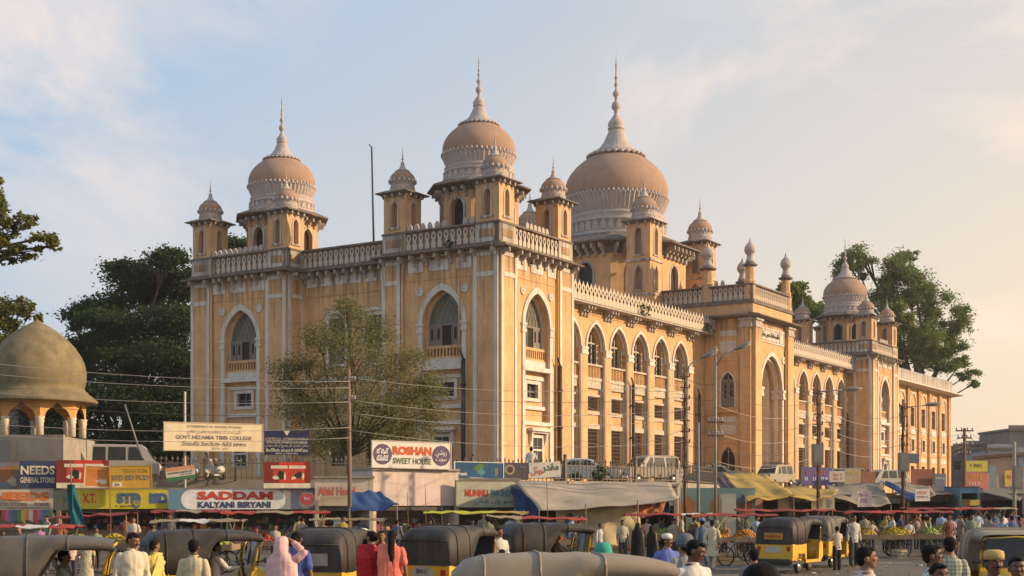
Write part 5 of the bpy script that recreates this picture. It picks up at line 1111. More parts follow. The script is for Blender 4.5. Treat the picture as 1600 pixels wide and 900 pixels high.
tree((at(10, 780, 90).x, 90, 3), [bl(*q) for q in ((10, 500, 90, 30, 22), (45, 485, 90, 14, 14), (30, 470, 90, 10, 8), (-10, 480, 90, 24, 24), (60, 500, 90, 8, 14), (20, 540, 90, 40, 26))], 9000, .13, OLV, 'small olive tree behind the pavilion dome', .25, 14, sub=14, spread=.18)
# shrubs on the terrace beside the railing
for (px, py, Yy, s_, lb) in ((935, 738, 74, .5, 'small spiky shrub behind the railing between the parked cars'), (900, 735, 74.5, .35, 'tiny bush behind the railing beside the sedan'), (735, 720, 72.5, .5, 'low green hedge behind the blue advertising board'), (650, 705, 72, .7, 'bush behind the ROSHAN signboard')):
    p = at(px, py, Yy); o = leaves('shrub', [(p.x, p.y, TZ+s_*.8, s_*1.1, s_, s_)], 500, .07, PALM, None, int(px), origin=Vector((p.x, p.y, TZ))); o.location = (p.x, p.y, TZ); tag(o, lb, 'shrub')

# ---------------- poles, lamps, wires ----------------
def pole(px, ytop, Y, label, m_=GALV, r=.09, arms=(), lamp=None, box=None, group=None, lean=0, r2=None, insul=True, cat='utility pole', braid=False, z0=0, boxm=None):
    p = at(px, ytop, Y); e = empty('utility_pole', (p.x, Y, z0), 0, label, cat, group); H_ = p.z-z0
    k = MB(); k.tube([(0, 0, 0), (lean*.5, 0, H_*.5), (lean, 0, H_)], [r, (r+(r2 or r*.75))/2, r2 or r*.75], 10); obj('shaft', k, [m_], e)
    for (dz, w) in arms:
        k = MB(); k.box(-w/2, -.05, H_-dz-.05, w/2, .05, H_-dz+.03); obj('cross_arm', k, [RUST], e)
        for x in (-w/2+.06, -w/6, w/6, w/2-.06):
            k = MB(); k.lathe([(.03, 0), (.05, .04), (.03, .07), (.055, .11), (.03, .16), (0, .18)], 8, x, 0, H_-dz+.03); obj('insulator', k, [PT], e)
    if lamp:
        L = at(lamp[0], lamp[1], Y)-Vector((p.x, Y, z0)); k = MB(); s0 = H_-lamp[2]
        k.tube([(0, 0, s0), (L.x*.35, 0, s0+(L.z-s0)*.62), (L.x, 0, L.z)], [.035, .03, .028], 7); obj('lamp_arm', k, [GALV], e)
        d = 1 if L.x > 0 else -1; sl = math.atan2(L.z-s0-(L.z-s0)*.62, abs(L.x)*.65)
        k = MB(Matrix.Translation((L.x, 0, L.z)) @ Matrix.Rotation(-d*sl, 4, 'Y'))
        k.ell((d*.35, 0, .02), (.45, .14, .10), 14, 8); k.ell((d*.42, 0, -.04), (.30, .10, .07), 12, 6, 1); obj('lamp_head', k, [GALV, paint((.45, .38, .28))], e)
    if box:
        x0, y0, x1, y1 = box; a = at(x0, y1, Y); b = at(x1, y0, Y); k = MB(); k.box(a.x-p.x, -.4, a.z-z0, b.x-p.x, -.1, b.z-z0); k.box(a.x-p.x+.05, -.42, a.z-z0+.1, b.x-p.x-.05, -.4, b.z-z0-.1, 1); obj('switch_box', k, [boxm or paint((.25, .22, .18)), boxm or paint((.28, .25, .2))], e)
    if braid:
        for q in range(5):
            rr = random.Random(q+int(px)); k = MB(); pts = []
            z = H_-.2
            while z > max(1.5, H_-5.5): pts.append((.08*math.cos(z*2+q*1.3)+rr.uniform(-.05, .05), .08*math.sin(z*2+q*1.3)-.05, z)); z -= .35
            k.tube(pts, .014, 5); obj('cable', k, [PIPE], e)
        for q in range(7):
            rr = random.Random(q*3+int(px)); z = H_-.4-q*.5; k = MB(); k.box(-.22, -.12, z, .22, -.06, z+.05); k.lathe([(.03, 0), (.05, .06), (.02, .14)], 7, rr.choice((-.2, .2)), -.09, z+.05); obj('bracket', k, [RUST], e)
    return e, Vector((p.x, Y, p.z))
WP = mat('pole_timber', (.20, .14, .10), .9, .35, 2, .2, 20, zs=.3)
P1, t1 = pole(547, 577, 57.5, 'weathered timber utility pole in front of the acacia tree', WP, .10, lean=-.05, arms=((.5, .5), (1.3, .5)))
P2, t2 = pole(289, 612, 65, 'pale thin pole standing behind the cream college board', paint((.45, .4, .33)), .07, z0=0, cat='pole')
P3, t3 = pole(1070, 576, 62, 'steel pole wrapped in black cables with a street lamp over the far arch', RUST, .065, lamp=(1098, 559, .2), braid=True, cat='street lamp')
P4, t4 = pole(1118, 541, 61, 'tall slim street lamp in front of the portal side wall', GALV, .07, arms=((3.4, .7), (4.0, .7)), lamp=(1150, 546, .9), cat='street lamp')
P5, t5 = pole(1091, 660, 60.5, 'short grey pole between the two portal street lamps', mat('grey_pole', (.2, .19, .18), .8), .08, cat='pole')
P6, t6 = pole(1278, 603, 66, 'street lamp pole hung with insulators and a grey switch box before the far arcade', RUST, .06, lamp=(1322, 609, .3), box=(1267, 694, 1284, 727), braid=True, cat='street lamp')
P7, t7 = pole(1411, 624, 70, 'street lamp with curved arm and grey box before the end wing', RUST, .08, lamp=(1448, 633, .5), box=(1402, 708, 1417, 737), braid=True, cat='street lamp')
P8, t8 = pole(1507, 669, 84, 'rust brown lattice utility pole right of the college', RUST, .12, arms=((.15, 1.1), (.6, .9), (1.05, 1.1), (1.6, .8)))
P9, t9 = pole(1585, 690, 74, 'pale concrete pole with a grey box near the right edge', CONC, .11, box=(1580, 728, 1594, 765))
k = MB(); a = at(222, 716, 61.5); b = at(195, 632, 61.5); k.tube([a-a, (b-a)], .035, 6); o = obj('leaning_pole', k, [GALV], loc=a); tag(o, 'thin bare pole leaning left in front of the dark tree', 'pole')
WIRE = mat('wire', (.10, .09, .08), .6, .1, 3, 0)
def wire(a, b, sag, label, r=.011, m_=None):
    a = Vector(a); b = Vector(b); pts = [a.lerp(b, i/18)-Vector((0, 0, sag*4*(i/18)*(1-i/18)))-a for i in range(19)]
    k = MB(); k.tube(pts, r, 5); o = obj('wire', k, [m_ or WIRE], loc=a); tag(o, label, 'wire', WG); return o
ORD = ['topmost', 'second highest', 'third highest', 'fourth highest', 'fifth highest', 'lowest']
WG = 'overhead wires strung between the poles'
LW = mat('pale_wire', (.45, .40, .34), .5, .1, 3, 0)
for i, (y0, y1, mt) in enumerate(((548, 596, LW), (568, 606, LW), (600, 628, LW), (615, 648, WIRE), (655, 668, LW), (672, 684, LW))):
    wire(at(-300, y0-20, 56), at(547, y1, 57.4), .5, ORD[i]+' overhead wire running from the left edge to the timber pole', m_=mt)
for i, (y0, y1, mt) in enumerate(((604, 620, WIRE), (625, 640, LW), (645, 655, LW), (672, 690, LW), (590, 600, LW))):
    wire(at(547, y0, 57.4), at(1070, y1, 61.9), .45, ORD[i]+' overhead wire from the timber pole to the cable-wrapped lamp pole', m_=mt)
for i in range(6): wire(at(1070, 590+i*26, 61.9), at(1118, 600+i*24, 61), .15, ORD[i]+' short slack wire between the two portal lamp poles')
for i in range(6): wire(at(1118, 610+i*22, 61), at(1278, 625+i*17, 66), .5, ORD[i]+' wire from the slim lamp pole to the insulator pole', m_=LW if i % 2 else WIRE)
for i in range(6): wire(at(1278, 620+i*14, 66), at(1411, 650+i*11, 70), .5, ORD[i]+' wire from the insulator pole to the curved-arm lamp', m_=LW if i % 2 else WIRE)
for i in range(5): wire(at(1411, 660+i*10, 70), at(1507, 675+i*7, 84), .5, ORD[i]+' wire from the curved-arm lamp to the lattice pole')
for i in range(4): wire(at(1507, 670+i*8, 84), at(1585, 700+i*6, 74), .3, ORD[i]+' wire from the lattice pole to the concrete pole')
for i in range(3): wire(at(1070, 610+i*30, 61.9), at(892, 560+i*60, 97), .8, ORD[i]+' service wire from the cable-wrapped pole to the college wall', m_=LW)

# ---------------- vehicles ----------------
def gloss(name, c, rough=.35, var=.08): return mat(name, c, rough, var, 3, .03, 30, stain=.25, stainc=tuple(x*.5+.05 for x in c), spec=.5)
AYEL = gloss('rickshaw_yellow', (.62, .36, .03)); ABLK = gloss('rickshaw_black', (.03, .028, .025), .5); HOOD = mat('dark_vinyl_hood', (.045, .038, .035), .6, .35, 2, .3, 8, stain=.5, stainc=(.14, .12, .10)); HTAN = mat('tan_vinyl_hood', (.26, .205, .145), .6, .12, 2, .25, 6, stain=.3, stainc=(.25, .2, .15)); HGRY = mat('grey_brown_hood', (.105, .09, .078), .6, .2, 2, .3, 8, stain=.4, stainc=(.25, .2, .16))
RUB = mat('tyre_rubber', (.03, .028, .025), .9, .3, 6); CHR = mat('dull_chrome', (.5, .47, .42), .3, .1, 5, 0, metal=.8); SEAT = mat('worn_seat', (.12, .05, .03), .7, .3, 4); CLEAR = mat('windscreen_glass', (.05, .065, .085), .12, .2, 1, 0, spec=.8)
HLAMP = mat('lamp_glass', (.55, .5, .42), .15, .1, 4, 0, spec=.7)
def wheel(m_rad, w=.1):
    def f():
        m = MB(Matrix.Rotation(R(90), 4, 'X')); r = m_rad
        m.lathe([(r*.62, -w*.5), (r*.9, -w*.5), (r, -w*.3), (r, w*.3), (r*.9, w*.5), (r*.62, w*.5)], 20, mi=0, cap=False)
        m.lathe([(0, -w*.3), (r*.62, -w*.42), (r*.64, 0), (r*.62, w*.42), (0, w*.3)], 20, mi=1); m.lathe([(r*.16, -w*.55), (r*.16, w*.55)], 10, mi=1)
        return m.mesh('wheel', [RUB, CHR])
    return cached(('wheel', m_rad, w), f)
def auto_meshes(hood):
    M = {}
    # hood: arched rings along the length
    def ring(x, zl, zt, hw, n=20):
        pts = []
        for i in range(n+1):
            t = math.pi*i/n; c = math.cos(t); s_ = math.sin(t)
            sag = -.012*abs(math.sin(7.5*x+.6))*max(0, s_) if x > -1.1 else 0
            pts.append((x, hw*math.copysign(abs(c)**.32, c)*(1-.06*max(0, s_)), zl+(zt-zl)*abs(s_)**.36+sag))
        return pts
    st = [(-1.33, .90, 1.47, .62), (-1.32, .90, 1.54, .635), (-1.20, .90, 1.66, .645), (-1.05, .90, 1.71, .65), (-.9, .90, 1.725, .655), (-.7, .90, 1.735, .655), (-.50, .92, 1.74, .655), (-.30, 1.20, 1.735, .655), (-.14, 1.46, 1.735, .655), (-.08, 1.52, 1.735, .655), (.1, 1.53, 1.73, .655), (.3, 1.53, 1.72, .65), (.62, 1.52, 1.69, .64), (.78, 1.50, 1.645, .62)]
    m = MB(); m.loft([ring(*s) for s in st]); m.loft([[(p[0]+(.012 if p[0] < -1.2 else 0), p[1]*.975, p[2]-.018) for p in ring(*s)] for s in st])
    b = ring(*st[0]); m.add(b, [tuple(range(len(b)))])
    for x, zt in ((-1.02, 1.705), (-.5, 1.745), (.1, 1.735)):          # hoops pressing through
        zl = .92 if x < -.4 else 1.51; m.tube([(p[0], p[1]*1.004, p[2]+.002) for p in ring(x, zl, zt, .657)], .014, 5)
    m.box(-1.36, -.60, .90, -1.30, .60, .95); m.tube([(-1.345, -.61, 1.44), (-1.345, .61, 1.44)], .012, 5)
    M['hood'] = fixn(m.mesh('hood', [hood]))
    m = MB()     # yellow tub and cowl
    m.prismx([(-.62, .42), (-.645, .55), (-.645, .92), (.645, .92), (.645, .55), (.62, .42)], -1.36, -.98); m.box(-.98, -.645, .62, -.48, -.55, .92); m.box(-.98, .55, .62, -.48, .645, .92); m.box(-.98, -.55, .40, -.45, .55, .45)
    for s_ in (-1, 1):
        m.prism([(-1.0, .42), (-.98, .62), (-.90, .72), (-.72, .74), (-.56, .66), (-.5, .50), (-.48, .42), (-.42, .42), (-.42, .92), (-1.0, .92)], s_*.56, s_*.652)
        m.box(-.45, s_*.56, .33, .62, s_*.645, .42)
        m.prism([(.50, .33), (.62, .33), (.82, .5), (.80, .92), (.62, 1.02), (.56, .9)], s_*.50, s_*.62)
    rings = []
    for x, hw, z0, z1 in ((.58, .62, .34, 1.02), (.80, .60, .36, 1.02), (.98, .50, .42, .98), (1.16, .34, .46, .90), (1.28, .18, .50, .78), (1.31, .05, .55, .68)):
        rings.append([(x, hw*math.copysign(abs(math.cos(t))**.6, math.cos(t)), (z0+z1)/2+(z1-z0)/2*math.copysign(abs(math.sin(t))**.6, math.sin(t))) for t in [2*math.pi*i/18 for i in range(18)]])
    m.loft(rings, cap=True); m.lathe([(.0, .52), (.2, .50), (.27, .40), (.28, .30)], 14, 1.08, 0)
    M['body'] = fixn(m.mesh('body', [AYEL]))
    m = MB(); m.box(-1.33, -.60, .30, .6, .60, .40); m.box(-1.40, -.55, .36, -1.36, .55, .46); m.box(-1.30, -.5, .24, -1.2, .5, .3); M['chassis'] = fixn(m.mesh('chassis', [ABLK]))
    m = MB()
    for s_ in (-1, 1): m.tube([(.60, s_*.61, .95), (.66, s_*.60, 1.3), (.76, s_*.57, 1.56)], .03, 6); pass
    m.tube([(.76, -.57, 1.56), (.80, 0, 1.60), (.76, .57, 1.56)], .022, 6); m.tube([(.60, -.61, .97), (.70, 0, 1.03), (.60, .61, .97)], .03, 6)
    M['windscreen_frame'] = fixn(m.mesh('windscreen_frame', [AYEL]))
    m = MB(); m.loft([[(.70+.06*(1-abs(y)/.56), y, 1.03) for y in (-.56, -.28, 0, .28, .56)], [(.79+.04*(1-abs(y)/.54), y, 1.57) for y in (-.54, -.27, 0, .27, .54)]], close=False); M['windscreen'] = m.mesh('windscreen', [CLEAR])
    m = MB(); m.box(-1.2, -.55, .45, -.62, .55, .72); m.box(-1.26, -.55, .72, -1.10, .55, 1.15); M['seat'] = fixn(m.mesh('seat', [SEAT]))
    m = MB(); m.box(-.12, -.3, .45, .22, .3, .68); m.box(-.2, -.3, .68, -.12, .3, 1.0); M['driver_seat'] = fixn(m.mesh('driver_seat', [SEAT]))
    m = MB(); m.tube([(.62, 0, .5), (.52, 0, 1.02)], .025, 6); m.tube([(.45, -.32, 1.08), (.52, -.1, 1.04), (.52, .1, 1.04), (.45, .32, 1.08)], .016, 6); M['handlebar'] = fixn(m.mesh('handlebar', [ABLK]))
    m = MB(Matrix.Translation((1.24, 0, .86)) @ Matrix.Rotation(R(90), 4, 'Y')); m.lathe([(.05, -.12), (.10, -.04), (.105, .02), (.09, .04)], 14, mi=0); m.lathe([(.09, .035), (.05, .06), (0, .065)], 14, mi=1); M['headlight'] = fixn(m.mesh('headlight', [CHR, HLAMP]))
    m = MB(); m.box(-1.352, -.36, 1.04, -1.34, .36, 1.27); M['rear_window'] = fixn(m.mesh('rear_window', [mat('cloudy_plastic', (.30, .25, .21), .4, .3, 3, 0, spec=.5)]))
    return M
AUTOM = {}
def auto(px, Y, head, hood, label, plate=True, extra=None, group='auto-rickshaws on the street', rw=True, sticker=None, s=1.0):
    if hood.name not in AUTOM: AUTOM[hood.name] = auto_meshes(hood)
    M = AUTOM[hood.name]; e = empty('auto_rickshaw', onz(px, Y), R(head), label, 'auto-rickshaw', group); e.scale = (s, s, s)
    for k in ('hood', 'body', 'chassis', 'windscreen_frame', 'windscreen', 'seat', 'driver_seat', 'handlebar', 'headlight') + (('rear_window',) if rw else ()): obj(k, M[k], parent=e)
    for x, y in ((-.74, -.52), (-.74, .52), (1.08, 0)): obj('wheel', wheel(.215, .11), parent=e, loc=(x, y, .215))
    for y in (-.68, .68):
        k = MB(); k.tube([(.66, y*.88, 1.1), (.78, y, 1.15)], .012, 5); k.ell((.80, y*1.05, 1.15), (.03, .09, .055), 10, 6); obj('mirror', k, [ABLK], e)
    for y in (-.5, .5):
        k = MB(); k.box(-1.385, y-.05, .70, -1.36, y+.05, .84); obj('tail_lamp', k, [paint((.4, .03, .02))], e)
    k = MB(); k.box(-1.372, -.26, .66, -1.36, .26, .84); o = obj('number_plate', k, [paint((.45, .42, .36))], e)
    if sticker:
        txt, c1, c2, w, h, z = sticker; k = MB(); k.box(-1.375, -w/2, z-h/2, -1.345, w/2, z+h/2); o = obj('rear_sticker', k, [paint(c1)], e)
        me = text_mesh(txt, w*.85, h*.55, .03); me.materials.append(paint(c2)); obj('lettering', me, parent=o, M=Matrix.Translation((-1.385, 0, z)) @ Matrix.Rotation(R(-90), 4, 'Z'))
    return e
A1 = auto(100, 21.5, 14, HGRY, 'grey brown hooded auto-rickshaw nearest the lower left corner, blue sticker on its back', sticker=('~7', (.10, .28, .42), (.6, .6, .55), .5, .3, 1.1), rw=False)
A2 = auto(336, 26, 24, HOOD, 'dark hooded auto-rickshaw with passengers in front of the SADDAM sign', sticker=('~6', (.42, .36, .26), (.35, .15, .05), .36, .17, 1.16), rw=False)
A3 = auto(521, 27, 78, HOOD, 'dark auto-rickshaw seen from behind beside the two women in red')
A4 = auto(712, 29.5, 62, HOOD, 'black hooded auto-rickshaw with yellow tail left of the man in white', rw=False, sticker=('~6', (.40, .37, .33), (.1, .1, .1), .34, .2, .80))
A5 = auto(868, 33, 18, HOOD, 'dark auto-rickshaw with open side in front of the cream curtain', rw=False)
A6 = auto(1240, 43, 52, HOOD, 'yellow and black auto-rickshaw with HAIRAA sticker standing on the open road', sticker=('HAIRAA', (.5, .28, .05), (.45, .05, .03), .62, .2, 1.16), rw=False)
A7 = auto(1287, 46.5, 58, HGRY, 'second yellow auto-rickshaw just behind the stickered one', rw=False)
A8 = auto(1572, 26, -97, HTAN, 'yellow auto-rickshaw facing the camera at the right edge', rw=False)
A9 = auto(918, 13.5, 3, HTAN, 'tan hooded auto-rickshaw closest to the camera at the bottom centre', rw=False, s=1.02)
def car(loc, rz, label, paintm, kind='sedan', rack=False, roofm=None, cat='car', group='vehicles parked on the raised forecourt'):
    e = empty('parked_car', loc, rz, label, cat, group)
    P = {'sedan': ([(-2.05, .32), (-2.12, .55), (-2.08, .88), (-1.35, .95), (.85, .92), (1.85, .80), (2.12, .62), (2.12, .36), (1.9, .28), (-1.9, .28)], [(-1.45, .93), (-.95, 1.36), (-.5, 1.43), (.25, 1.41), (.55, 1.32), (1.12, .90)], 1.62, [(-.93, -.18), (-.12, .62)]),
         'van': ([(-1.85, .32), (-1.9, .55), (-1.88, .98), (1.6, .98), (1.84, .85), (1.9, .5), (1.8, .30), (-1.7, .28)], [(-1.86, .97), (-1.74, 1.72), (-1.5, 1.8), (1.0, 1.78), (1.2, 1.66), (1.62, .97)], 1.5, [(-1.6, -.7), (-.6, .25), (.35, 1.02)]),
         'suv': ([(-2.0, .40), (-2.05, .65), (-2.0, 1.02), (1.05, 1.05), (1.9, .98), (2.0, .7), (1.98, .42), (-1.8, .36)], [(-1.98, 1.0), (-1.85, 1.68), (-1.65, 1.76), (.45, 1.74), (.65, 1.64), (1.12, 1.03)], 1.62, [(-1.7, -.85), (-.75, .0), (.1, .55)])}[kind]
    body, cab, W, wins = P; hw = W/2
    m = MB(); nb = len(body)
    rings = [[(x*.985, y, z if z > .4 else z+.04) for x, z in body] if abs(y) > hw-.01 else [(x, y, z) for x, z in body] for y in (-hw, -hw+.07, hw-.07, hw)]
    m.loft(rings, sm=False, cap=True)
    rings = [[(x*(.97 if z > 1.2 else 1), y*(.84 if z > 1.2 else .98), z-(.05 if z > 1.2 and abs(y) > hw-.02 else 0)) for x, z in cab] for y in (-hw+.0, -hw+.14, hw-.14, hw-.0)]
    m.loft(rings, sm=False, cap=True)
    obj('body', m, [paintm], e)
    zt = max(z for x, z in cab); zb = cab[0][1]+.03
    def sd(z): t = (z-cab[0][1])/(zt-cab[0][1]); return (hw)*(.98-.14*min(1, t*1.05))+.004
    for s_ in (-1, 1):
        for i, (a, b) in enumerate(wins):
            z1 = zt-.14; k = MB(); a2 = a+(.22 if i == 0 and kind == 'sedan' else .04); b2 = b-(.25 if i == len(wins)-1 else .0)
            k.add([(a-(.18 if i == 0 and kind == 'sedan' else 0), s_*sd(zb), zb), (b+(.12 if i == len(wins)-1 else 0), s_*sd(zb), zb), (b2, s_*sd(z1), z1), (a2, s_*sd(z1), z1)], [(0, 1, 2, 3)]); k.add([(x, y-s_*.01, z) for x, y, z in k.v], [(3, 2, 1, 0)]); obj('side_window', k, [GLS], e)
    for (xa, za), (xb, zb2), nm in ((cab[-1], cab[-2], 'windscreen'), (cab[0], cab[1], 'rear_screen')):
        d = .012 if xa > 0 else -.012; k = MB(); q = lambda t: (xa+(xb-xa)*t+d, za+(zb2-za)*t+.01)
        (x0, z0), (x1, z1) = q(.1), q(.85); k.add([(x0, -hw*.86, z0), (x0, hw*.86, z0), (x1, hw*.76, z1), (x1, -hw*.76, z1)], [(0, 1, 2, 3)]); k.add([(x-d*.8, y, z) for x, y, z in k.v], [(3, 2, 1, 0)]); obj(nm, k, [GLS], e)
    xf, xr = max(x for x, z in body), min(x for x, z in body)
    for x in (xf-.75, xr+.72):
        for y in (-hw+.03, hw-.03): obj('wheel', wheel(.30, .17), parent=e, loc=(x, y, .30))
    for y in (-hw+.25, hw-.25):
        k = MB(Matrix.Translation((xf-.02, y, .66)) @ Matrix.Rotation(R(90), 4, 'Y')); k.lathe([(.11, -.04), (.11, .02), (.06, .045), (0, .05)], 14); obj('headlight', k, [HLAMP], e)
        k = MB(); k.box(xr-.02, y-.12, .62, xr+.05, y+.12, .76); obj('tail_lamp', k, [paint((.4, .03, .02))], e)
    for x in (xf-.02, xr-.06): k = MB(); k.box(x, -hw+.03, .36, x+.09, hw-.03, .50); obj('bumper', k, [CHR if kind == 'suv' else ABLK], e)
    k = MB(); k.box(xf-.03, -.35, .56, xf+.02, .35, .72); obj('grille', k, [ABLK], e)
    if rack:
        k = MB()
        for y in (-.6, -.3, 0, .3, .6): k.tube([(-1.5, y, zt+.12), (.3, y, zt+.12)], .018, 5)
        for x in (-1.5, -.6, .3): k.tube([(x, -.62, zt+.12), (x, .62, zt+.12)], .02, 5); k.box(x-.02, -.6, zt-.04, x+.02, -.56, zt+.12); k.box(x-.02, .56, zt-.04, x+.02, .6, zt+.12)
        obj('roof_rack', k, [ABLK], e)
    return e
CW = gloss('white_car_paint', (.48, .46, .42)); CG = gloss('grey_car_paint', (.22, .21, .20)); CB = gloss('beige_car_paint', (.30, .25, .19)); CV = gloss('pale_grey_car_paint', (.34, .32, .29)); CD = gloss('dark_car_paint', (.10, .10, .11))
def tz(px, Y): p = onz(px, Y, TZ); return p
car(tz(912, 77.6), R(-6), 'white four-door sedan parked side-on behind the railing', CW, 'sedan')
car(tz(1012, 82.5), R(-150), 'beige four-wheel-drive parked nose-in beside the white sedan', CB, 'suv')
car(tz(1110, 93), R(175), 'grey sedan parked below the side wall of the portal', CG, 'sedan')
car(tz(1208, 104), R(-130), 'beige off-roader with a roof rack and draped windscreen by the portal arch', CB, 'suv', rack=True)
car(tz(1276, 118), R(170), 'silver grey car behind the purple notice board', CG, 'sedan')
car(tz(1318, 118), R(178), 'dusty beige van behind the buff banner', CB, 'van')
car(tz(1386, 124), R(-160), 'pale grey van parked in front of the far domed tower', CV, 'van')
car(tz(190, 67.2), R(12), 'pale minibus van parked on the terrace behind the STD ISD PCO board', CV, 'van')
# scooter and bicycle behind the railing
def two_wheeler(loc, rz, label, motor, cat):
    e = empty('scooter' if motor else 'bicycle', loc, rz, label, cat); r = .24 if motor else .33
    for x in ((-.6, .62) if motor else (-.52, .52)):
        k = MB(Matrix.Translation((x, 0, r)) @ Matrix.Rotation(R(90), 4, 'X'))
        k.lathe([(r-.05*(2 if motor else .6), -.03), (r, -.03), (r+.015, 0), (r, .03), (r-.05*(2 if motor else .6), .03), (r-.05*(2 if motor else .6), -.03)], 22, cap=False, mi=0)
        for i in range(10): a = math.pi*2*i/10; k.tube([(0, 0, 0), (r*.95*math.cos(a), r*.95*math.sin(a), 0)], .006 if not motor else .02, 4, 1)
        obj('wheel', k, [RUB, CHR], e)
    k = MB()
    if motor:
        k.ell((-.5, 0, .55), (.42, .22, .24)); k.box(-.2, -.16, .26, .32, .16, .34); k.loft([[(.34, -.2, .3), (.42, 0, .3), (.34, .2, .3)], [(.40, -.22, .7), (.50, 0, .7), (.40, .22, .7)], [(.40, -.10, .98), (.46, 0, 1.0), (.40, .10, .98)]], close=False); k.loft([[(.37, -.2, .3), (.45, 0, .3), (.37, .2, .3)], [(.43, -.22, .7), (.53, 0, .7), (.43, .22, .7)], [(.43, -.10, .98), (.49, 0, 1.0), (.43, .10, .98)]], close=False); k.ell((.66, 0, .48), (.26, .1, .14)); k.ell((.44, 0, 1.0), (.12, .1, .09))
        obj('body', k, [CW], e); k = MB(); k.ell((-.38, 0, .82), (.38, .15, .07)); obj('saddle', k, [ABLK], e)
    else:
        for a, b in (((-.52, 0, .33), (-.12, 0, .30)), ((-.52, 0, .33), (-.2, 0, .75)), ((-.2, 0, .78), (-.12, 0, .30)), ((-.2, 0, .75), (.36, 0, .78)), ((-.12, 0, .3), (.38, 0, .70)), ((.52, 0, .33), (.36, 0, .92))): k.tube([a, b], .017, 6)
        obj('frame', k, [IRON], e); k = MB(); k.ell((-.22, 0, .84), (.14, .08, .04)); obj('saddle', k, [ABLK], e)
    k = MB(); z = 1.05 if motor else .96; k.tube([(.30, -.3, z), (.42, -.1, z+.04), (.42, .1, z+.04), (.30, .3, z)], .014, 6); obj('handlebar', k, [CHR], e)
    return e
two_wheeler(tz(336, 67.2), R(-110), 'white scooter parked behind the railing under the cream college board', True, 'scooter')
two_wheeler(tz(306, 66.9), R(-75), 'pale grey scooter beside the tilted banner behind the railing', True, 'scooter')
two_wheeler(tz(368, 67.0), R(-80), 'black bicycle leaning behind the railing right of the scooter', False, 'bicycle')

# ---------------- people ----------------
def remesh(mb, name, mats, voxel=.009, fold=0, seed=0, dec=None):
    me = mb.mesh('tmp', [mats[0]]); o = bpy.data.objects.new('tmp', me); COL.objects.link(o)
    md = o.modifiers.new('r', 'REMESH'); md.mode = 'VOXEL'; md.voxel_size = voxel; md.use_smooth_shade = True
    sm = o.modifiers.new('s', 'SMOOTH'); sm.factor = .5; sm.iterations = 2
    bpy.context.view_layer.update()
    new = bpy.data.meshes.new_from_object(o.evaluated_get(bpy.context.evaluated_depsgraph_get())); new.name = name
    bpy.data.objects.remove(o); bpy.data.meshes.remove(me)
    if fold:
        n = len(new.vertices); co = np.empty(n*3); new.vertices.foreach_get('co', co); co = co.reshape(-1, 3); nr = np.empty(n*3); new.vertices.foreach_get('normal', nr); nr = nr.reshape(-1, 3)
        x, y, z = co.T; g = np.random.default_rng(seed); p = g.uniform(0, 6, 8)
        d = np.sin(38*x+9*z+p[0]+3*np.sin(11*z+p[1]))*.5+np.sin(31*y-14*z+p[2]+2*np.sin(9*x+p[3]))*.5+.5*np.sin(52*z+20*x*np.sign(y)+p[4])+.4*np.sin(80*x+30*y+p[5])
        co += nr*(d*fold)[:, None]; new.vertices.foreach_set('co', co.ravel())
    new.update(); new.materials.clear(); new.materials.append(mats[0]); return new
def skin(name, c): return mat(name, c, .55, .08, 6, .05, 60, spec=.35)
SK = [skin('brown_skin', (.23, .115, .06)), skin('dark_skin', (.13, .065, .038)), skin('light_brown_skin', (.33, .175, .095))]
HAIR = mat('black_hair', (.010, .008, .007), .75, .3, 40, .3, 90, spec=.12)
EYEW = mat('eye_white', (.6, .56, .5), .3, .05, 5, 0); LIP = mat('lips', (.20, .07, .05), .6, .1, 9, 0)
FAB = {}
def fab(c, plaid=False):
    k = (tuple(c), plaid)
    if k not in FAB:
        m_ = mat('cloth', c, .9, .10, 5, .35, 40); FAB[k] = m_
        if plaid:
            ns = m_.node_tree.nodes; ls = m_.node_tree.links; t = N('ShaderNodeTexCoord', ns); br = N('ShaderNodeTexBrick', ns); br.offset = 0; br.inputs['Scale'].default_value = 1; br.inputs['Brick Width'].default_value = .05; br.inputs['Row Height'].default_value = .05; br.inputs['Mortar Size'].default_value = .006; mp_ = N('ShaderNodeMapping', ns); mp_.inputs['Rotation'].default_value = (R(90), 0, 0)
            br.inputs['Color1'].default_value = tuple(c)+(1,); br.inputs['Color2'].default_value = tuple(x*.9 for x in c)+(1,); br.inputs['Mortar'].default_value = tuple(x*.45 for x in c)+(1,)
            ls.new(t.outputs['Object'], mp_.inputs[0]); ls.new(mp_.outputs[0], br.inputs['Vector']); ls.new(br.outputs['Color'], ns['Principled BSDF'].inputs['Base Color'])
    return FAB[k]
BASEJ = dict(hipL=(.09, 0, .90), kneeL=(.10, -.015, .48), ankL=(.095, .01, .07), hipR=(-.09, 0, .90), kneeR=(-.10, -.015, .48), ankR=(-.095, .01, .07),
             shL=(.165, .01, 1.385), elL=(.225, .03, 1.11), wrL=(.235, -.04, .87), shR=(-.165, .01, 1.385), elR=(-.225, .03, 1.11), wrR=(-.25, -.04, .87), headR=0, headP=0)
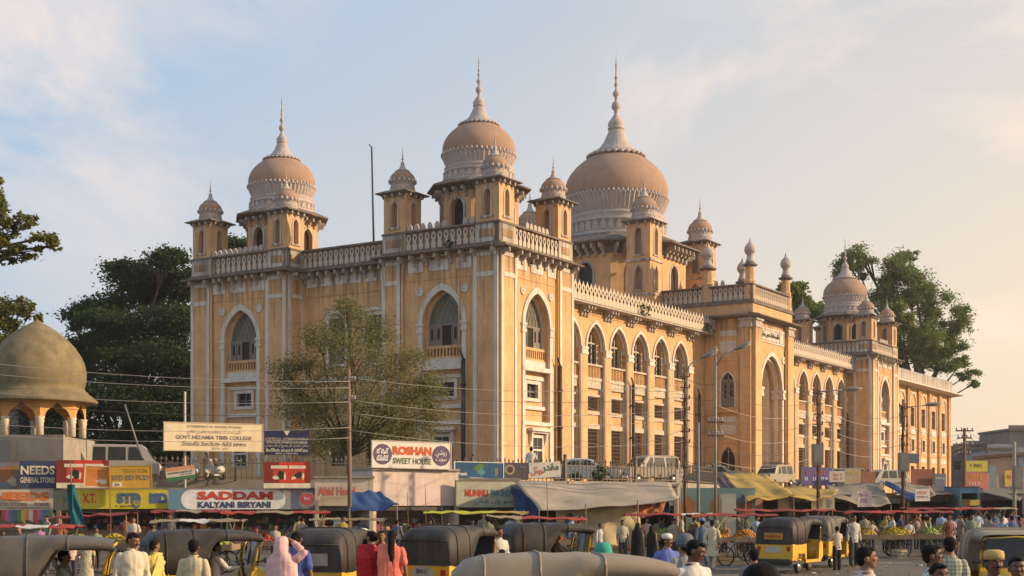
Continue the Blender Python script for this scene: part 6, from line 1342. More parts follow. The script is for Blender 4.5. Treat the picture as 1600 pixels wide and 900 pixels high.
def hand(m, w, d, palm_n, curl=.5):
    """palm, four bent fingers of unequal length and a thumb, growing from wrist w along d"""
    w = Vector(w); d = Vector(d).normalized(); n = Vector(palm_n).normalized(); n = (n-d*n.dot(d)).normalized(); s_ = d.cross(n)
    Mx = Matrix((s_, n, d)).transposed()
    m.ell(w+d*.045, (.040, .017, .052), 10, 7, M=Mx); m.tube([w-d*.01, w+d*.03], [.025, .03], 8)
    for i, (o_, L) in enumerate(((-.030, .068), (-.010, .080), (.010, .075), (.029, .058))):
        a = w+d*.085+s_*o_; b = a+(d*math.cos(curl*.7)+n*math.sin(curl*.7))*L*.5; c = b+(d*math.cos(curl*1.7)+n*math.sin(curl*1.7))*L*.5
        m.tube([a-d*.02, a, b, c], [.0105, .0105, .0098, .0085], 7)
    a = w+d*.03-s_*.032; m.tube([a, a-s_*.022+d*.028+n*.008, a-s_*.026+d*.058+n*.022], [.013, .0115, .0095], 7)
def torso(m, g=0, z0=.84, top=1.50):
    rows = [(.80, .150, .105), (.84, .162, .112), (.90, .168, .118), (.98, .150, .108), (1.06, .140, .102), (1.16, .148, .108), (1.28, .166, .115), (1.36, .165, .105), (1.41, .145, .088), (1.45, .098, .070), (1.50, .066, .060)]
    r = [[((a+g)*math.cos(t), .005+(b+g)*math.sin(t), z) for t in [2*math.pi*i/18 for i in range(18)]] for z, a, b in rows if z0-.001 <= z <= top+.001]
    m.loft(r, cap=True)
def limb(m, pts, rad):
    P = [Vector(p) for p in pts]; Q = []; Rr = []
    for i in range(len(P)-1):
        for t in (0, .33, .66): Q.append(P[i].lerp(P[i+1], t)); a, b = rad[i], rad[i+1]; Rr.append(a+(b-a)*t+(.006 if t else 0))
    Q.append(P[-1]); Rr.append(rad[-1]); m.tube(Q, Rr, 12)
    for p, r in zip(P, rad): m.ell(p, (r, r, r), 10, 7)
def headM(J):
    T = Matrix.Translation((0, 0, 1.53)) @ Matrix.Rotation(R(J.get('headR', 0)), 4, 'Z') @ Matrix.Rotation(R(J.get('headP', 0)), 4, 'X') @ Matrix.Translation((0, 0, -1.53)); return T
def body_mesh(J, feet=True):
    m = MB(); torso(m)
    m.tube([(0, .01, 1.44), (0, .005, 1.50), (0, -.005, 1.56)], [.062, .055, .056], 12)
    m.M = headM(J)
    m.ell((0, .0, 1.632), (.076, .095, .094)); m.ell((0, -.022, 1.585), (.066, .070, .075)); m.ell((0, -.045, 1.545), (.048, .050, .040)); m.ell((0, -.06, 1.535), (.026, .026, .02), 8, 6)
    m.tube([(0, -.088, 1.632), (0, -.106, 1.604), (0, -.112, 1.592)], [.008, .014, .017], 8); m.ell((0, -.088, 1.645), (.055, .016, .010), 8, 6); m.ell((.036, -.075, 1.60), (.022, .018, .02), 8, 6); m.ell((-.036, -.075, 1.60), (.022, .018, .02), 8, 6); m.ell((0, -.088, 1.566), (.026, .014, .014), 8, 6)
    for s_ in (-1, 1): m.ell((s_*.079, .005, 1.605), (.012, .022, .034), 8, 6)
    m.M = Matrix()
    for q in 'LR':
        s_ = 1 if q == 'L' else -1
        limb(m, (J['sh'+q], J['el'+q], J['wr'+q]), (.052, .038, .026)); e = Vector(J['el'+q]); w = Vector(J['wr'+q]); hand(m, w, w-e+Vector((0, 0, -.04)), J.get('pn'+q, (-s_, -.3, 0)))
        limb(m, (J['hip'+q], J['knee'+q], J['ank'+q]), (.088, .056, .036)); a = Vector(J['ank'+q]); m.ell(a+Vector((0, .02, -.03)), (.036, .045, .04), 8, 6); m.ell(a+Vector((s_*.01, -.09, -.045)), (.042, .11, .026), 10, 6)
    return m
POSES = {
 'stand': {}, 'walk': dict(kneeL=(.10, -.16, .50), ankL=(.095, -.20, .09), kneeR=(-.10, .06, .48), ankR=(-.095, .26, .13), elL=(.24, .10, 1.13), wrL=(.25, .10, .88), elR=(-.24, -.03, 1.13), wrR=(-.25, -.17, .91)),
 'hold': dict(elL=(.25, .03, 1.13), wrL=(.12, -.20, 1.10), pnL=(-.5, 0, -1)), 'look': dict(headR=45, elR=(-.26, .04, 1.13), wrR=(-.13, -.20, 1.14), pnR=(0, 0, -1)),
 'prof': dict(headR=82, headP=6), 'down': dict(headP=20, headR=35), 'reach': dict(elL=(.24, -.12, 1.18), wrL=(.17, -.36, 1.17), elR=(-.25, -.10, 1.16), wrR=(-.14, -.33, 1.10), headP=14, pnL=(0, 0, -1), pnR=(0, 0, -1)),
 'handhead': dict(elR=(-.33, -.02, 1.50), wrR=(-.14, -.05, 1.66), pnR=(1, 0, -.3), elL=(.26, -.03, 1.14), wrL=(.10, -.18, 1.20)), 'handup': dict(elL=(.26, -.08, 1.28), wrL=(.20, -.2, 1.50), pnL=(-1, 0, 0)),
 'sit': dict(kneeL=(.13, -.42, .92), ankL=(.13, -.44, .50), kneeR=(-.13, -.42, .92), ankR=(-.13, -.44, .50), elL=(.25, -.08, 1.16), wrL=(.14, -.33, 1.05), elR=(-.25, -.08, 1.16), wrR=(-.14, -.33, 1.05), pnL=(0, 0, -1), pnR=(0, 0, -1)),
 'drive': dict(kneeL=(.20, -.40, .90), ankL=(.2, -.44, .48), kneeR=(-.20, -.40, .90), ankR=(-.2, -.44, .48), elL=(.27, -.18, 1.18), wrL=(.28, -.42, 1.20), elR=(-.27, -.18, 1.18), wrR=(-.28, -.42, 1.20), pnL=(0, 0, -1), pnR=(0, 0, -1)),
}
def joints(p): J = dict(BASEJ); J.update(POSES[p]); return J
def pm(key, fn):
    if key not in CACHE: CACHE[key] = fn()
    return CACHE[key]
def shirt_mesh(J, long_, hem, seed):
    m = MB(); torso(m, .017, .80, 1.46)
    rows = [(hem, .185, .135), ((hem+.9)/2, .182, .132), (.92, .180, .130)]
    if hem < .8: rows = [(hem, .235, .175), ((hem+.9)/2, .205, .15), (.92, .180, .130)]
    m.loft([[(a*math.cos(t)*(1+.02*math.sin(5*t)), .005+b*math.sin(t)*(1+.02*math.sin(7*t)), z) for t in [2*math.pi*i/24 for i in range(24)]] for z, a, b in rows], cap=True)
    m.lathe([(.078, 1.43), (.074, 1.475), (.079, 1.495)], 14, 0, .008)
    for q in 'LR':
        s0, e, w = Vector(J['sh'+q]), Vector(J['el'+q]), Vector(J['wr'+q])
        if long_: limb(m, (s0, e, e.lerp(w, .9)), (.060, .050, .042))
        else: limb(m, (s0, s0.lerp(e, .5), s0.lerp(e, .86)), (.060, .058, .062))
    return remesh(m, 'shirt', [fab((.5, .5, .5))], .012, .0045, seed)
def trouser_mesh(J, seed, z=.05):
    m = MB()
    rows = [(.82, .170, .120), (.9, .182, .130), (1.0, .160, .118)]
    m.loft([[(a*math.cos(t), .005+b*math.sin(t), z_) for t in [2*math.pi*i/20 for i in range(20)]] for z_, a, b in rows], cap=True)
    for q in 'LR':
        h, k, a = Vector(J['hip'+q]), Vector(J['knee'+q]), Vector(J['ank'+q]); limb(m, (h, k, a+Vector((0, 0, -.01))), (.102, .078, .066))
    return remesh(m, 'trousers', [fab((.5, .5, .5))], .013, .004, seed+3)
def skirt_mesh(seed, z1=1.05, flare=.25):
    m = MB(); R_ = random.Random(seed); ph = R_.uniform(0, 6)
    rows = [(z1, .150, .112), (.92, .185, .14), (.7, .195, .155), (.45, .21, .175), (.2, .20+flare*.15, .19), (.03, .21+flare*.2, .20)]
    m.loft([[(a*math.cos(t)*(1+.045*(1.05-z)*math.sin(11*t+ph)), .01+b*math.sin(t)*(1+.045*(1.05-z)*math.sin(9*t+ph+z*2)), z) for t in [2*math.pi*i/60 for i in range(60)]] for z, a, b in rows], cap=True)
    return remesh(m, 'skirt', [fab((.5, .5, .5))], .013, .003, seed)
def pallu_mesh(seed):
    m = MB(); pts = []
    rings = []
    for i in range(13):      # sash from right hip across the front, over the left shoulder, down the back
        t = i/12
        if t < .5: q = t/.5; c = Vector((-.15+.27*q, -.135+.02*q, .95+.50*q))
        else: q = (t-.5)/.5; c = Vector((.13-.03*q, .02+.135*min(1, q*3), 1.475-.72*q))
        wd = .10+.05*t; th_ = .016
        ax = Vector((1, 0, -.5)).normalized() if t < .42 else Vector((1, 0, 0))
        rings.append([tuple(c+ax*wd*math.cos(a)+Vector((0, 1, 0))*th_*math.sin(a) + (Vector((0, 0, .02*math.sin(a))))) for a in [2*math.pi*k/14 for k in range(14)]])
    m.loft(rings, cap=True); return remesh(m, 'sash', [fab((.5, .5, .5))], .010, .004, seed)
def veil_mesh(seed, to=.9, face=True):
    m = MB(); rows = [(1.735, .03, .03, .0), (1.72, .07, .08, .01), (1.67, .098, .115, .018), (1.60, .102, .118, .026), (1.52, .11, .115, .03), (1.46, .155, .125, .02), (1.38, .22, .15, .01), (1.2, .235, .165, .01), (1.0, .245, .175, .01), (.8, .25, .185, .0), (.5, .26, .20, 0), (.25, .28, .22, 0), (.03, .30, .24, 0)]
    rows = [r for r in rows if r[0] >= to]
    m.loft([[(a*math.cos(t)*(1+.03*math.sin(6*t+z*4)*(1.6-z if z < 1.5 else 0)), cy+b*math.sin(t)*(1+.03*math.sin(8*t+z*3)*(1.6-z if z < 1.5 else 0)), z) for t in [2*math.pi*i/48 for i in range(48)]] for z, a, b, cy in rows], cap=True)
    return remesh(m, 'veil', [fab((.5, .5, .5))], .013, .0035, seed)
def hair_mesh(J, style):
    m = MB(headM(J))
    m.ell((0, .018, 1.652), (.085, .098, .082)); m.ell((0, .045, 1.60), (.072, .062, .075)); m.ell((0, -.045, 1.70), (.055, .045, .026), 10, 6)
    if style == 'long': m.M = Matrix(); m.tube([(0, .07, 1.66), (0, .105, 1.55), (.01, .125, 1.40), (.0, .135, 1.25), (.0, .12, 1.10)], [.06, .065, .06, .05, .02], 10)
    if style == 'bun': m.ell((0, .12, 1.60), (.05, .04, .05))
    return remesh(m, 'hair', [HAIR], .009, .003, 5)
def face_parts(p, J, e, moust):
    for s_ in (-1, 1):
        m = MB(headM(J)); m.ell((s_*.030, -.0845, 1.626), (.011, .006, .0045), 8, 5, 0); m.ell((s_*.030, -.0885, 1.626), (.005, .0035, .0048), 8, 5, 1)
        obj('eye', pm(('eye', p, s_), lambda: fixn(m.mesh('eye', [EYEW, HAIR]))), parent=e)
        m = MB(headM(J)); m.tube([(s_*.014, -.0975, 1.647), (s_*.032, -.0975, 1.651), (s_*.050, -.088, 1.646)], [.003, .004, .002], 5)
        obj('eyebrow', pm(('brow', p, s_), lambda: fixn(m.mesh('eyebrow', [HAIR]))), parent=e)
    m2 = MB(headM(J)); m2.tube([(-.022, -.095, 1.567), (0, -.1015, 1.569), (.022, -.095, 1.567)], [.003, .0065, .003], 6); obj('lips', pm(('lips', p), lambda: fixn(m2.mesh('lips', [LIP]))), parent=e)
    if moust:
        m3 = MB(headM(J)); m3.tube([(-.032, -.091, 1.576), (-.012, -.104, 1.583), (.012, -.104, 1.583), (.032, -.091, 1.576)], [.004, .008, .008, .004], 6); obj('moustache', pm(('mous', p), lambda: fixn(m3.mesh('moustache', [HAIR]))), parent=e)
def hat_mesh(kind, J, c):
    m = MB(headM(J))
    if kind == 'skullcap': m.lathe([(.097, 1.655), (.099, 1.70), (.090, 1.735), (.05, 1.75), (0, 1.752)], 22, 0, .0, sc_=(1, 1))
    if kind == 'cap': m.lathe([(.100, 1.665), (.102, 1.70), (.085, 1.745), (.04, 1.765), (0, 1.768)], 20, 0, .005); m.ell((0, -.12, 1.672), (.07, .065, .010), 12, 6)
    if kind == 'helmet': m.lathe([(.128, 1.60), (.140, 1.66), (.135, 1.72), (.105, 1.785), (.05, 1.812), (0, 1.818)], 26, 0, .01); m.lathe([(.145, 1.645), (.15, 1.655), (.145, 1.665)], 26, 0, .01)
    return fixn(m.mesh(kind, [fab(c)]))
NPEOPLE = []
def person(px, ytop, Y, face, label, pose='stand', outfit='shirt', skinc=0, shirt=(.55, .52, .45), legs=(.06, .06, .07), hair='short', hat=None, moust=False, seed=0, zbase=0, pos=None, scale=None, sash=None, plaid=False, group=None, long_=True, base=None):
    J = joints(pose); sd_ = seed % 3
    if pos is None:
        zt = CAMH+(HY-ytop)*Y/F; s = (zt-zbase)/(1.755 if hat else 1.735); p = onz(px, Y, zbase)
        if not .84 < s < 1.12: print('PERSON scale', round(s, 2), label)
        s = max(.80, min(1.14, s)); p.z = zt-s*(1.755 if hat else 1.735) if base else zbase
    else: p = pos; s = scale or 1
    ch = outfit
    root = obj('person', pm(('body', pose), lambda: remesh(body_mesh(J), 'person', [SK[0]], .009)), loc=p, rz=R(face)); root.scale = (s, s, s)
    root.material_slots[0].link = 'OBJECT'; root.material_slots[0].material = SK[skinc]
    tag(root, label, 'person', group)
    def put(nm, me, c, pl=False):
        o = obj(nm, me, parent=root); o.material_slots[0].link = 'OBJECT'; o.material_slots[0].material = fab(c, pl) if isinstance(c, tuple) else c; return o
    if ch in ('shirt', 'kurta', 'kameez'):
        hem = {'shirt': .80, 'kurta': .50, 'kameez': .42}[ch]
        put('shirt' if ch == 'shirt' else 'tunic', pm(('shirt', pose, ch, long_), lambda: shirt_mesh(J, long_, hem if pose not in ('sit', 'drive') else .84, 1)), shirt, plaid)
        put('trousers', pm(('trou', pose), lambda: trouser_mesh(J, 2)), legs)
    if ch == 'sari':
        put('blouse', pm(('shirt', pose, 'b', False), lambda: shirt_mesh(J, False, .95, 1)), sash or shirt); put('skirt', pm(('skirt', sd_), lambda: skirt_mesh(sd_)), legs if legs != (.06, .06, .07) else shirt); put('sash', pm(('sash', sd_), lambda: pallu_mesh(sd_)), shirt)
    if ch == 'veil': put('tunic', pm(('shirt', pose, 'kameez', True), lambda: shirt_mesh(J, True, .42, 1)), shirt); put('trousers', pm(('trou', pose), lambda: trouser_mesh(J, 2)), legs); put('shawl', pm(('veil', sd_, .95), lambda: veil_mesh(sd_, .95)), sash or shirt)
    if ch == 'burqa': put('burqa', pm(('veil', sd_, 0), lambda: veil_mesh(sd_, 0)), shirt)
    if ch not in ('veil', 'burqa') and hair: obj('hair', pm(('hair', pose, hair), lambda: hair_mesh(J, hair)), parent=root)
    if hat: obj(hat[0], pm(('hat', hat, pose), lambda: hat_mesh(hat[0], J, hat[1])), parent=root)
    face_parts(pose, J, root, moust)
    if sash and ch == 'kameez': put('sash', pm(('sash', sd_), lambda: pallu_mesh(sd_)), sash)
    NPEOPLE.append(label); return root
W_ = (.55, .51, .44); CRE = (.55, .47, .34); BLU_ = (.30, .36, .46)
# foreground row, left to right
person(206, 831, 20.8, 25, 'man in loose cream shirt walking between the first two auto-rickshaws', 'down', shirt=(.58, .50, .38), legs=(.3, .26, .2), moust=True, outfit='kurta')
person(241, 843, 23.5, 60, 'person wrapped in a yellow shawl behind the man in cream', 'prof', 'kameez', shirt=(.55, .42, .10), legs=(.5, .4, .15), sash=(.58, .46, .14))
person(303, 842, 20.2, 175, 'man in pale khaki kurta seen from behind beside the second auto-rickshaw', 'stand', 'kurta', shirt=(.50, .42, .27), legs=(.4, .34, .22), skinc=1)
person(441, 838, 19.6, 165, 'woman with a pink headscarf raising her hand to her head', 'handhead', 'veil', shirt=(.62, .36, .34), legs=(.5, .3, .3), sash=(.64, .40, .38))
person(464, 830, 22.5, 170, 'woman in a dark blue and white sari behind the pink headscarf', 'stand', 'sari', shirt=(.07, .10, .30), legs=(.06, .09, .28), hair='bun')
person(568, 826, 29, 10, 'man in pale blue shirt and white cap facing the two women in red', 'stand', shirt=(.45, .50, .55), hat=('cap', (.6, .57, .5)), moust=True)
person(580, 829, 24.5, 185, 'woman in a deep red sari seen from behind', 'look', 'sari', shirt=(.42, .02, .03), sash=(.35, .02, .03), hair='bun')
person(613, 828, 24.3, 178, 'woman in salmon pink dress with long black hair seen from behind', 'stand', 'kameez', shirt=(.68, .17, .12), legs=(.6, .18, .13), sash=(.70, .20, .14), hair='long', long_=False)
person(641, 822, 36, 20, 'man in checked grey shirt standing behind the woman in salmon pink', 'stand', shirt=(.25, .22, .20), plaid=True)
person(596, 829, 27.5, 5, 'dark haired woman in maroon facing the camera between the two women in red', 'stand', 'kameez', shirt=(.25, .04, .05), hair='bun')
person(780, 824, 30.5, 30, 'moustached man in a white long shirt right of the black auto-rickshaw', 'hold', 'kurta', shirt=W_, legs=W_, moust=True)
person(943, 853, 19.5, 20, 'rider with a teal green helmet just above the tan roof', 'drive', shirt=(.08, .08, .09), hat=('helmet', (.05, .30, .25)), base=1)
person(1042, 833, 23.5, 15, 'moustached man in blue shirt and white skullcap', 'look', shirt=(.12, .16, .42), hat=('skullcap', (.68, .64, .58)), moust=True)
person(1083, 842, 15.2, 30, 'young man with thick dark hair looking down near the camera', 'down', shirt=(.6, .55, .5), skinc=1, seed=1)
person(1070, 839, 20.5, 200, 'rider in a grey helmet behind the young man with thick hair', 'stand', shirt=(.3, .28, .26), hat=('helmet', (.12, .13, .15)))
person(1097, 810, 44.5, 190, 'man in denim jacket and blue cap walking away on the road', 'walk', shirt=(.10, .14, .19), legs=(.07, .09, .12), hat=('cap', (.12, .18, .35)))
person(1113, 812, 43.5, 160, 'man in a cream kurta beside the man with the blue cap', 'walk', 'kurta', shirt=(.55, .48, .33), legs=(.4, .34, .24))
person(1354, 853, 14.2, 78, 'young man in pale shirt in profile at lower right', 'stand', shirt=(.50, .42, .42), skinc=0)
person(1457, 850, 14.8, 70, 'man in pale green checked shirt facing right near the camera', 'stand', shirt=(.52, .56, .46), plaid=True, skinc=1)
person(1484, 838, 18.5, 170, 'man in checked cotton shirt seen from behind, right of the pale green shirt', 'stand', shirt=(.42, .42, .32), plaid=True)
person(1468, 879, 12.2, 5, 'boy whose head just shows at the bottom edge', 'stand', shirt=(.3, .25, .3), skinc=1, base=1)
person(1553, 858, 13.5, 5, 'dark bearded man in a yellow brown cap in front of the facing auto-rickshaw', 'stand', shirt=(.2, .2, .3), hat=('skullcap', (.45, .33, .12)), skinc=1, moust=True)
person(1590, 868, 13.0, -15, 'person lifting a hand at the lower right corner', 'handup', shirt=(.35, .2, .2), skinc=1)
person(1189, 877, 6.6, 180, 'black haired head of a bystander cut off by the bottom edge', 'stand', shirt=(.3, .3, .3), base=1)
person(1178, 856, 20, 185, 'dark haired person standing left of the stickered auto-rickshaw', 'stand', shirt=(.2, .18, .2))
# on the road and by the carts
person(1334, 804, 46.5, 20, 'man in white checked shirt and dark trousers right of the auto-rickshaws', 'stand', shirt=(.60, .57, .50), legs=(.05, .05, .06), plaid=True)
person(1308, 822, 44, 200, 'man in black trousers leaning at the second yellow auto-rickshaw', 'reach', shirt=(.5, .42, .34), legs=(.02, .02, .02))
person(973, 812, 50, 10, 'man in grey beige shirt and dark trousers beside the burqa-clad women', 'stand', shirt=(.42, .38, .30), long_=False)
person(996, 817, 47, 170, 'taller woman in a black burqa on the left of the pair', outfit='burqa', shirt=(.012, .011, .012), seed=0)
person(1019, 821, 46, 140, 'second woman in a black burqa on the right of the pair', outfit='burqa', shirt=(.013, .012, .013), seed=1)
person(938, 818, 50, 40, 'man in white shirt behind the open auto-rickshaw at the curtain', 'stand', shirt=W_)
person(1083, 816, 50, -10, 'man in dark coat and white skullcap behind the burqa-clad pair', 'look', shirt=(.06, .05, .05), hat=('skullcap', (.65, .6, .55)))
person(1052, 812, 56, 0, 'man in tan shirt under the red canopy', 'reach', shirt=(.35, .28, .2))
person(1132, 816, 53, -20, 'fruit seller in an orange brown shirt behind the orange cart', 'reach', shirt=(.40, .22, .12), long_=False)
BGP = 'people among the fruit carts'
bgl = [
 (1362, 812, 58, 10, 'reach', 'shirt', (.45, .38, .26), 'seller in tan shirt tidying the left banana cart'), (1390, 818, 60, 0, 'stand', 'shirt', (.58, .53, .48), 'seller in white shirt between the banana carts'),
 (1421, 812, 58.5, -10, 'down', 'shirt', (.62, .58, .52), 'seller in bright white shirt behind the mango heap'), (1407, 803, 63, 90, 'walk', 'shirt', (.05, .07, .14), 'man in navy shirt walking behind the mango cart'),
 (1432, 806, 62, 30, 'look', 'shirt', (.25, .2, .18), 'man in brown shirt behind the white-shirted seller'), (1447, 806, 57, 195, 'walk', 'sari', (.16, .28, .12), 'woman in a green and cream sari in front of the carts'),
 (1486, 805, 58, 185, 'walk', 'kameez', (.45, .30, .48), 'woman in a lilac dress walking on the road'), (1471, 800, 64, 170, 'stand', 'shirt', (.30, .38, .50), 'man in sky blue shirt seen from behind between the two women'),
 (1508, 803, 60, 200, 'stand', 'kurta', (.07, .07, .08), 'person in black beside the lilac dress'), (1527, 798, 62, 185, 'stand', 'shirt', (.42, .50, .55), 'man in pale blue shirt seen from behind'),
 (1543, 802, 66, 160, 'look', 'shirt', (.28, .30, .26), 'man in grey green shirt right of the pale blue shirt'), (1566, 799, 60, 190, 'stand', 'kurta', (.62, .58, .52), 'man in a long white shirt with his back to the camera'),
 (1583, 805, 70, 20, 'stand', 'shirt', (.15, .1, .12), 'person in dark clothes near the right edge'), (1597, 803, 64, 175, 'walk', 'sari', (.35, .12, .2), 'woman in a magenta sari at the right edge'), (1520, 806, 74, 40, 'walk', 'shirt', (.3, .25, .2), 'distant man in brown near the blue kiosk'), (1552, 806, 78, 10, 'stand', 'shirt', (.2, .12, .12), 'distant man in maroon under the brown sheet roof'), (1497, 805, 76, -30, 'walk', 'shirt', (.5, .45, .4), 'distant man in white walking by the gold lettered board'),
 (1200, 815, 60, 10, 'stand', 'shirt', (.3, .24, .2), 'man in brown shirt behind the red canopied cart'), (1160, 816, 59, -10, 'look', 'shirt', (.12, .12, .18), 'man in dark shirt at the foot of the yellow awning'), (1225, 812, 64, 30, 'stand', 'shirt', (.4, .3, .2), 'man standing in the shade beneath the yellow awning'),
 (700, 815, 52, 0, 'reach', 'shirt', (.5, .45, .4), 'seller under the lime yellow canopy'), (672, 812, 55, 30, 'stand', 'shirt', (.55, .5, .45), 'man in white below the pink wall'), (738, 812, 56, -20, 'look', 'shirt', (.12, .1, .1), 'man in dark shirt behind the black auto-rickshaw'),
 (655, 816, 50, -20, 'look', 'kurta', (.42, .10, .07), 'person in brick red behind the checked shirt'), (620, 812, 54, 160, 'walk', 'shirt', (.12, .12, .16), 'man in dark clothes below the pink wall'), (505, 812, 54, 0, 'stand', 'shirt', (.3, .12, .08), 'shopkeeper in rust shirt beside the blue awning'),
 (430, 820, 48, 20, 'stand', 'shirt', (.4, .35, .28), 'man in buff shirt behind the pink headscarf'), (400, 824, 44, -20, 'look', 'shirt', (.5, .48, .45), 'man in white shirt beyond the passengers'), (240, 818, 50, 10, 'reach', 'shirt', (.22, .18, .16), 'stallholder in the dark doorway under the yellow sign'),
 (150, 828, 44, 10, 'look', 'shirt', (.25, .3, .2), 'man in olive shirt under the long red canopy'), (112, 836, 37, 20, 'stand', 'shirt', (.55, .42, .38), 'man in pale pink shirt seen through the first auto-rickshaw'), (135, 838, 34, 10, 'look', 'kameez', (.42, .36, .25), 'person in straw coloured tunic beyond the first auto-rickshaw'), (30, 826, 46, 0, 'stand', 'shirt', (.12, .08, .08), 'man in dark shirt below the NEEDS signs'), (62, 824, 48, 30, 'walk', 'shirt', (.3, .16, .3), 'person in purple below the NEEDS signs'), (4, 836, 40, 30, 'stand', 'shirt', (.4, .3, .2), 'man in brown at the left edge'),
 (850, 815, 53, 10, 'stand', 'shirt', (.35, .1, .25), 'person in plum shirt behind the open auto-rickshaw'), (905, 812, 55, 160, 'stand', 'shirt', (.3, .26, .22), 'man in drab shirt in front of the cream curtain'), (1010, 810, 58, 0, 'look', 'shirt', (.5, .3, .3), 'man in dusty pink shirt behind the burqa-clad women')]
for i, (px, yt, Y, fc, ps, of, c, lb) in enumerate(bgl):
    person(px, yt, Y, fc, lb, ps, of, skinc=i % 3, shirt=c, legs=(.06, .06, .07) if of == 'shirt' else tuple(x*.9 for x in c), group=BGP, seed=i, hair='bun' if of in ('sari', 'kameez') else 'short', moust=i % 3 == 0, long_=i % 2 == 0)
cols = (((.52, .48, .42), 'off-white'), ((.10, .09, .10), 'black'), ((.30, .38, .48), 'sky blue'), ((.28, .10, .06), 'brick red'), ((.32, .26, .18), 'tan'), ((.10, .13, .22), 'navy'), ((.20, .24, .16), 'olive'), ((.42, .32, .10), 'mustard'), ((.40, .20, .26), 'rose pink'), ((.22, .18, .15), 'brown'))
marks = ((1068, 'left of the cable-wrapped pole'), (1098, 'between the two portal lamp poles'), (1122, 'at the foot of the slim lamp pole'), (1146, 'by the cream cabinet'), (1176, 'under the left edge of the yellow awning'), (1262, 'behind the second auto-rickshaw'), (1300, 'right of the grey switch box pole'),
         (1322, 'under the wide grey tarpaulin'), (1345, 'left of the banana carts'), (1380, 'behind the bananas'), (1400, 'near the curved-arm lamp'), (1440, 'behind the green sari'), (1458, 'left of the lilac dress'), (1500, 'below the gold lettered board'), (1535, 'below the yellow shop sign'), (1558, 'left of the long white shirt'), (1576, 'below the pale concrete pole'), (1592, 'at the far right shops'),
         (262, 'at the left part of the SADDAM sign'), (462, 'below the round sign'), (530, 'beside the timber pole'), (200, 'under the STD ISD letters'), (80, 'beside the sachet strips'), (760, 'below the MUNNU letters'), (800, 'beside the hanging blue sheet'), (886, 'at the left part of the cream curtain'), (1028, 'below the orange cloth flap'))
r_ = random.Random(42)
for i, (px, mk) in enumerate(marks):
    for j in range(3 if px > 1040 else 2):
        if j == 2 and px in (1262, 1380, 1400, 1440, 1146, 1345): continue
        c, cn = cols[(i*3+j*7) % 10]; ps = ('stand', 'walk', 'look', 'reach', 'down', 'hold')[(i+j*2) % 6]; Y = (54+12*r_.random() if j == 0 else 68+16*r_.random() if j == 1 else 50+5*r_.random()) if px > 1040 else (55.5+3*r_.random() if j == 0 else 49+4*r_.random())
        h = r_.uniform(1.58, 1.74); x = px+r_.uniform(-7, 7)+(0, 9, -11)[j]; yt = HY-(h-CAMH)*F/Y; of = 'shirt' if (i+j) % 4 else ('kurta', 'kameez')[i % 2]
        person(x, yt, Y, r_.choice((0, 20, -40, 90, 180, 200, 150, -90)), '%s in %s %s %s %s' % ('person' if of == 'kameez' else 'man', cn, 'tunic' if of != 'shirt' else 'shirt', {'walk': 'walking', 'reach': 'reaching', 'hold': 'gesturing', 'down': 'stooping', 'look': 'glancing', 'stand': 'standing'}[ps], ('well ' if j == 1 and mk[:4] in ('behi', 'belo', 'left', 'righ') else '')+mk), ps, of, skinc=r_.randrange(3), shirt=c, legs=tuple(q*.5 for q in c) if of != 'shirt' else r_.choice(((.05, .05, .06), (.16, .13, .10), (.08, .09, .13))), group=BGP, seed=i+j, plaid=(i+j) % 3 == 0, moust=i % 2 == 0, long_=j == 0, hair='bun' if of == 'kameez' else 'short')
# on the terrace
person(713, 718, 72.6, 180, 'boy in a pink shirt standing on the terrace beside the ROSHAN sign', 'stand', shirt=(.6, .2, .22), zbase=TZ, skinc=1, base=1)
person(830, 698, 73.5, 180, 'person with black hair and white shirt sitting by the railing above the script banner', 'sit', shirt=(.6, .56, .5), zbase=TZ, base=1)
person(1357, 733, 92, 10, 'dark figure on the terrace in front of the white van', 'stand', shirt=(.12, .07, .05), zbase=TZ, skinc=1, base=1)
# riders inside the auto-rickshaws
def rider(a, x, y, z, label, face=-90, **k):
    rz = a.rotation_euler.z; p = a.location + Matrix.Rotation(rz, 3, 'Z') @ Vector((x, y, z)); person(0, 0, 0, math.degrees(rz)+90, label, pos=p, scale=.92, **k)
rider(A1, .0, 0, -.10, 'driver of the first auto-rickshaw in grey green shirt', pose='drive', shirt=(.25, .28, .2))
rider(A2, -.85, -.27, -.08, 'woman passenger in an orange sari in the second auto-rickshaw', pose='sit', outfit='kameez', shirt=(.55, .20, .08), legs=(.55, .2, .08), hair='bun', skinc=0)
rider(A2, -.85, .27, -.08, 'woman passenger in red behind the orange sari', pose='sit', outfit='kameez', shirt=(.4, .06, .05), legs=(.4, .06, .05), hair='bun')
rider(A2, .02, 0, -.10, 'driver of the second auto-rickshaw in a white shirt', pose='drive', shirt=(.6, .56, .5), legs=(.05, .05, .05))
rider(A5, .02, 0, -.10, 'driver in brown seated in the open-sided auto-rickshaw by the curtain', pose='drive', shirt=(.16, .12, .09))
rider(A5, -.85, -.2, -.08, 'purple clad passenger in the auto-rickshaw by the curtain', pose='sit', shirt=(.25, .12, .35))
rider(A6, .02, 0, -.10, 'driver of the stickered auto-rickshaw in black', pose='drive', shirt=(.03, .03, .03), legs=(.02, .02, .02))
rider(A8, .02, 0, -.10, 'driver in pink behind the windscreen of the facing auto-rickshaw', pose='drive', shirt=(.5, .2, .25))

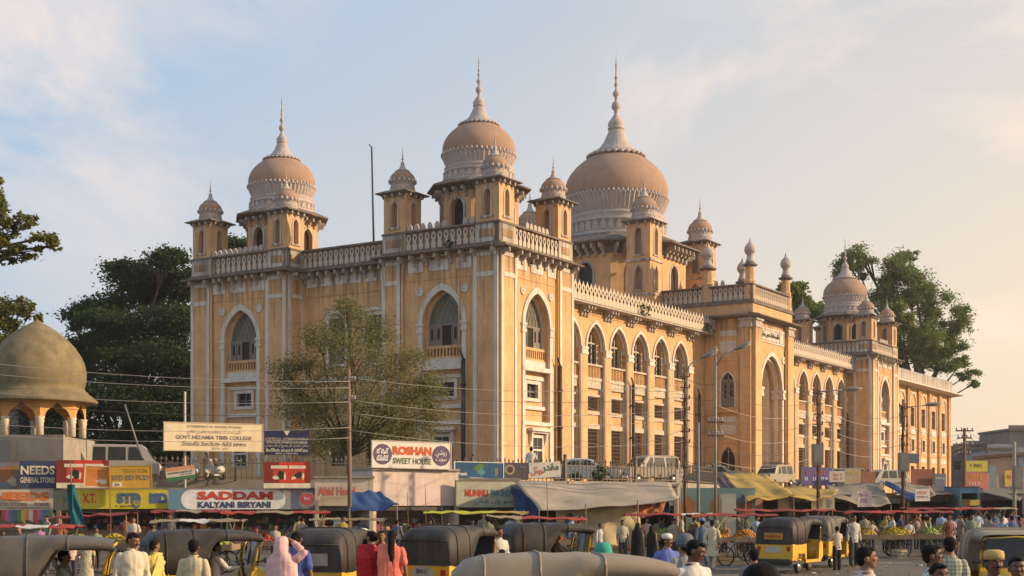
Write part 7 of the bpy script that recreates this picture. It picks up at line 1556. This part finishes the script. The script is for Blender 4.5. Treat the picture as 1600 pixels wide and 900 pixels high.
# ---------------- fruit carts and street clutter ----------------
def bikewheel():
    k = MB(Matrix.Rotation(R(90), 4, 'X')); r = .34
    k.lathe([(r-.035, -.018), (r, -.018), (r+.01, 0), (r, .018), (r-.035, .018), (r-.035, -.018)], 24, cap=False, mi=0); k.lathe([(.03, -.05), (.03, .05)], 8, mi=1)
    for i in range(12): a = math.pi*2*i/12; k.tube([(0, 0, .02*(-1)**i), ((r-.03)*math.cos(a), (r-.03)*math.sin(a), 0)], .005, 4, 1)
    return k.mesh('wheel', [RUB, GALV])
FRU = {'banana': (.48, .40, .05), 'orange': (.55, .24, .03), 'mango': (.50, .34, .07), 'apple': (.35, .05, .03), 'guava': (.30, .36, .10), 'grape': (.10, .14, .05)}
FM = {k: mat('fruit_'+k, c, .5, .25, 8, 0, spec=.4) for k, c in FRU.items()}
def cart(px, Y, rz, canopy, label, goods=('banana',), ctop=1.85, w=2.0, d=1.1, group='push carts selling fruit', cw=None, tilt=0, cd=None):
    e = empty('push_cart', onz(px, Y), R(rz), label, 'push cart', group)
    k = MB(); k.box(-w/2, -d/2, .78, w/2, d/2, .82); 
    for i in range(9): x = -w/2+(i+.5)*w/9; k.box(x-w/20, -d/2-.03, .82, x+w/20, d/2+.03, .845)
    k.box(-w/2-.02, -d/2-.05, .74, w/2+.02, -d/2, .92); k.box(-w/2-.02, d/2, .74, w/2+.02, d/2+.05, .92); k.box(-w/2-.04, -d/2, .74, -w/2, d/2, .92); k.box(w/2, -d/2, .74, w/2+.04, d/2, .92); obj('tray', k, [WOODP], e)
    k = MB()
    for x in (-w/2+.35, w/2-.35): k = MB(); k.tube([(x, -d/2+.05, .35), (x, d/2-.05, .35)], .02, 6); [k.box(x-.03, y-.03, .35, x+.03, y+.03, .76) for y in (-d/2+.12, d/2-.12)]; obj('axle', k, [IRON], e)
    for x in (-w/2+.35, w/2-.35):
        for y in (-d/2+.03, d/2-.03): obj('wheel', cached('bikewheel', bikewheel), parent=e, loc=(x, y, .35))
    cw = cw or w; cd = cd or d
    if canopy:
        for x in (-w/2+.05, w/2-.05):
            for y in (-d/2, d/2): k = MB(); k.tube([(x, y, .8), (x*cw/w, y*cd/d, ctop)], .018, 5); obj('canopy_pole', k, [WOODP], e)
        k = MB(); r_ = random.Random(int(px)); nx, ny = 18, 8; ph = r_.uniform(0, 6); top = []
        for j in range(ny+1):
            for i in range(nx+1):
                u = i/nx; v = j/ny; x = (u-.5)*cw*1.06; y = (v-.5)*cd*1.25; z = ctop+.02-.03*abs(math.sin(2.3*math.pi*u+ph))-.06*math.sin(math.pi*v)+.018*math.sin(23*u+ph+6*v)+.012*math.sin(41*u-2*ph+9*v)+tilt*(u-.5)
                if j in (0, ny): z -= .07+.05*abs(math.sin(17*u+ph))*abs(math.sin(5*u+2*ph)); y *= .97
                top.append((x, y, z))
        W = nx+1; f = [(j*W+i, j*W+i+1, (j+1)*W+i+1, (j+1)*W+i) for j in range(ny) for i in range(nx)]
        k.add(top, f, sm=True); k.add([(x, y, z-.015) for x, y, z in top], [tuple(reversed(q)) for q in f], sm=True)
        mats = canopy if isinstance(canopy, (list, tuple)) else [canopy]
        for q in range(len(k.mi)): k.mi[q] = (q % (nx*ny)) % nx*len(mats)//nx
        obj('canopy', k, list(mats), e)
    r_ = random.Random(int(px)+5); n = len(goods)
    for gi, g in enumerate(goods):
        cxg = -w/2+(gi+.5)*w/n; k = MB(); hw = w/n/2-.06
        k.ell((cxg, 0, .86), (hw*.92, d/2*.85, .20), 14, 8)
        for q in range(170):
            a = r_.uniform(0, 6.28); t = math.sqrt(r_.random()); x = cxg+hw*t*math.cos(a); y = d/2*.9*t*math.sin(a); z = .90+.30*(1-t*t)*r_.uniform(.75, 1.0)
            if g == 'banana':
                b = r_.uniform(0, 6.28); k.tube([(x-.07*math.cos(b), y-.07*math.sin(b), z-.01), (x, y, z+.03), (x+.07*math.cos(b), y+.07*math.sin(b), z-.01)], [.008, .022, .008], 5)
            else: k.ell((x, y, z), (.042, .042, .042), 7, 5)
        o = obj('fruit_heap', k, [FM[g]]); o.matrix_world = Matrix.Translation(onz(px, Y)) @ Matrix.Rotation(R(rz), 4, 'Z')
        tag(o, 'heap of %s on %s' % ({'banana': 'yellow bananas', 'orange': 'oranges', 'mango': 'golden mangoes', 'apple': 'red apples', 'guava': 'green guavas', 'grape': 'dark grapes'}[g], label), 'fruit', kind='stuff')
    return e
WHC = cloth_mat('white_cloth', (.6, .55, .48)); MAR = cloth_mat('maroon_cloth', (.22, .04, .035)); BRNC = cloth_mat('brown_sacking', (.30, .22, .14)); ORC = cloth_mat('orange_cloth', (.55, .2, .05))
cart(35, 37, 4, [MAR, RED, WHC, RED], 'cart with red and white canopy at the far left', ('apple', 'orange'), 1.62, 2.3, 1.1, cw=2.9)
cart(150, 43, -3, [MAR, RED, MAR], 'cart with long dark red canopy by the teal cloth', ('guava', 'banana'), 1.85, 2.4, 1.1, cw=2.4, tilt=.15)
cart(300, 47, 2, [MAR, BRNC, MAR], 'cart with ragged maroon canopy under the SADDAM sign', ('mango', 'grape'), 1.95, 2.2, 1.1, cw=2.4)
cart(312, 42, -2, [BRNC, WHC, BRNC], 'cart with crumpled sacking canopy behind the second auto-rickshaw', ('guava',), 1.70, 2.2, 1.1, cw=2.6)
cart(432, 46, 4, [RED, BRNC, RED], 'cart with red and brown canopy left of the timber pole', ('apple', 'mango'), 1.92, 2.6, 1.1, cw=3.4)
cart(545, 50, 0, [BRNC, WOODP], 'low cart with plank canopy below the blue awning', ('orange', 'guava'), 1.62, 2.2, 1.0, cw=2.6)
cart(745, 50, -2, [LIME, LIME, YEL], 'cart with lime yellow canopy below the MUNNU sign', ('banana', 'grape'), 1.88, 2.4, 1.1, cw=3.6, tilt=.0)
cart(838, 47, 6, [BRNC, RED, RED], 'cart with bamboo frame and red cloth beside the cream curtain', ('apple',), 1.72, 2.2, 1.1, cw=3.2, tilt=-.1)
cart(1062, 52, 0, [MAR, RED, WHC, MAR], 'cart with maroon canopy behind the burqa-clad women', ('guava', 'orange'), 1.78, 2.4, 1.1, cw=4.0)
cart(1143, 50, 3, [RED, MAR, MAR], 'cart heaped with oranges right of the cream kurta', ('orange', 'orange'), 1.78, 2.0, 1.1, cw=3.0)
cart(1226, 54, -2, [RED, MAR, RED], 'cart with bright red canopy behind the stickered auto-rickshaw', ('mango',), 1.92, 2.4, 1.1, cw=3.6)
cart(1372, 53.5, 2, [MAR, RED, RED], 'cart heaped with bananas on the open road', ('mango', 'banana'), 1.86, 2.3, 1.2, cw=2.9)
cart(1428, 54, 0, [RED, MAR], 'dark cart heaped with golden mangoes', ('mango', 'guava'), 1.86, 2.2, 1.1, cw=2.6)
cart(1478, 60, 0, [MAR, RED], 'farther cart under a thin red canopy', ('guava',), 1.95, 2.0, 1.1, cw=3.6)
cart(1540, 68, 0, [BRNC], 'distant cart with flat sacking canopy near the right shops', ('orange',), 1.9, 2.0, 1.1, cw=2.6)
# teal cloth on a pole
k = MB(); rows = []
for j in range(12):
    t = j/11; z = 2.75-1.9*t*.72; w = .06+.34*t**1.2; rows.append([(w*(.5+math.cos(a)*.5+.5*t*.3)*1.2-.06+.07*math.sin(3*a+4*t), .10*math.sin(a)*(.4+t)+.05*math.sin(5*a), z+.0*a) for a in [2*math.pi*i/24 for i in range(24)]])
k.loft(rows, cap=True)
o = obj('hanging_cloth', k, [cloth_mat('teal_cloth', (.015, .10, .12))], loc=onz(112, 41.5)); tag(o, 'dark teal cloth bundled on a bamboo pole in front of the red billboard', 'cloth')
k = MB(); k.tube([(0, 0, 0), (.0, 0, 3.0), (-.02, 0, 3.45)], [.03, .025, .015], 6); o = obj('bamboo_pole', k, [WOODP], loc=onz(111, 41.6)); tag(o, 'upright bamboo pole holding the teal cloth', 'pole')
for px, Y, h, lb in ((665, 56, 2.9, 'thin iron spike rising in front of the pink wall'), (690, 58, 2.5, 'thin rod right of the iron spike at the pink wall'), (637, 58, 2.6, 'thin rod left of the iron spike at the pink wall'), (172, 50, 2.9, 'pair of thin stakes below the orange notice board'), (855, 56, 3.0, 'thin rod standing before the tan tarpaulin')):
    k = MB(); k.tube([(0, 0, 0), (.02, 0, h*.5), (-.02, 0, h)], [.03, .022, .012], 6); o = obj('iron_rod', k, [RUST], loc=onz(px, Y)); tag(o, lb, 'rod')
# two-wheelers beside the carts
two_wheeler(onz(1155, 47), R(20), 'dark bicycle beside the orange cart', False, 'bicycle')
two_wheeler(onz(638, 34), R(60), 'pale scooter between the two women in red and the black auto-rickshaw', True, 'scooter')
g_ = random.Random(9); k = MB()
for i in range(260):
    px = g_.uniform(900, 1600); Yq = g_.uniform(38, 62); q = onz(px, Yq, .006); s_ = g_.uniform(.03, .11); a = g_.uniform(0, 6)
    k.M = Matrix.Translation(q) @ Matrix.Rotation(a, 4, 'Z'); k.box(-s_, -s_*.6, 0, s_, s_*.6, g_.uniform(.004, .03), i % 3)
o = obj('litter', k, [paint((.5, .46, .4)), paint((.12, .1, .08)), paint((.3, .2, .1))]); tag(o, 'paper scraps and trampled litter strewn over the road', kind='stuff')
# crates and baskets
for i, (px, Y, c, lb) in enumerate(((1130, 49, (.35, .2, .08), 'brown wooden crate under the orange cart'), (1350, 52, (.12, .2, .3), 'blue crate under the banana cart'), (1405, 52.5, (.35, .3, .2), 'straw coloured crate between the two banana and mango carts'), (1000, 55, (.3, .3, .28), 'grey crate behind the burqa-clad women'), (480, 52, (.3, .18, .08), 'brown crate below the round sign'), (60, 45, (.35, .25, .1), 'tan crate below the NEEDS signs'))):
    k = MB(); 
    for z in (0, .13, .26): k.box(-.25, -.18, z, .25, -.16, z+.09); k.box(-.25, .16, z, .25, .18, z+.09); k.box(-.25, -.16, z, -.23, .16, z+.09); k.box(.23, -.16, z, .25, .16, z+.09)
    for x, y in ((-.22, -.15), (.2, -.15), (-.22, .13), (.2, .13)): k.box(x, y, 0, x+.02, y+.02, .36)
    k.box(-.23, -.16, .01, .23, .16, .03); o = obj('crate', k, [paint(c, .25)], loc=onz(px, Y), rz=.2*i); tag(o, lb, 'crate')
# bird gliding past the corner tower
p = at(832, 412, 80); k = MB(); k.ell((0, 0, 0), (.16, .05, .05), 8, 6); k.add([(0, 0, .02), (.06, .5, .16), (-.10, .48, .14), (-.1, 0, 0), (.06, -.5, .16), (-.10, -.48, .14)], [(0, 1, 2, 3), (0, 3, 5, 4)]); o = obj('bird', k, [ABLK], loc=p); tag(o, 'dark bird with raised wings flying in front of the corner tower', 'bird')

# ---------------- thin smoky air over the street ----------------
hz = MB(); hz.box(-1520, -60, -1.4, 1520, 3020, 50)
hm = bpy.data.materials.new('street_haze'); hm.use_nodes = True; hn = hm.node_tree.nodes; hn.remove(hn['Principled BSDF'])
pv_ = hn.new('ShaderNodeVolumePrincipled'); pv_.inputs['Color'].default_value = (.93, .90, .88, 1); pv_.inputs['Density'].default_value = .00022; pv_.inputs['Anisotropy'].default_value = .3
hm.node_tree.links.new(pv_.outputs[0], hn['Material Output'].inputs['Volume'])
o = obj('haze', hz, [hm]); o['kind'] = 'stuff'; o['label'] = 'thin pale smoky haze hanging over the whole street and forecourt'
